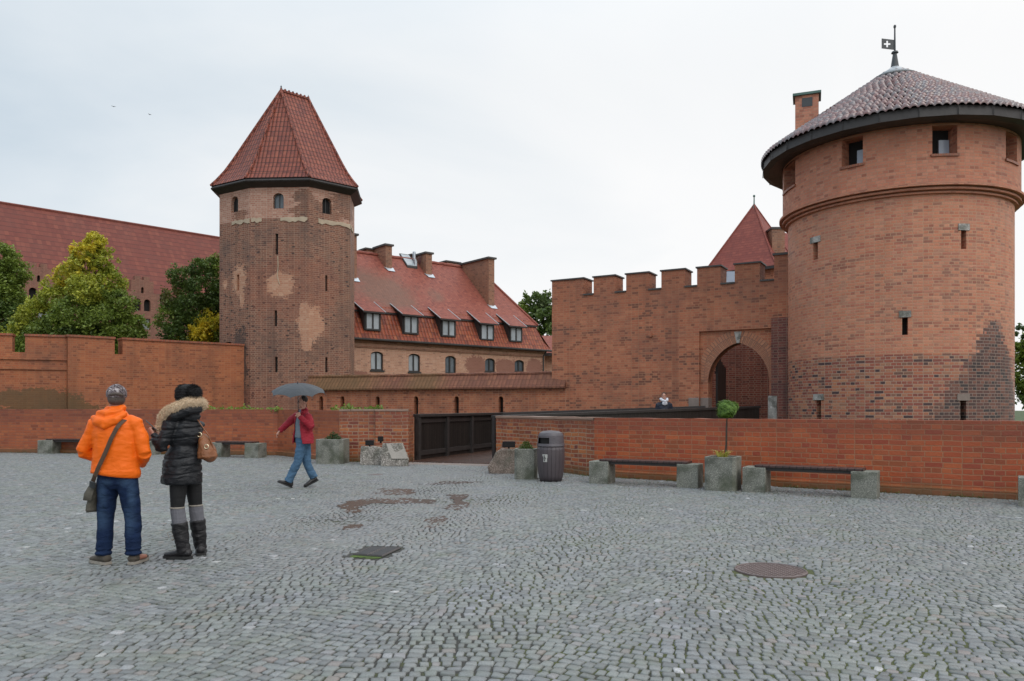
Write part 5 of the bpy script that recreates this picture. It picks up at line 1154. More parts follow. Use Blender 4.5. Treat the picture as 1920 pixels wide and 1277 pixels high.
C = []; Sz = []; K = []
for (a, b), n in (((WALL_R[0], WALL_R[1]), 2600), ((WALL_L[1], WALL_L[2]), 700), ((PIER_R[0], PIER_R[1]), 500), ((PIER_L[0], PIER_L[1]), 300)):
    a, b = Vector(a), Vector(b); d_ = (b-a).normalized(); n_ = Vector((d_.y, -d_.x))
    for _ in range(n):
        t_ = random.random()*(b-a).length
        if noise.noise((t_*1.7, a.x, 0)) < -0.12: continue
        w_ = 0.08+abs(random.gauss(0, 0.05)); p = a+d_*t_+n_*w_; g = random.random(); C.append((p.x, p.y, 0.004+random.random()**3*0.045)); Sz.append(random.uniform(0.008, 0.022)); K.append((0.05+0.08*g, 0.075+0.09*g, 0.02+0.01*g))
o = leafcloud('moss_growth', M['leaf'], np.array(C), np.array(Sz), np.array(K), None, C[0], 0.6, 0.3, 19); tag(o, 'low moss and weeds creeping along the foot of the plaza walls', 'moss', kind='stuff')
# ------------------------------------------------------------ street furniture
m_('agg', speckle('exposed_aggregate', (0.13, 0.135, 0.115), (0.19, 0.195, 0.165), (0.255, 0.25, 0.22), 95, 0.75, 0.35))
m_('aggtop', speckle('exposed_aggregate_top', (0.2, 0.19, 0.16), (0.32, 0.30, 0.26), (0.45, 0.42, 0.37), 55, 0.5))
m_('granite', speckle('rough_granite', (0.14, 0.125, 0.11), (0.26, 0.235, 0.21), (0.42, 0.39, 0.35), 45, 0.7, 0.35))
m_('granite2', speckle('brown_granite', (0.10, 0.075, 0.06), (0.17, 0.13, 0.105), (0.25, 0.2, 0.17), 70, 0.65, 0.2))
m_('seat', plankmat('bench_boards', (0.085, 0.045, 0.04), (0.055, 0.033, 0.032), 0.3, 0.12))
m_('soil', plain('soil', (0.03, 0.022, 0.015), 0.95, 0.4, 10))
def bench(loc, rz, L, label, bw=0.42):
    t = empty('bench', loc, label, 'bench', 'concrete block benches along the plaza walls', rz)
    for x in (0, L-bw):
        mb = MB(); mb.box((x, 0, -0.03), (x+bw, 0.45, 0.455)); mb.build('end_block', M['agg'], t, bevel=0.012)
    mb = MB(); 
    x0, x1 = bw*0.52, L-bw*0.52
    mb.box((x0, 0.02, 0.458), (x1, 0.43, 0.50)); mb.build('seat', M['seat'], t, bevel=0.006)
    mb = MB(); mb.box((bw, 0.06, 0.40), (L-bw, 0.12, 0.455)); mb.build('seat_rail', M['timber'], t)
    return t
g0 = G(1104, 906); bench((g0.x, g0.y, 0), radians(-27), 2.25, 'concrete and plank bench left of the potted topiary')
g0 = G(1391.5, 921.5); bench((g0.x, g0.y, 0), radians(-31), 2.28, 'concrete and plank bench right of the potted topiary')
g0 = G(1909, 949); bench((g0.x, g0.y, 0), radians(-33), 2.2, 'bench whose end block is cut by the right photo edge')
g0 = G(70, 850.5); bench((g0.x, g0.y, 0), radians(-7), 2.3, 'leftmost bench, far behind the man in orange', 0.55)
g0 = G(186, 851.5); bench((g0.x, g0.y, 0), radians(-9), 2.05, 'bench half hidden between the man in orange and woman')
g0 = G(484, 859); g0 = g0-Vector((cos(0.3), -sin(0.3), 0))*1.85; bench((g0.x, g0.y, 0), -0.3, 1.85, 'bench behind the tan shoulder bag', 0.5)
def planter(loc, rz, w, h, label, mat='agg', ch=0.05):
    t = empty('planter', loc, label, 'planter', 'square concrete planters', rz)
    mb = MB(); hw = w/2
    def ring(s, z, c): return [(hw*s*a-(c if k else 0)*(1 if a > 0 else -1), hw*s*b-(0 if k else c)*(1 if b > 0 else -1), z) for a, b, ks in ((1, -1, (0, 1)), (1, 1, (1, 0)), (-1, 1, (0, 1)), (-1, -1, (1, 0))) for k in ks]
    def rg(s, z, c):
        out = []
        for a, b in ((1, 1), (-1, 1), (-1, -1), (1, -1)):
            p = [(a*(hw*s), b*(hw*s-c), z), (a*(hw*s-c), b*(hw*s), z)]
            out += p if a*b > 0 else p[::-1]
        return out
    rs = [rg(1, -0.03, ch), rg(1, h-0.01, ch), rg(0.985, h, ch), rg(0.78, h, ch*0.6), rg(0.77, h-0.12, ch*0.6)]
    for A_, B_ in zip(rs[:-1], rs[1:]):
        for k in range(8): mb.face([A_[k], A_[(k+1) % 8], B_[(k+1) % 8], B_[k]])
    mb.build('tub', M[mat], t); mb = MB(); mb.face(rg(0.77, h-0.07, ch*0.6)); mb.build('soil', M['soil'], t)
    return t
gp = G(1352, 921); PT = (gp.x+0.12, gp.y+0.3, 0)
planter(PT, radians(-29), 0.58, 0.63, 'concrete planter holding the round topiary tree, between two benches')
g0 = G(618, 870); P2_ = (g0.x, g0.y+0.38, 0); planter(P2_, radians(-4), 0.78, 0.68, 'wide concrete planter beside the walker with umbrella', ch=0.09)
g0 = G(987, 899); P3_ = (g0.x, g0.y+0.25, 0); planter(P3_, radians(-6), 0.48, 0.66, 'concrete planter between brown boulder and litter bin')
def plant(name, label, base, r, h, n, sz, c1, c2, cat='plant', seed=3, asp=0.3, group=None):
    rg = np.random.default_rng(seed); th = rg.random(n)*2*pi; q = rg.random(n)**0.6; C = np.stack([base[0]+r*q*np.cos(th), base[1]+r*q*np.sin(th), base[2]+h*(1-q**1.6)*rg.random(n)+0.01], 1)
    t = rg.random((n, 1)); K = np.array(c1)*(1-t)+np.array(c2)*t
    o = leafcloud(name, M['leaf'], C, sz*(0.6+0.8*rg.random(n)), K, None, base, asp, 0.0, seed); return tag(o, label, cat, group)
plant('low_shrub', 'low dark shrub in the wide planter beside the walker', (P2_[0]+0.02, P2_[1], 0.62), 0.27, 0.26, 700, 0.035, (0.02, 0.05, 0.015), (0.06, 0.11, 0.03), 'shrub', 4)
plant('low_shrub', 'low green shrub in the planter left of the litter bin', (P3_[0], P3_[1], 0.6), 0.19, 0.24, 600, 0.03, (0.04, 0.08, 0.012), (0.11, 0.15, 0.03), 'shrub', 5)
# yellow grass tuft
mb = MB(PT); rgx = random.Random(6)
for k in range(70):
    a = rgx.random()*2*pi; l = rgx.uniform(0.1, 0.26); r0 = rgx.uniform(0, 0.08); p = Vector((PT[0]-0.03+r0*cos(a), PT[1]-0.06+r0*sin(a), 0.55)); d_ = Vector((cos(a), sin(a), 0)); w_ = Vector((-d_.y, d_.x, 0))*0.008
    m1, tpp = p+d_*l*0.35+Z*l*0.75, p+d_*l*0.9+Z*l*rgx.uniform(0.6, 1.0); mb.face([p-w_, p+w_, m1+w_, m1-w_]); mb.face([m1-w_, m1+w_, tpp])
m_('straw', plain('yellow_grass', (0.42, 0.40, 0.07), 0.6, 0.4, 8)); o = mb.build('grass_tuft', M['straw']); tag(o, 'yellow green grass tuft at the foot of the potted tree', 'grass')
tp_ = Vector((PT[0]+0.02, PT[1]-0.02, 0.5)); topi = empty('topiary_tree', tp_, 'small ball topiary on a thin bare stem in planter', 'tree')
tc_ = tp_+Vector((0.06, 0, 1.02)); rg = np.random.default_rng(8); n = 9000; d = rg.normal(size=(n, 3)); d /= np.linalg.norm(d, axis=1)[:, None]
lump = 1+0.13*np.sin(d[:, 0]*4+1)*np.cos(d[:, 2]*5)+0.08*np.sin(d[:, 1]*9+d[:, 0]*7); lump = np.where((d[:, 0] > 0.45) & (d[:, 2] < -0.1), lump*0.72, lump); rad = 0.205*(0.5+0.5*rg.random(n)**0.35)*lump*(1+0.05*rg.normal(size=n)); C = np.array(tc_)+d*rad[:, None]*np.array([1, 1, 0.86]); C[:, 2] = np.maximum(C[:, 2], tc_.z-0.13-0.03*rg.random(n))
t_ = rg.random((n, 1)); K = np.array([[0.06, 0.13, 0.02]])*(1-t_)+np.array([[0.20, 0.34, 0.05]])*t_
leafcloud('crown', M['leaf'], C, 0.016*(0.6+0.8*rg.random(n)), K, topi, tp_, 0.45, 0.1, 8)
mb = MB(tp_); mb.tube([tp_, tp_+Vector((0.03, 0, 0.4)), tp_+Vector((0.035, 0, 0.7)), tc_-Z*0.05], [0.014, 0.012, 0.012, 0.008], 7); mb.tube([tp_+Vector((0.05, 0.02, 0)), tp_+Vector((0.055, 0.02, 0.85))], 0.009, 5); mb.build('trunk', M['bark'], topi)

# litter bin
bg_ = G(1034, 904); BL = Vector((bg_.x, bg_.y+0.27, 0)); bin_ = empty('litter_bin', BL, 'dark brown barrel shaped litter bin with rounded hood beside the pier', 'litter bin')
def planked(name):
    m, nt = newmat(name); tc = nd(nt, 'ShaderNodeTexCoord'); sp = nd(nt, 'ShaderNodeSeparateXYZ', {0: tc.outputs['Object']}); ang = mth(nt, 'ARCTAN2', sp.outputs[1], sp.outputs[0])
    q = mth(nt, 'MULTIPLY', ang, 3.2); fr = mth(nt, 'FRACT', q); g = mth(nt, 'MAXIMUM', sstep(nt, fr, 0.06, 0.0), sstep(nt, fr, 0.94, 1.0)); wn = nd(nt, 'ShaderNodeTexWhiteNoise', {1: mth(nt, 'FLOOR', q)}, noise_dimensions='1D')
    n = nd(nt, 'ShaderNodeTexNoise', {'Vector': nd(nt, 'ShaderNodeMapping', {'Vector': tc.outputs['Object'], 'Scale': (8, 8, 2)}), 'Scale': 2.0, 'Detail': 6.0})
    c = mixc(nt, wn.outputs['Value'], (0.065, 0.05, 0.055), (0.045, 0.035, 0.038)); c = mixc(nt, mth(nt, 'MULTIPLY', n.outputs['Fac'], 0.7), c, (0.10, 0.085, 0.095)); c = mixc(nt, g, c, (0.012, 0.01, 0.01))
    bp = nd(nt, 'ShaderNodeBump', {'Height': mth(nt, 'SUBTRACT', n.outputs['Fac'], g), 'Strength': 0.6, 'Distance': 0.01}); finish(nt, Base_Color=c, Roughness=0.45, Normal=bp.outputs[0]); return m
m_('bin', planked('bin_staves')); m_('hood', plain('bin_hood', (0.085, 0.075, 0.085), 0.4, 0.3, 6, bump=0.3))
mb = MB(BL); R_ = [0.235, 0.262, 0.285, 0.295, 0.295, 0.285]; mb.tube([BL+Z*z for z in (0, 0.12, 0.3, 0.5, 0.66, 0.74)], R_, 28, cap=0.0); mb.build('barrel', M['bin'], bin_, smooth=True)
# hood with slot facing the camera-left
mb = MB(BL); sg = 36; zs = [0.745, 0.80, 0.925, 0.97, 1.02, 1.06, 1.075]; rs_ = [0.30, 0.285, 0.275, 0.27, 0.245, 0.17, 0.0]; slot = (radians(-160), radians(-100))
for i in range(len(zs)-1):
    for k in range(sg):
        a, b = -pi+2*pi*k/sg, -pi+2*pi*(k+1)/sg; mid = (a+b)/2
        if i == 1 and slot[0] < mid < slot[1]: continue
        q = [BL+Vector((rs_[j]*cos(x), rs_[j]*sin(x), zs[j])) for j, x in ((i, a), (i, b), (i+1, b), (i+1, a))]
        mb.face(q if rs_[i+1] > 0 else q[:3])
hood = mb.build('hood', M['hood'], bin_, smooth=True)
mb = MB(BL); mb.tube([BL+Z*0.76, BL+Z*0.94], 0.24, 20, cap=0.0); mb.build('opening', M['black'], hood)
m_('sticker', plain('sticker_white', (0.42, 0.42, 0.40), 0.5, 0.1)); mb = MB(BL); F = lambda a, r, z: BL+Vector((r*cos(a), r*sin(a), z)); a0 = radians(-118)
mb.face([F(a0-0.2, 0.288, 0.42), F(a0, 0.300, 0.42), F(a0, 0.301, 0.58), F(a0-0.2, 0.297, 0.58)]); mb.face([F(a0, 0.300, 0.42), F(a0+0.2, 0.288, 0.42), F(a0+0.2, 0.297, 0.58), F(a0, 0.301, 0.58)]); st = mb.build('sticker', M['sticker'], bin_)
mb = MB(BL); mb.ell(F(a0-0.03, 0.304, 0.545), (0.014, 0.006, 0.014), 8); mb.tube([F(a0-0.03, 0.304, 0.525), F(a0+0.02, 0.303, 0.48), F(a0-0.02, 0.30, 0.44)], 0.008, 5); mb.tube([F(a0-0.02, 0.304, 0.515), F(a0+0.09, 0.303, 0.50)], 0.006, 5); mb.build('pictogram', M['black'], st)

# boulders and granite blocks by the bridge
def rock(name, label, loc, outline, depth, mat, rz=0.0, top_in=0.12, group='granite blocks guarding the bridge mouth'):
    """front outline (x,z) swept back by depth, edges rounded, surface roughened"""
    mb = MB(); n = len(outline); f0 = [mb.vert((x, 0, z)) for x, z in outline]; cx_ = sum(x for x, z in outline)/n
    f1 = [mb.vert((cx_+(x-cx_)*0.9, depth, z*0.94)) for x, z in outline]
    mb.idx(f0); mb.idx(f1[::-1])
    for i in range(n): mb.idx([f0[i], f1[i], f1[(i+1) % n], f0[(i+1) % n]])
    me = mb.mesh(name); bm = bmesh.new(); bm.from_mesh(me); bmesh.ops.recalc_face_normals(bm, faces=bm.faces)
    bmesh.ops.bevel(bm, geom=bm.edges[:], offset=0.035, segments=2, affect='EDGES', profile=0.6)
    bmesh.ops.triangulate(bm, faces=bm.faces); 
    for _ in range(3): bmesh.ops.subdivide_edges(bm, edges=[e for e in bm.edges if e.calc_length() > 0.05], cuts=1); bmesh.ops.triangulate(bm, faces=bm.faces)
    bm.normal_update()
    for v in bm.verts: 
        p = v.co+Vector(loc)*1.0; v.co += v.normal*(0.022*noise.noise(p*4)+0.012*noise.noise(p*12))
    bm.to_mesh(me); bm.free(); me.materials.append(mat); me.polygons.foreach_set('use_smooth', [True]*len(me.polygons))
    o = bpy.data.objects.new(name, me); COL.objects.link(o); o.location = loc; o.rotation_euler = (0, 0, rz); return tag(o, label, 'stone', group)
g0 = G(941, 888); rock('boulder', 'brown wedge shaped boulder at the right side of the bridge mouth', (g0.x, g0.y, 0), [(-0.30, -0.05), (0.34, -0.05), (0.34, 0.57), (0.0, 0.6), (-0.14, 0.5), (-0.34, 0.14)], 0.5, M['granite2'])
g0 = G(696, 872); rock('granite_block', 'rough granite block carrying a floodlight, left of the bridge', (g0.x, g0.y, 0), [(-0.3, -0.05), (0.31, -0.05), (0.31, 0.40), (0.24, 0.50), (-0.29, 0.52)], 0.4, M['granite'])
g0 = G(738, 874); rock('granite_block', 'sloping pale faced granite wedge nearest the bridge opening', (g0.x, g0.y, 0), [(-0.36, -0.05), (0.38, -0.05), (0.40, 0.18), (0.22, 0.62), (-0.3, 0.62), (-0.36, 0.4)], 0.45, M['granite'])
mb = MB(); a_ = [(-0.02+g0.x, g0.y-0.03, 0.19), (g0.x+0.40, g0.y-0.02, 0.2), (g0.x+0.24, g0.y+0.1, 0.63), (g0.x-0.17, g0.y+0.1, 0.64)]
m_('pale_stone', plain('wet_pale_stone', (0.40, 0.37, 0.33), 0.25, 0.2, 6, bump=0.4))
mb = MB(); F = lambda u, w, z: Vector((g0.x+u, g0.y-0.035+w+(z-0.18)*0.12, z)); slab(mb, F, [(-0.05, 0.2), (0.38, 0.2), (0.235, 0.6), (-0.20, 0.6)], T=0.06); tag(mb.build('wedge_face', M['pale_stone'], bevel=0.008), 'pale wet sloping face of the granite wedge by bridge', 'stone')  # the wedge's pale sloping face, built as its own thin piece
def lamp(loc, rz, w, label):
    t = empty('floodlight', loc, label, 'floodlight', 'black floodlights on the stones', rz); mb = MB(); mb.box((-w/2, -0.06, 0.03), (w/2, 0.08, 0.17)); mb.build('housing', M['black'], t, bevel=0.01)
    mb = MB(); mb.box((-w/2+0.015, -0.066, 0.045), (w/2-0.015, -0.061, 0.155)); mb.build('lens', M['black'], t); mb = MB(); mb.box((-0.02, -0.02, -0.02), (0.02, 0.02, 0.04)); mb.build('bracket', M['black'], t)
p = P(954, 840, 18.5); lamp((p.x, p.y, 0.58), 0.1, 0.3, 'black floodlight on the brown boulder'); p = P(693, 834, 21.1); lamp((p.x, p.y, 0.5), 0.0, 0.22, 'black floodlight on the rough granite block')
p = P(714, 826, 21.3); lamp((p.x, p.y, 0.60), 0.8, 0.1, 'tiny black spotlight wedged between the two granite stones')

# manholes and grates
m_('iron', plain('rusty_iron', (0.15, 0.115, 0.11), 0.38, 0.35, 8))
mh = empty('manhole_cover', (MH.x, MH.y, 0), 'round rusty iron manhole cover in the right foreground cobbles', 'manhole cover')
mb = MB(mh.location); mb.tube([(MH.x, MH.y, -0.03), (MH.x, MH.y, 0.0)], MHR, 48, cap=0.0); mb.build('cover', M['iron'], mh)
mb = MB(mh.location)
for i in range(-11, 12):
    for j in range(-11, 12):
        x, y = i*0.028, j*0.028
        if x*x+y*y < 0.30**2 and (i+j) % 2: mb.box((MH.x+x-0.009, MH.y+y-0.009, 0.0), (MH.x+x+0.009, MH.y+y+0.009, 0.005))
mb.build('stud_pattern', M['iron'], mh)
mb = MB(mh.location); mb.tube([(MH.x+(MHR-0.012)*cos(a), MH.y+(MHR-0.012)*sin(a), 0.002) for a in [2*pi*k/48 for k in range(48)]], 0.008, 5, closed=True, ref=(0, 0, 1)); mb.build('rim', M['iron'], mh)
m_('grate', plain('dark_grate_iron', (0.06, 0.055, 0.055), 0.4, 0.35, 8)); m_('mossg', plain('bright_moss', (0.07, 0.115, 0.018), 0.9, 0.8, 9, bump=0.6))
q = GR; 
def lerp2(s, t): return (q[0].lerp(q[1], s)).lerp(q[3].lerp(q[2], s), t)
mb = MB(); e_ = [lerp2(0, 0), lerp2(.15, -.06), lerp2(.3, 0.02), lerp2(.42, -.05), lerp2(.5, .04), lerp2(.62, -.07), lerp2(.8, -.02), lerp2(1, 0.05), lerp2(1, 1), lerp2(.5, 1), lerp2(0, 1)]; mb.face([p_+Z*-0.005 for p_ in e_]); struct(mb.build('moss_bed', M['mossg']))
for s0, s1, lb in ((0.03, 0.47, 'left rusty drain grate set in mossy cobbles near the puddles'), (0.53, 0.97, 'right rusty drain grate set in mossy cobbles near the puddles')):
    gt_ = empty('drain_grate', lerp2((s0+s1)/2, 0.5), lb, 'drain grate', 'pair of drain grates'); 
    mb = MB(gt_.location); c4 = [lerp2(s0, 0.16), lerp2(s1, 0.16), lerp2(s1, 0.97), lerp2(s0, 0.97)]
    mb.tube([c+Z*0.0 for c in c4], 0.014, 4, closed=True, ref=(0, 0, 1)); mb.build('frame', M['grate'], gt_)
    mb = MB(gt_.location)
    for k in range(9):
        t_ = 0.20+0.73*k/8; a, b = lerp2(s0, t_), lerp2(s1, t_); mb.tube([a, b], 0.012, 4)
    mb.build('bars', M['grate'], gt_); mb = MB(gt_.location); mb.face([c-Z*0.003 for c in c4]); mb.build('pan', M['black'], gt_)
for i_, (px, py, r) in enumerate(((704, 890, 0.17), (362, 915, 0.10))):
    g0 = G(px, py); mb = MB((g0.x, g0.y, 0)); mb.tube([(g0.x, g0.y, -0.02), (g0.x, g0.y, 0.006)], r, 20, cap=0.0); o = mb.build('valve_cover', M['iron']); tag(o, ['small iron valve cover in front of the granite blocks', 'small iron valve cover in cobbles right of the woman'][i_], 'valve cover', 'small iron covers')
# birds
def bird(px, py, Y, rz, label):
    p = P(px, py, Y); t = empty('bird', p, label, 'bird', 'birds in flight', rz); mb = MB(); mb.tube([(0, -0.13, 0), (0, -0.06, 0.01), (0, 0.03, 0.01), (0, 0.1, 0.02), (0, 0.14, 0.02)], [0.012, 0.035, 0.045, 0.028, 0.012], 8); mb.face([(-0.01, -0.1, 0), (0.01, -0.1, 0), (0.04, -0.22, 0), (-0.04, -0.22, 0)]); mb.build('body', M['black'], t, smooth=True)
    for s in (-1, 1):
        mb = MB(); a = [(s*0.02, 0.07, 0.02), (s*0.14, 0.09, 0.09), (s*0.30, 0.0, 0.06), (s*0.15, -0.01, 0.085), (s*0.02, -0.05, 0.02)]; slab(mb, lambda u, w, z: Vector((u, z, 0.02+0.5*abs(u)*(0.6-abs(u))-w)), [(x, y) for x, y, z in a], T=0.008); mb.build('wing', M['black'], t)
bird(213, 200, 95, 0.6, 'small dark bird high in the left sky, further left of two'); bird(281, 215, 105, 1.2, 'small dark bird in the sky, nearer the octagonal tower')
# ------------------------------------------------------------ people
def organic(mb, name, mat, parent, voxel=0.010, it=3, disp=None, label=None, loc=None):
    me = bpy.data.meshes.new('tmp'); me.from_pydata(mb.v, [], mb.f); t = bpy.data.objects.new('tmp', me); COL.objects.link(t)
    m = t.modifiers.new('r', 'REMESH'); m.mode = 'VOXEL'; m.voxel_size = voxel
    s = t.modifiers.new('s', 'SMOOTH'); s.factor = 0.5; s.iterations = it
    dg = bpy.context.evaluated_depsgraph_get(); ev = t.evaluated_get(dg); out = bpy.data.meshes.new_from_object(ev); bpy.data.objects.remove(t); bpy.data.meshes.remove(me)
    out.name = name
    if disp:
        n = len(out.vertices); co = np.empty(n*3); out.vertices.foreach_get('co', co); nn = np.array([list(v.normal) for v in out.vertices]); co = co.reshape(-1, 3)
        d = np.array([disp(Vector(c)) for c in co]); co += nn*d[:, None]; out.vertices.foreach_set('co', co.reshape(-1))
    out.polygons.foreach_set('use_smooth', [True]*len(out.polygons)); out.update(); out.materials.clear(); out.materials.append(mat)
    o = bpy.data.objects.new(name, out); COL.objects.link(o)
    if parent: o.parent = parent
    if loc: o.location = loc
    if label: o['label'] = label
    return o
def hand(mb, w, d, n, ts, curl=0.5, k=1.0):
    """w wrist, d finger direction, n palm-facing normal, ts thumb side (+1/-1 along d x n), curl 0..1"""
    w, d, n = Vector(w), Vector(d).normalized(), Vector(n); n = (n-d*n.dot(d)).normalized(); a = d.cross(n)*ts
    mb.tube([w-d*0.02, w+d*0.02*k, w+d*0.055*k, w+d*0.09*k], [(0.026*k, 0.019*k), (0.034*k, 0.017*k), (0.042*k, 0.016*k), (0.040*k, 0.012*k)], 10, ref=a, cap=0.3)
    for i, L in enumerate((0.070, 0.080, 0.075, 0.058)):
        p = w+d*(0.088-0.004*abs(i-1.3))*k+a*(0.030-0.020*i)*k; pts = [p-d*0.015]; ang = 0.12
        for f, c in ((0.42, 0.9), (0.33, 1.1), (0.25, 0.8)):
            ang += curl*c; q = pts[-1]+(d*cos(ang)+n*sin(ang))*L*f*k*(1.15 if len(pts) == 1 else 1); pts.append(q)
        mb.tube(pts, [0.0092*k, 0.0088*k, 0.008*k, 0.007*k], 7, ref=a, cap=0.8)
    p = w+d*0.03*k+a*0.026*k; q = p+(a*0.75+d*0.55+n*0.25)*0.035*k; r = q+(a*0.25+d*0.75+n*0.5)*0.03*k; mb.tube([w+d*0.01, p, q, r], [0.014*k, 0.013*k, 0.0105*k, 0.009*k], 8, ref=n, cap=0.8)
def head(mb, c, f, k=1.0):
    """c = centre of skull, f = facing (horizontal-ish)"""
    c, f = Vector(c), Vector(f).normalized(); r = f.cross(Z).normalized(); u = r.cross(f); R3 = Matrix((r, f, u)).transposed(); L = lambda x, y, z: c+(r*x+f*y+u*z)*k
    mb.ell(L(0, -0.01, 0.02), (0.074*k, 0.094*k, 0.10*k), 18, R3); mb.ell(L(0, 0.03, -0.045), (0.057*k, 0.062*k, 0.072*k), 14, R3); mb.ell(L(0, 0.062, -0.092), (0.026*k, 0.026*k, 0.02*k), 10, R3)
    mb.tube([L(0, 0.082, 0.022), L(0, 0.098, -0.01), L(0, 0.112, -0.026), L(0, 0.09, -0.036)], [0.009*k, 0.011*k, 0.013*k, 0.010*k], 8, ref=r)
    for s in (-1, 1):
        mb.ell(L(s*0.028, 0.076, 0.028), (0.022*k, 0.014*k, 0.008*k), 10, R3); mb.ell(L(s*0.038, 0.064, -0.02), (0.022*k, 0.018*k, 0.020*k), 10, R3)
        mb.ell(L(s*0.077, -0.012, -0.006), (0.009*k, 0.019*k, 0.032*k), 10, R3)
    mb.ell(L(0, 0.085, -0.055), (0.024*k, 0.012*k, 0.006*k), 10, R3); mb.ell(L(0, 0.083, -0.067), (0.019*k, 0.012*k, 0.006*k), 10, R3)
    return L, R3
def cloth(name, c, rough=0.6, var=0.2, folds=0.5, extra=None, sheen=0.0, scale=(5, 5, 14), spec=0.5):
    m, nt = newmat(name); tc = nd(nt, 'ShaderNodeTexCoord'); pos = tc.outputs['Object']
    n = nd(nt, 'ShaderNodeTexNoise', {'Vector': nd(nt, 'ShaderNodeMapping', {'Vector': pos, 'Scale': scale, 'Rotation': (0.2, 0.3, 0)}), 'Scale': 1.0, 'Detail': 4.0, 'Distortion': 0.8})
    f = nd(nt, 'ShaderNodeTexNoise', {'Vector': pos, 'Scale': 260.0, 'Detail': 2.0}); col = mixc(nt, n.outputs['Fac'], [x*(1-var) for x in c], [min(1, x*(1+var)) for x in c])
    if extra: col = extra(nt, pos, col)
    h = mth(nt, 'ADD', n.outputs['Fac'], mth(nt, 'MULTIPLY', f.outputs['Fac'], 0.04)); bp = nd(nt, 'ShaderNodeBump', {'Height': h, 'Strength': folds, 'Distance': 0.05})
    b = finish(nt, Base_Color=col, Roughness=rough, Normal=bp.outputs[0]); b.inputs['Specular IOR Level'].default_value = spec; return m
skin = m_('skin', plain('skin', (0.50, 0.26, 0.19), 0.5, 0.12, 10)); m_('skin_d', plain('tanned_skin', (0.30, 0.13, 0.09), 0.5, 0.15, 10)); m_('hair', plain('dark_hair', (0.03, 0.02, 0.015), 0.6, 0.4, 60, bump=0.5, bscale=120)); m_('hairg', plain('cropped_grey_hair', (0.09, 0.07, 0.06), 0.8, 0.4, 60, bump=0.5, bscale=150))
def leg_body(mb, hip, knee, ankle, toe, k=1.0):
    hip, knee, ankle, toe = map(Vector, (hip, knee, ankle, toe)); mb.tube([hip, hip.lerp(knee, 0.45), knee, knee.lerp(ankle, 0.35), ankle], [0.078*k, 0.066*k, 0.05*k, 0.05*k, 0.034*k], 12, ref=(1, 0, 0))
    mb.tube([ankle+Z*0.01, ankle.lerp(toe, 0.35)-Z*0.02, toe+Z*0.0], [0.036, 0.034, 0.022], 10, ref=(0, 0, 1))
def shoe(parent, ankle, d, L=0.29, w=0.048, mat=None, sole=None, pitch=0.0, nm='shoe', top=0.10):
    """ankle on the ground plane under the leg, d toe direction, pitch lifts the toe (+) or heel (-)"""
    a = Vector(ankle); d = Vector((d[0], d[1], 0)).normalized(); up = Z.copy(); s = d.cross(up)
    if pitch: R_ = Matrix.Rotation(pitch, 3, s); d = R_ @ d; up = R_ @ up
    p = lambda x, z: a+d*x+up*z
    mb = MB(); mb.tube([p(-0.075, 0.055), p(-0.03, 0.058), p(0.05, 0.055), p(0.12, 0.043), p(L-0.1, 0.035), p(L-0.08, 0.032)], [(w*0.8, 0.034), (w*0.9, 0.045), (w*0.88, 0.042), (w, 0.032), (w*0.85, 0.025), (w*0.5, 0.018)], 14, ref=s, cap=0.4)
    mb.tube([p(-0.03, 0.05), p(-0.015, top+0.02)], [(0.046, 0.052), (0.047, 0.05)], 12, ref=s, cap=0.1); o = organic(mb, nm, mat, parent, 0.007, 3)
    mb = MB(); out = [(-0.085, -0.6), (-0.085, 0.6), (-0.02, 0.92), (0.06, 0.88), (0.12, 1.05), (L-0.10, 0.85), (L-0.07, 0.4), (L-0.07, -0.4), (L-0.10, -0.85), (0.12, -1.05), (0.06, -0.88), (-0.02, -0.92)]
    slab(mb, lambda u, v, z: p(u, v)+s*z, [(x, y*w*1.06) for x, y in out], T=0.026, front=0.0); mb.build('sole', sole, o, bevel=0.004); return o
def gpos(px, py): g = G(px, py); return Vector((g.x, g.y, 0.0))

# ---- the man in the orange jacket
A0 = gpos(215, 1057); mb = MB()
L_, R3 = head(mb, (0.02, 0.0, 1.655), (-0.42, 1, 0)); mb.tube([(0.02, -0.01, 1.62), (0.015, -0.01, 1.50), (0.01, 0, 1.44)], [0.058, 0.06, 0.075], 12)
mb.tube([(0.01, 0, 1.46), (0.01, 0, 1.40), (0.01, 0, 1.2), (0.015, 0, 1.0), (0.03, 0, 0.9)], [(0.13, 0.08), (0.18, 0.10), (0.165, 0.10), (0.16, 0.10), (0.15, 0.10)], 16)
for s, el, wr in ((-1, (-0.31, 0.0, 1.13), (-0.16, 0.17, 1.03)), (1, (0.315, 0.0, 1.10), (0.19, 0.17, 1.0))):
    mb.tube([(s*0.16+0.01, 0, 1.42), (s*0.2+0.01, 0, 1.36), el], [0.055, 0.05, 0.042], 10, ref=(0, 1, 0)); mb.tube([el, wr], [0.042, 0.028], 10, ref=(0, 0, 1)); hand(mb, wr, (-s*0.8, 0.2, -0.25), (0, -1, 0.1), -s, 0.35)
leg_body(mb, (-0.05, 0, 0.86), (-0.095, 0.01, 0.46), (-0.105, 0, 0.09), (-0.17, 0.13, 0.05)); leg_body(mb, (0.11, 0, 0.86), (0.18, 0.01, 0.46), (0.185, 0, 0.09), (0.25, 0.13, 0.05))
man = organic(mb, 'person', M['skin_d'], None, 0.0062, 2, loc=A0); tag(man, 'man seen from behind in bright orange hooded jacket, jeans and patterned cap', 'person', kind='thing')
def fold(p, a=0.010, fx=5.0, fz=11.0): return a*noise.noise((p.x*fx+p.z*2.2, p.y*fx, p.z*fz-p.x*5))+a*0.4*noise.noise((p.x*17, p.y*17, p.z*30))
orange = cloth('orange_shell', (0.88, 0.148, 0.004), 0.5, 0.10, 0.3, spec=0.3)
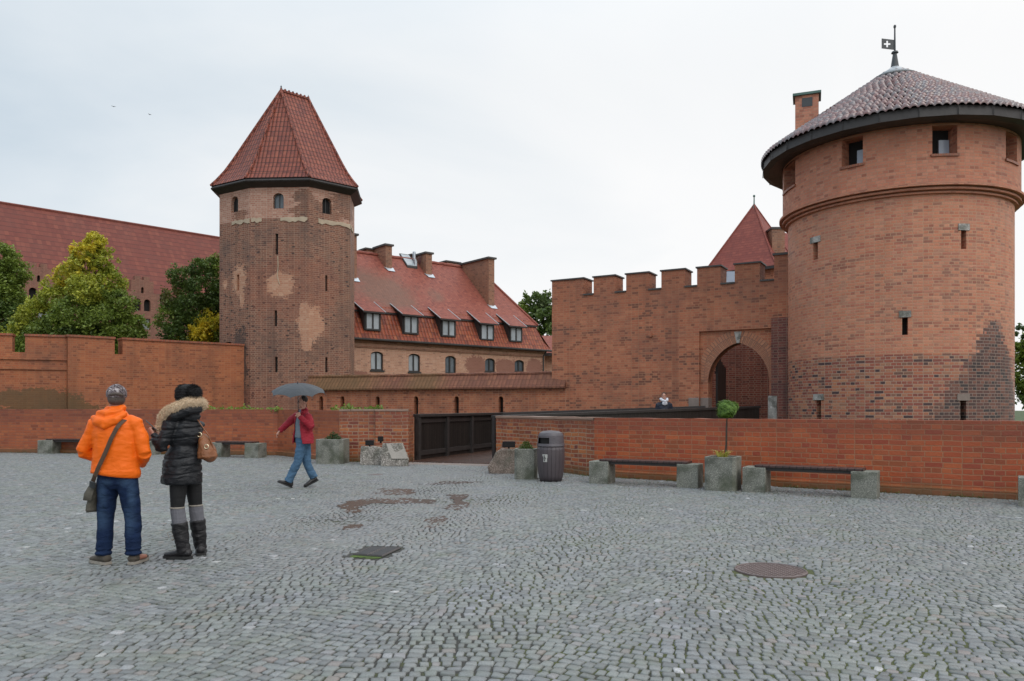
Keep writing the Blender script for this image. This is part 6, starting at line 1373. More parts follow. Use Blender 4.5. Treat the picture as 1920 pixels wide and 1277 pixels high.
mb = MB(); mb.tube([(0.01, 0, 0.885), (0.012, 0, 0.90), (0.012, 0, 1.0), (0.01, 0, 1.16), (0.01, 0, 1.30), (0.01, -0.005, 1.40), (0.012, -0.008, 1.465), (0.015, -0.01, 1.53), (0.018, -0.01, 1.565)],
    [(0.228, 0.155), (0.236, 0.165), (0.225, 0.155), (0.222, 0.155), (0.228, 0.15), (0.215, 0.125), (0.155, 0.105), (0.088, 0.088), (0.082, 0.085)], 24, cap=0.05)
for s, el, wr in ((-1, (-0.318, -0.01, 1.12), (-0.19, 0.15, 1.03)), (1, (0.298, -0.01, 1.10), (0.20, 0.15, 0.98))):
    mb.tube([(s*0.12+0.01, -0.005, 1.435), (s*0.20+0.01, -0.005, 1.39), (s*0.245+0.01, 0, 1.27), el], [0.06, 0.078, 0.072, 0.066], 14, ref=(0, 1, 0), cap=0.8); mb.tube([el, Vector(el).lerp(Vector(wr), 0.5), wr], [0.067, 0.064, 0.046], 14, ref=(0, 0, 1), cap=0.7)
jk = organic(mb, 'jacket', orange, man, 0.0085, 3, lambda p: fold(p, 0.008, 4, 8)+(0.004 if p.z < 0.935 and abs(p.x) < 0.3 else 0))
mb = MB(); mb.tube([(-0.19, -0.03, 1.455), (-0.13, -0.105, 1.425), (-0.03, -0.145, 1.395), (0.07, -0.12, 1.43), (0.13, -0.05, 1.50)], [0.028, (0.05, 0.035), (0.06, 0.042), (0.045, 0.035), 0.025], 12, ref=(0, 0, 1), cap=0.8)
mb.tube([(-0.13, -0.05, 1.485), (-0.02, -0.10, 1.485), (0.1, -0.05, 1.52)], [0.045, 0.055, 0.035], 12, ref=(0, 0, 1)); mb.tube([(-0.07, 0.0, 1.53), (0.015, -0.075, 1.535), (0.10, 0.0, 1.55)], 0.035, 10, ref=(0, 0, 1)); organic(mb, 'hood', orange, jk, 0.008, 4, lambda p: fold(p, 0.012))
def jeans_x(nt, pos, col):
    k = blobs(nt, pos, [((-0.10, -0.05, 0.46), (0.055, 0.2, 0.10)), ((0.17, -0.05, 0.44), (0.05, 0.2, 0.12)), ((-0.08, -0.08, 0.70), (0.04, 0.1, 0.14)), ((0.20, -0.08, 0.70), (0.03, 0.1, 0.16)), ((0.16, -0.12, 0.82), (0.06, 0.08, 0.04)), ((-0.03, -0.12, 0.82), (0.06, 0.08, 0.03))], 9.0, 0.3, 0.55)
    return mixc(nt, mth(nt, 'MULTIPLY', k, 0.32), col, (0.07, 0.13, 0.22))
jeans = cloth('dark_blue_denim', (0.008, 0.020, 0.058), 0.85, 0.5, 0.5, jeans_x, spec=0.2, scale=(9, 9, 16))
mb = MB(); mb.tube([(0.02, 0, 0.98), (0.025, 0, 0.9), (0.03, 0, 0.80), (0.035, 0, 0.75)], [(0.185, 0.125), (0.195, 0.13), (0.18, 0.12), (0.12, 0.09)], 20, cap=0.1)
for hp, kn, an_ in (((-0.065, 0, 0.84), (-0.095, 0.015, 0.46), (-0.108, 0.0, 0.085)), ((0.12, 0, 0.84), (0.175, 0.015, 0.46), (0.185, 0.0, 0.085))):
    hp, kn, an_ = map(Vector, (hp, kn, an_)); mb.tube([hp, hp.lerp(kn, 0.45), kn, kn.lerp(an_, 0.5), an_+Z*0.05, an_], [(0.103, 0.11), 0.094, 0.078, 0.076, 0.073, 0.076], 16, cap=0.1)
organic(mb, 'jeans', jeans, man, 0.0085, 3, lambda p: fold(p, 0.007, 9, 16)+(0.006*sin(p.z*130) if p.z < 0.17 else 0))
m_('shoe_b', plain('brown_suede', (0.075, 0.062, 0.048), 0.8, 0.3, 30)); m_('sole_l', plain('pale_sole', (0.30, 0.27, 0.23), 0.7, 0.3, 20)); m_('sole_d', plain('black_rubber', (0.018, 0.018, 0.018), 0.6, 0.3, 20))
shoe(man, (-0.108, 0.0, 0), (-0.84, 0.55), mat=M['shoe_b'], sole=M['sole_l'], w=0.054); shoe(man, (0.19, 0.03, 0), (0.02, 1), mat=M['shoe_b'], sole=M['sole_l'], w=0.054)
camo, nt = newmat('patterned_cap_cloth'); tc = nd(nt, 'ShaderNodeTexCoord'); n = nd(nt, 'ShaderNodeTexNoise', {'Vector': tc.outputs['Object'], 'Scale': 26.0, 'Detail': 3.0, 'Distortion': 1.5})
finish(nt, Base_Color=ramp(nt, n.outputs['Fac'], [(0.0, (0.03, 0.02, 0.022)), (0.42, (0.09, 0.07, 0.08)), (0.46, (0.2, 0.17, 0.18)), (0.52, (0.10, 0.065, 0.065)), (0.58, (0.40, 0.37, 0.38)), (1, (0.5, 0.47, 0.48))], 'CONSTANT'), Roughness=0.8)
mb = MB(); Lh = L_; r_ = []
for z, rx, ry, y in ((0.0, 0.088, 0.104, -0.008), (0.03, 0.092, 0.109, -0.008), (0.065, 0.089, 0.103, -0.008), (0.10, 0.070, 0.082, -0.008), (0.125, 0.036, 0.042, -0.008)): r_.append((Lh(0, y, z), (rx, ry)))
mb.tube([a for a, b in r_], [b for a, b in r_], 24, ref=(1, 0, 0), cap=0.3); cap_ = organic(mb, 'cap', camo, man, 0.006, 2)
mb = MB(); mb.tube([Lh(0, 0.09, 0.015), Lh(0, 0.15, 0.005), Lh(0, 0.175, 0.0)], [(0.085, 0.01), (0.07, 0.008), (0.04, 0.005)], 14, ref=(1, 0, 0)); mb.build('peak', camo, cap_, smooth=True)
mb = MB(); pts = [Lh(0.086*sin(a), -0.008-0.108*cos(a), 0.022+0.012*cos(a*2.2)) for a in [(-1.0+2.0*k/10) for k in range(11)]]; mb.tube(pts, [0.004, 0.012, 0.015, 0.016, 0.016, 0.016, 0.016, 0.016, 0.015, 0.012, 0.004], 6, ref=(0, 0, 1)); mb.build('back_opening', M['hairg'], cap_, smooth=True)
mb = MB(); mb.ell(Lh(0, -0.018, -0.018), (0.079, 0.094, 0.07), 16); organic(mb, 'hair', M['hairg'], man, 0.008, 2)
# shoulder bag
m_('canvas', plain('olive_canvas', (0.085, 0.078, 0.062), 0.8, 0.25, 20, bump=0.3)); m_('strapb', plain('brown_webbing', (0.075, 0.042, 0.024), 0.7, 0.2, 30))
BG = A0+Vector((-0.20, 0.02, 0)); sb = empty('shoulder_bag', BG+Vector((0, 0, 0.5)), 'olive canvas messenger bag hanging at the hip of the man in orange', 'bag'); o0 = BG+Vector((0, 0, 0.5))
mb = MB(); mb.tube([(0.02, 0.02, 0.30), (0.01, 0.02, 0.24), (-0.02, 0.01, 0.12), (-0.028, 0.0, 0.03), (-0.028, 0, 0.015)], [(0.025, 0.06), (0.035, 0.08), (0.045, 0.095), (0.052, 0.105), (0.04, 0.09)], 16, ref=(1, 0, 0), cap=0.1); organic(mb, 'bag_body', M['canvas'], sb, 0.008, 2, lambda p: fold(p, 0.008, 9, 9))
mb = MB(); mb.tube([(0.005, -0.08, 0.27), (-0.018, -0.10, 0.2), (-0.022, -0.11, 0.14)], [(0.035, 0.008), (0.045, 0.008), (0.045, 0.006)], 10, ref=(1, 0, 0)); mb.build('flap', M['canvas'], sb, smooth=True)
mb = MB(); off = Vector((0.20, -0.02, -0.5)); sp_ = [(0.15, -0.02, 1.45), (0.14, -0.09, 1.43), (0.12, -0.125, 1.40), (0.10, -0.155, 1.355), (0.055, -0.175, 1.25), (0.005, -0.182, 1.12), (-0.055, -0.185, 0.99), (-0.105, -0.17, 0.89), (-0.155, -0.12, 0.82), (-0.185, -0.05, 0.79)]
mb.tube([Vector(p)+off for p in sp_], [(0.021, 0.004)]*len(sp_), 8, ref=(1, 0, -0.4)); mb.build('strap', M['strapb'], sb)
mb = MB(); sp_ = [(0.10, 0.02, 1.47), (0.09, 0.11, 1.42), (0.03, 0.175, 1.3), (-0.08, 0.18, 1.05), (-0.2, 0.12, 0.82)]; mb.tube([Vector(p)+off for p in sp_], [(0.021, 0.004)]*5, 8, ref=(1, 0, -0.4)); mb.build('strap', M['strapb'], sb)
mb = MB(); mb.tube([Vector((-0.15, -0.13, 0.83))+off, Vector((-0.17, -0.10, 0.77))+off], [(0.028, 0.01), (0.03, 0.01)], 8, ref=(1, 0, 0)); mb.build('buckle', M['metal'], sb)

# ---- the woman in the black coat
W0 = gpos(340, 1046); f = Vector((-0.88, 0.47, 0)).normalized(); sd = Vector((-f.y, f.x, 0))   # sd: her left, towards the camera's left-near side
lf = lambda a, b, z: f*a+sd*b+Z*z      # a forward, b to her left, z up
mb = MB(); HCw = Vector((0.045, 0.0, 1.635)); Lw, Rw = head(mb, HCw, f+Vector((0, 0, -0.12))); mb.tube([HCw-Z*0.05-f*0.01, HCw-Z*0.13-f*0.02, (0.05, 0, 1.43)], [0.05, 0.05, 0.065], 12)
mb.tube([(0.05, 0, 1.43), (0.05, 0, 1.36), (0.03, 0, 1.17), (0.02, 0, 0.95), (0.03, 0, 0.85)], [0.09, (0.13, 0.13), (0.11, 0.11), (0.14, 0.14), (0.13, 0.13)], 14)
WN = dict(sh=lf(0.0, 0.175, 1.375)+Vector((0.03, 0, 0)), el=Vector((-0.12, -0.19, 1.14)), wr=Vector((-0.225, -0.13, 1.275))); WF = dict(sh=lf(0.0, -0.165, 1.37)+Vector((0.03, 0, 0)), el=Vector((-0.02, 0.24, 1.13)), wr=Vector((-0.20, 0.03, 1.26)))
for q in (WN, WF): mb.tube([q['sh'], q['sh'].lerp(q['el'], 0.5), q['el']], [0.045, 0.04, 0.036], 10, ref=(0, 1, 0)); mb.tube([q['el'], q['wr']], [0.036, 0.025], 10, ref=(0, 1, 0))
hand(mb, WN['wr'], (-0.65, 0.25, 0.6), (0.5, 0.75, 0.3), 1, 0.85, 0.95); hand(mb, WF['wr'], (-0.8, -0.1, 0.5), (0.3, -0.8, 0.5), -1, 0.7, 0.95)
hl_, hr_ = Vector((0.0, -0.06, 0.86)), Vector((0.075, 0.09, 0.86)); kl, kr = Vector((-0.015, -0.06, 0.52)), Vector((0.095, 0.13, 0.52)); al, ar = Vector((0.035, -0.03, 0.09)), Vector((0.125, 0.19, 0.09))
leg_body(mb, hl_, kl, al, al+Vector((-0.13, 0, -0.04)), 0.95); leg_body(mb, hr_, kr, ar, ar+Vector((-0.06, 0.1, -0.04)), 0.95)
woman = organic(mb, 'person', M['skin'], None, 0.0062, 2, loc=W0); tag(woman, 'woman in long black padded coat with fur trimmed hood looking at a phone', 'person', kind='thing')
def coatx(p):
    s = 0.0
    for z in (1.34, 1.25, 1.04, 0.96, 0.88): s -= 0.010*math.exp(-((p.z-z-0.012*sin(p.x*9+p.y*7))/0.009)**2)
    s -= 0.012*math.exp(-((p.z-1.155)/0.02)**2)
    return s+fold(p, 0.013, 8, 9)
coat = cloth('black_padded_nylon', (0.010, 0.011, 0.014), 0.42, 0.3, 0.5, spec=0.35)
mb = MB(); mb.tube([(0.005, 0.0, 0.765), (0.005, 0, 0.785), (0.008, 0, 0.90), (0.015, 0, 1.02), (0.035, 0, 1.16), (0.05, 0, 1.28), (0.05, 0, 1.37), (0.05, 0, 1.44), (0.05, 0, 1.50)], [(0.195, 0.185), (0.205, 0.195), (0.20, 0.19), (0.185, 0.17), (0.152, 0.15), (0.158, 0.17), (0.15, 0.165), (0.11, 0.12), (0.075, 0.08)], 22, cap=0.05)
for q in (WN, WF): mb.tube([q['sh'].lerp(Vector((0.05, 0, 1.4)), 0.4), q['sh'], q['sh'].lerp(q['el'], 0.5), q['el']], [0.07, 0.078, 0.07, 0.06], 12, ref=(0, 1, 0), cap=0.8); mb.tube([q['el'], q['el'].lerp(q['wr'], 0.5), q['wr']], [0.062, 0.056, 0.042], 12, ref=(0, 1, 0), cap=0.6)
ct_ = organic(mb, 'coat', coat, woman, 0.0095, 3, coatx)
mb = MB(); mb.tube([(0.02, -0.02, 1.47), (0.10, -0.02, 1.46), (0.165, -0.02, 1.46)], [0.10, (0.10, 0.12), (0.065, 0.08)], 14, ref=(0, 0, 1), cap=0.9); mb.tube([(-0.10, -0.13, 1.40), (0.0, -0.145, 1.47), (0.12, -0.12, 1.53), (0.19, -0.02, 1.54)], [0.045, 0.06, 0.06, 0.055], 12, ref=(0, 0, 1), cap=0.8); hood_ = organic(mb, 'hood', coat, ct_, 0.009, 4, lambda p: fold(p, 0.012, 8, 8))
# fur trim: a thick band with thousands of short hairs
fp = [Vector(p) for p in ((-0.13, -0.12, 1.29), (-0.155, -0.135, 1.37), (-0.13, -0.15, 1.45), (-0.07, -0.168, 1.515), (0.02, -0.17, 1.555), (0.12, -0.13, 1.60), (0.195, -0.04, 1.615), (0.20, 0.05, 1.59), (0.13, 0.13, 1.555), (0.02, 0.16, 1.51), (-0.09, 0.14, 1.45), (-0.15, 0.09, 1.37))]
m_('fur', plain('cream_fur', (0.60, 0.47, 0.33), 0.9, 0.35, 45)); mb = MB(); mb.tube(fp, [0.03, 0.04, 0.042, 0.043, 0.045, 0.047, 0.05, 0.047, 0.043, 0.04, 0.038, 0.025], 12, ref=(0, 0, 1), cap=0.8)
fb = organic(mb, 'fur_trim', M['fur'], ct_, 0.008, 3); rg_ = random.Random(4); mb = MB(); vs_ = fb.data.vertices
for _ in range(9000):
    v = vs_[rg_.randrange(len(vs_))]; n_ = (v.normal+Vector((rg_.gauss(0, .45), rg_.gauss(0, .45), rg_.gauss(0, .45)))).normalized(); l = rg_.uniform(0.014, 0.034); a_ = n_.orthogonal().normalized()*0.0022; b0 = v.co-v.normal*0.003
    mb.face([b0-a_, b0+a_, b0+n_*l])
mb.build('fur_hairs', M['fur'], fb)
# black knitted hat with a pompon
def knit(p): return 0.004*sin(p.z*220)+0.004*noise.noise(p*40)
m_('knit', plain('black_knit', (0.012, 0.012, 0.013), 0.9, 0.4, 60, bump=0.8, bscale=90)); mb = MB(); mb.tube([Lw(0, -0.02, 0.0), Lw(0, -0.02, 0.04), Lw(0, -0.03, 0.085), Lw(0, -0.04, 0.12), Lw(0, -0.05, 0.14)], [(0.094, 0.118), (0.104, 0.130), (0.102, 0.126), (0.082, 0.10), (0.045, 0.05)], 20, ref=sd, cap=0.3); pass
hat_ = organic(mb, 'hat', M['knit'], woman, 0.008, 3, knit); mb = MB(); pc = Lw(0.01, -0.10, 0.055); mb.ell(pc, (0.085, 0.085, 0.08), 14); mb.ell(Lw(0.01, -0.045, 0.095), (0.10, 0.105, 0.065), 14)
for _ in range(3500):
    n_ = Vector((rg_.gauss(0, 1), rg_.gauss(0, 1), rg_.gauss(0, 1))).normalized(); a_ = n_.orthogonal().normalized()*0.0022; b0 = pc+n_*0.078; mb.face([b0-a_, b0+a_, b0+n_*rg_.uniform(0.015, 0.035)+Z*-0.004])
hv_ = hat_.data.vertices
for _ in range(5000):
    v = hv_[rg_.randrange(len(hv_))]; n_ = (v.normal+Vector((rg_.gauss(0, .5), rg_.gauss(0, .5), rg_.gauss(0, .5)))).normalized(); a_ = n_.orthogonal().normalized()*0.002; b0 = v.co-v.normal*0.003; mb.face([b0-a_, b0+a_, b0+n_*rg_.uniform(0.008, 0.02)])
mb.build('pompon', M['knit'], hat_)
if 1: mb = MB(); mb.ell(Lw(0, -0.03, -0.02), (0.082, 0.095, 0.09), 14); organic(mb, 'hair', M['hair'], woman, 0.009, 2)
legg = cloth('black_leggings', (0.006, 0.006, 0.007), 0.7, 0.2, 0.2); sock = cloth('grey_wool_sock', (0.15, 0.15, 0.17), 0.9, 0.2, 0.3); boot = cloth('black_boot_leather', (0.012, 0.011, 0.013), 0.45, 0.3, 0.5)
for hp, kn, an_, sx in ((hl_, kl, al, -1), (hr_, kr, ar, 1)):
    mb = MB(); mb.tube([hp, hp.lerp(kn, 0.45), kn, kn.lerp(an_, 0.2)], [0.092, 0.083, 0.066, 0.06], 14, cap=0.2); organic(mb, 'leggings', legg, woman, 0.009, 2)
    s0, s1 = kn.lerp(an_, -0.02), kn.lerp(an_, 0.40); mb = MB(); mb.tube([s0, s0.lerp(s1, 0.5), s1], [0.070, 0.071, 0.070], 14, cap=0.02); so_ = organic(mb, 'sock', sock, woman, 0.009, 1, lambda p: 0.002*sin(atan2(p.y, p.x)*60))
    mb = MB(); mb.tube([s0+Z*0.008, s0-Z*0.008], 0.0735, 14, cap=0.0); mb.build('sock_rim', M['sole_l'], so_, smooth=True)
    mb = MB(); b0, b1 = kn.lerp(an_, 0.34), an_-Z*0.03; mb.tube([b0, b0.lerp(b1, 0.12), b0.lerp(b1, 0.45), b0.lerp(b1, 0.8), b1], [0.083, 0.081, 0.075, 0.064, 0.06], 14, cap=0.05); organic(mb, 'boot_shaft', boot, woman, 0.008, 2, lambda p: fold(p, 0.007, 14, 22))
    shoe(woman, (an_.x, an_.y, 0), (-1, 0.12) if sx < 0 else (-0.35, 0.95), L=0.285, w=0.053, mat=boot, sole=M['sole_d'], nm='boot_foot', top=0.13)
mb = MB(); c_ = Vector((-0.035, -0.06, 0.27)); 
for k in range(4): z = 0.30-0.035*k; mb.tube([(-0.045, -0.085, z), (-0.075, -0.065, z+0.01), (-0.05, -0.04, z)], 0.005, 5)
mb.tube([(-0.07, -0.07, 0.29), (-0.11, -0.08, 0.27), (-0.09, -0.08, 0.22)], 0.004, 4); mb.build('laces', M['sole_l'], woman)
# phone
ph_l = W0+WN['wr']+Vector((-0.045, 0.045, 0.095)); phn = empty('phone', ph_l, 'dark smartphone held up by the woman in black', 'phone'); Rp = Matrix.Rotation(radians(-48), 3, 'Y') @ Matrix.Rotation(radians(20), 3, 'Z')
mb = MB(); F = lambda x, y, z: Rp @ Vector((x, y, z)); mb.box((-0.008*0.5, -0.036, -0.072), (0.008*0.5, 0.036, 0.072), F); mb.build('case', M['metal'], phn, bevel=0.002)
mb = MB(); mb.box((0.0042, -0.032, -0.066), (0.0052, 0.032, 0.066), F); mb.build('screen', M['glassd'], phn)
# handbag
m_('tan', cloth('tan_leather', (0.23, 0.085, 0.032), 0.45, 0.3, 0.5, scale=(14, 14, 9))); hb0 = W0+Vector((0.255, 0.02, 1.0)); hb = empty('handbag', hb0, 'slouchy tan leather shoulder bag behind the woman in black', 'bag')
mb = MB(); mb.tube([(-0.04, 0, 0.28), (-0.025, 0, 0.22), (0.0, 0, 0.12), (0.015, 0, 0.04), (0.01, 0, 0.015)], [(0.022, 0.05), (0.055, 0.08), (0.085, 0.12), (0.098, 0.13), (0.07, 0.10)], 18, ref=(1, 0, 0), cap=0.4); organic(mb, 'bag_body', M['tan'], hb, 0.008, 3, lambda p: fold(p, 0.012, 12, 6))
mb = MB(); mb.tube([(0.075, -0.02, 0.13), (0.03, -0.02, 0.26), (-0.035, -0.03, 0.36), (-0.07, -0.06, 0.43), (-0.10, -0.07, 0.40), (-0.09, -0.06, 0.33), (-0.055, -0.04, 0.27)], [(0.010, 0.006)]*7, 8, ref=(0, 1, 0)); mb.build('strap', M['tan'], hb, smooth=True)
m_('brass', plain('polished_brass', (0.75, 0.62, 0.42), 0.2, 0.1, metal=0.9))
for c_ in ((-0.05, -0.062, 0.275), (0.04, -0.11, 0.155)):
    mb = MB(); mb.tube([Vector(c_)+Vector((0.022*cos(a), 0, 0.022*sin(a))) for a in [2*pi*k/12 for k in range(12)]], 0.006, 6, closed=True, ref=(0, 1, 0)); mb.build('ring', M['brass'], hb, smooth=True)

# ---- the man with the umbrella, walking left
U0_ = gpos(565, 914); f = Vector((-0.78, -0.62, 0)).normalized(); lft = Vector((0.62, -0.78, 0)).normalized()    # his left hand side
Q = lambda a, b, z: f*a+lft*b+Z*z
mb = MB(); Hu = Vector((0.02, -0.02, 1.665)); Lu, Ru = head(mb, Hu, f); mb.tube([Hu-Z*0.06-f*0.015, (0.035, 0, 1.52), (0.03, 0, 1.46)], [0.056, 0.058, 0.075], 12)
mb.tube([(0.03, 0, 1.46), (0.03, 0, 1.38), (0.03, 0, 1.2), (0.03, 0, 1.0), (0.03, 0, 0.88)], [(0.11, 0.09), (0.15, 0.12), (0.14, 0.11), (0.14, 0.11), (0.14, 0.11)], 16, ref=lft)
shR, elR, wrR = Vector((-0.12, 0.10, 1.40)), Vector((-0.30, 0.10, 1.24)), Vector((-0.425, 0.0, 1.10)); shL, elL, wrL = Vector((0.17, -0.14, 1.38)), Vector((0.25, -0.20, 1.17)), Vector((0.045, -0.27, 1.385))
for a_, b_, c_ in ((shR, elR, wrR), (shL, elL, wrL)): mb.tube([a_, a_.lerp(b_, 0.5), b_], [0.05, 0.046, 0.04], 10, ref=(0, 1, 0)); mb.tube([b_, c_], [0.04, 0.028], 10, ref=(0, 1, 0))
hand(mb, wrR, (-0.6, -0.1, -0.75), (0.8, 0.2, -0.4), 1, 0.35); hand(mb, wrL, (-0.5, 0.1, 0.75), (-0.2, 0.8, -0.1), 1, 1.25)
hF, kF, aF = Vector((0.03, -0.05, 0.88)), Vector((-0.05, -0.08, 0.50)), Vector((-0.235, -0.1, 0.11)); hB, kB, aB = Vector((0.06, 0.08, 0.88)), Vector((0.085, 0.08, 0.46)), Vector((0.22, 0.14, 0.16))
leg_body(mb, hF, kF, aF, aF+Vector((-0.12, -0.07, 0.0))); leg_body(mb, hB, kB, aB, aB+Vector((-0.1, -0.06, -0.10)))
walker = organic(mb, 'person', M['skin'], None, 0.0062, 2, loc=U0_); tag(walker, 'man in dark red jacket and blue jeans striding left under an umbrella', 'person', kind='thing')
red = cloth('dark_red_wool', (0.30, 0.006, 0.022), 0.7, 0.2, 0.5); shirt = cloth('grey_shirt', (0.16, 0.20, 0.24), 0.8, 0.2, 0.4); bj = cloth('mid_blue_denim', (0.055, 0.125, 0.215), 0.8, 0.4, 0.6, scale=(9, 9, 16))
mb = MB(); mb.tube([(0.025, 0, 0.97), (0.03, 0, 1.1), (0.03, 0, 1.3), (0.03, 0, 1.42), (0.03, 0, 1.52)], [(0.165, 0.15), (0.16, 0.145), (0.16, 0.135), (0.13, 0.105), (0.07, 0.07)], 18, ref=lft, cap=0.1); organic(mb, 'shirt', shirt, walker, 0.009, 3, lambda p: fold(p, 0.008))
# jacket, hanging open in front
def jacket_open(p): return fold(p, 0.014, 7, 8)
mb = MB(); zr = [(0.86, 0.245, 0.20), (0.95, 0.235, 0.195), (1.10, 0.205, 0.175), (1.28, 0.20, 0.165), (1.40, 0.175, 0.14), (1.47, 0.115, 0.10), (1.53, 0.085, 0.09)]
gap_ = [1.05, 0.95, 0.80, 0.70, 0.62, 0.60, 0.7]; nseg = 40; T_ = 0.018; rows_o, rows_i = [], []
for (z, ra, rb), g_ in zip(zr, gap_):
    ro_, ri_ = [], []
    for k in range(nseg+1):
        t_ = pi/2+g_*0.95+(2*pi-g_*1.25)*k/nseg      # starts just right of the front opening, goes round the back
        for lst, e in ((ro_, 0), (ri_, T_)): lst.append(mb.vert(Vector((0.03, 0.0, z))+f*((rb-e)*sin(t_))-lft*((ra-e)*cos(t_)) + f*(-0.01)))
    rows_o.append(ro_); rows_i.append(ri_)
for i in range(len(zr)-1):
    for k in range(nseg): mb.idx([rows_o[i][k], rows_o[i][k+1], rows_o[i+1][k+1], rows_o[i+1][k]]); mb.idx([rows_i[i][k+1], rows_i[i][k], rows_i[i+1][k], rows_i[i+1][k+1]])
    for k in (0, nseg): mb.idx([rows_o[i][k], rows_i[i][k], rows_i[i+1][k], rows_o[i+1][k]])
for i in (0, len(zr)-1):
    for k in range(nseg): mb.idx([rows_o[i][k], rows_i[i][k], rows_i[i][k+1], rows_o[i][k+1]])
for a_, b_, c_ in ((shR, elR, wrR), (shL, elL, wrL)): mb.tube([a_.lerp(Vector((0.03, 0, 1.42)), 0.45), a_, a_.lerp(b_, 0.5), b_], [0.06, 0.08, 0.074, 0.066], 12, ref=(0, 1, 0), cap=0.7); mb.tube([b_, b_.lerp(c_, 0.5), c_], [0.067, 0.062, 0.052], 12, ref=(0, 1, 0), cap=0.4)
mb.tube([Q(0.03, 0.13, 1.46), Q(-0.05, 0.12, 1.53), Q(-0.09, 0, 1.55), Q(-0.05, -0.12, 1.53), Q(0.03, -0.13, 1.46)], 0.026, 8, ref=(0, 0, 1)); organic(mb, 'jacket', red, walker, 0.009, 3, jacket_open)
mb = MB(); mb.tube([(0.03, 0, 1.0), (0.035, 0, 0.9), (0.04, 0, 0.82), (0.04, 0, 0.78)], [(0.155, 0.14), (0.16, 0.145), (0.15, 0.13), (0.1, 0.09)], 18, ref=lft, cap=0.1)
for hp, kn, an_ in ((hF, kF, aF), (hB, kB, aB)): mb.tube([hp, hp.lerp(kn, 0.45), kn, kn.lerp(an_, 0.5), an_+(kn-an_).normalized()*0.02], [(0.10, 0.10), 0.096, 0.082, 0.078, 0.08], 14, ref=(0, 1, 0), cap=0.1)
organic(mb, 'jeans', bj, walker, 0.009, 3, lambda p: fold(p, 0.011, 9, 13)); m_('shoe_k', plain('black_leather', (0.02, 0.018, 0.018), 0.4, 0.3, 20))
shoe(walker, (aF.x-0.0, aF.y, 0.03), (-0.85, -0.5), mat=M['shoe_k'], sole=M['sole_d'], pitch=0.42, w=0.052); shoe(walker, (aB.x+0.0, aB.y, 0.085), (-0.85, -0.5), mat=M['shoe_k'], sole=M['sole_d'], pitch=-0.42, w=0.052)
mb = MB(); mb.ell(Lu(0, -0.035, 0.05), (0.081, 0.092, 0.085), 14); organic(mb, 'hair', M['hair'], walker, 0.009, 2)
for s in (-1, 1): mb = MB(); mb.ell(Lu(s*0.029, 0.080, 0.008), (0.012, 0.008, 0.007), 8); mb.build('eye', M['black'], walker, smooth=True)
# umbrella
tipv = Vector((-0.05, -0.10, 1)).normalized(); hw = wrL+Vector((-0.035, 0.03, 0.06)); ax_ = Vector((0.03, -0.21, 1)).normalized(); hub = hw+ax_*0.575; ub = empty('umbrella', U0_+hw, 'dark grey folding umbrella held over the walking man', 'umbrella')
e1 = ax_.orthogonal().normalized(); e2 = ax_.cross(e1); m_('umb', cloth('slate_umbrella_cloth', (0.046, 0.052, 0.060), 0.5, 0.15, 0.15, spec=0.35)); mb = MB(); N8 = 8; und = MB()
hubr = hub-hw
def cano(r, a, sag=0.0): return hubr+e1*(r*cos(a))+e2*(r*sin(a))-ax_*(0.185*(r/0.53)**2.3+sag)
rsq = [0, 0.1, 0.2, 0.3, 0.4, 0.46, 0.51]
for i in range(N8):
    for s in range(4):
        for j in range(len(rsq)-1):
            q = []
            for (rj, sj) in ((rsq[j], s), (rsq[j], s+1), (rsq[j+1], s+1), (rsq[j+1], s)):
                t_ = sj/4; a = 2*pi*(i+t_)/N8; b_ = 4*t_*(1-t_); rr2 = rj*(1-0.075*b_*(rj/0.53)); q.append(cano(rr2, a, -0.012*b_*(rj/0.53)))
            mb.face(q if j else [q[0], q[2], q[3]])
me_o = mb.build('canopy', M['umb'], ub, smooth=False); sm = me_o.modifiers.new('thick', 'SOLIDIFY'); sm.thickness = 0.003
for i in range(N8): mb = MB(); mb.tube([cano(r, 2*pi*i/N8, 0.006) for r in (0.02, 0.2, 0.4, 0.54)], 0.004, 5); mb.build('rib', M['metal'], ub)
mb = MB(); mb.tube([Vector((0, 0, 0))-ax_*0.05, hubr+ax_*0.05], 0.007, 8); mb.build('shaft', M['metal'], ub); mb = MB(); mb.tube([-ax_*0.09, ax_*0.04], 0.014, 8); mb.build('handle', M['black'], ub)

# ---- the man on the bridge, seen above the parapet
B0 = P(1245, 765, 27.4); dzz = dz(B0.x, B0.y); B0 = Vector((B0.x, B0.y, dzz)); mb = MB(); f = Vector((-0.15, -1, 0)).normalized(); hz = 2.08-dzz-0.11
Hb = Vector((0.0, 0, hz)); Lb, Rb = head(mb, Hb, f); mb.tube([Hb-Z*0.06, Hb-Z*0.2], [0.055, 0.07], 12); mb.tube([(0, 0, hz-0.19), (0, 0, hz-0.28), (0, 0, hz-0.5), (0, 0, 0.85)], [(0.12, 0.09), (0.18, 0.11), (0.16, 0.11), (0.15, 0.11)], 14)
for s in (-1, 1): mb.tube([(s*0.17, 0, hz-0.26), (s*0.24, 0.02, hz-0.52), (s*0.22, -0.06, hz-0.76)], [0.05, 0.042, 0.028], 10, ref=(0, 1, 0)); hand(mb, (s*0.22, -0.06, hz-0.76), (0, -0.3, -1), (-s, 0, 0), s, 0.4); leg_body(mb, (s*0.09, 0, 0.85), (s*0.1, -0.01, 0.46), (s*0.1, 0, 0.09), (s*0.13, -0.13, 0.05))
bm_ = organic(mb, 'person', M['skin'], None, 0.0075, 2, loc=B0); tag(bm_, 'person on the bridge in navy jacket with white scarf, head above the parapet', 'person', kind='thing')
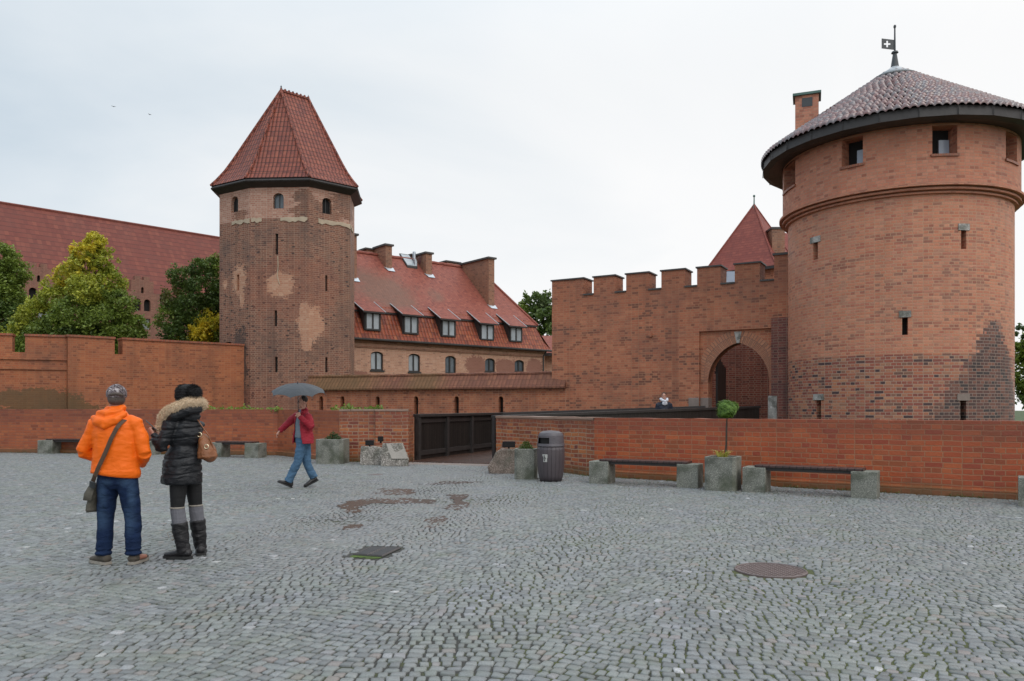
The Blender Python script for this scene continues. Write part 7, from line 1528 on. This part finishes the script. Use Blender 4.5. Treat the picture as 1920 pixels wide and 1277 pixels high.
navy = cloth('navy_jacket', (0.012, 0.018, 0.035), 0.7, 0.3, 0.4); mb = MB(); mb.tube([(0, 0, 0.75), (0, 0, 1.0), (0, 0, hz-0.45), (0, 0, hz-0.3), (0, 0, hz-0.2), (0, 0, hz-0.14)], [(0.22, 0.16), (0.21, 0.155), (0.22, 0.15), (0.22, 0.13), (0.13, 0.1), (0.09, 0.08)], 18, cap=0.1)
for s in (-1, 1): mb.tube([(s*0.15, 0, hz-0.25), (s*0.22, 0, hz-0.31), (s*0.27, 0.02, hz-0.52), (s*0.235, -0.05, hz-0.74)], [0.06, 0.08, 0.07, 0.055], 12, ref=(0, 1, 0))
organic(mb, 'jacket', navy, bm_, 0.011, 3, lambda p: fold(p, 0.012)); m_('scarf', cloth('white_scarf', (0.62, 0.64, 0.70), 0.8, 0.15, 0.6)); mb = MB(); mb.tube([(-0.115, 0.02, hz-0.11), (-0.09, -0.11, hz-0.15), (0, -0.165, hz-0.19), (0.09, -0.11, hz-0.15), (0.115, 0.02, hz-0.11), (0, 0.1, hz-0.1)], 0.055, 10, closed=True, ref=(0, 0, 1)); mb.ell((0, -0.15, hz-0.26), (0.10, 0.05, 0.08), 12); organic(mb, 'scarf', M['scarf'], bm_, 0.01, 3, lambda p: fold(p, 0.012))
mb = MB(); mb.tube([(s_*0.09, 0, z_) for s_, z_ in ((-1, 0.85), (-1.1, 0.45), (-1.1, 0.1))], [0.1, 0.085, 0.08], 12); mb.tube([(s_*0.09, 0, z_) for s_, z_ in ((1, 0.85), (1.1, 0.45), (1.1, 0.1))], [0.1, 0.085, 0.08], 12); mb.tube([(0, 0, 0.95), (0, 0, 0.8)], (0.17, 0.13) if False else [(0.17, 0.13), (0.16, 0.12)], 12, cap=0.1); organic(mb, 'trousers', navy, bm_, 0.012, 2)
for s in (-1, 1): shoe(bm_, (s*0.1, 0, 0), (s*0.2, -1), mat=M['shoe_k'], sole=M['sole_d'])
mb = MB(); mb.ell(Lb(0, -0.025, 0.04), (0.083, 0.095, 0.096), 14); organic(mb, 'hair', M['hair'], bm_, 0.01, 2)
for s in (-1, 1): mb = MB(); mb.ell(Lb(s*0.029, 0.082, 0.008), (0.016, 0.008, 0.009), 8); mb.build('eye', M['black'], bm_, smooth=True)
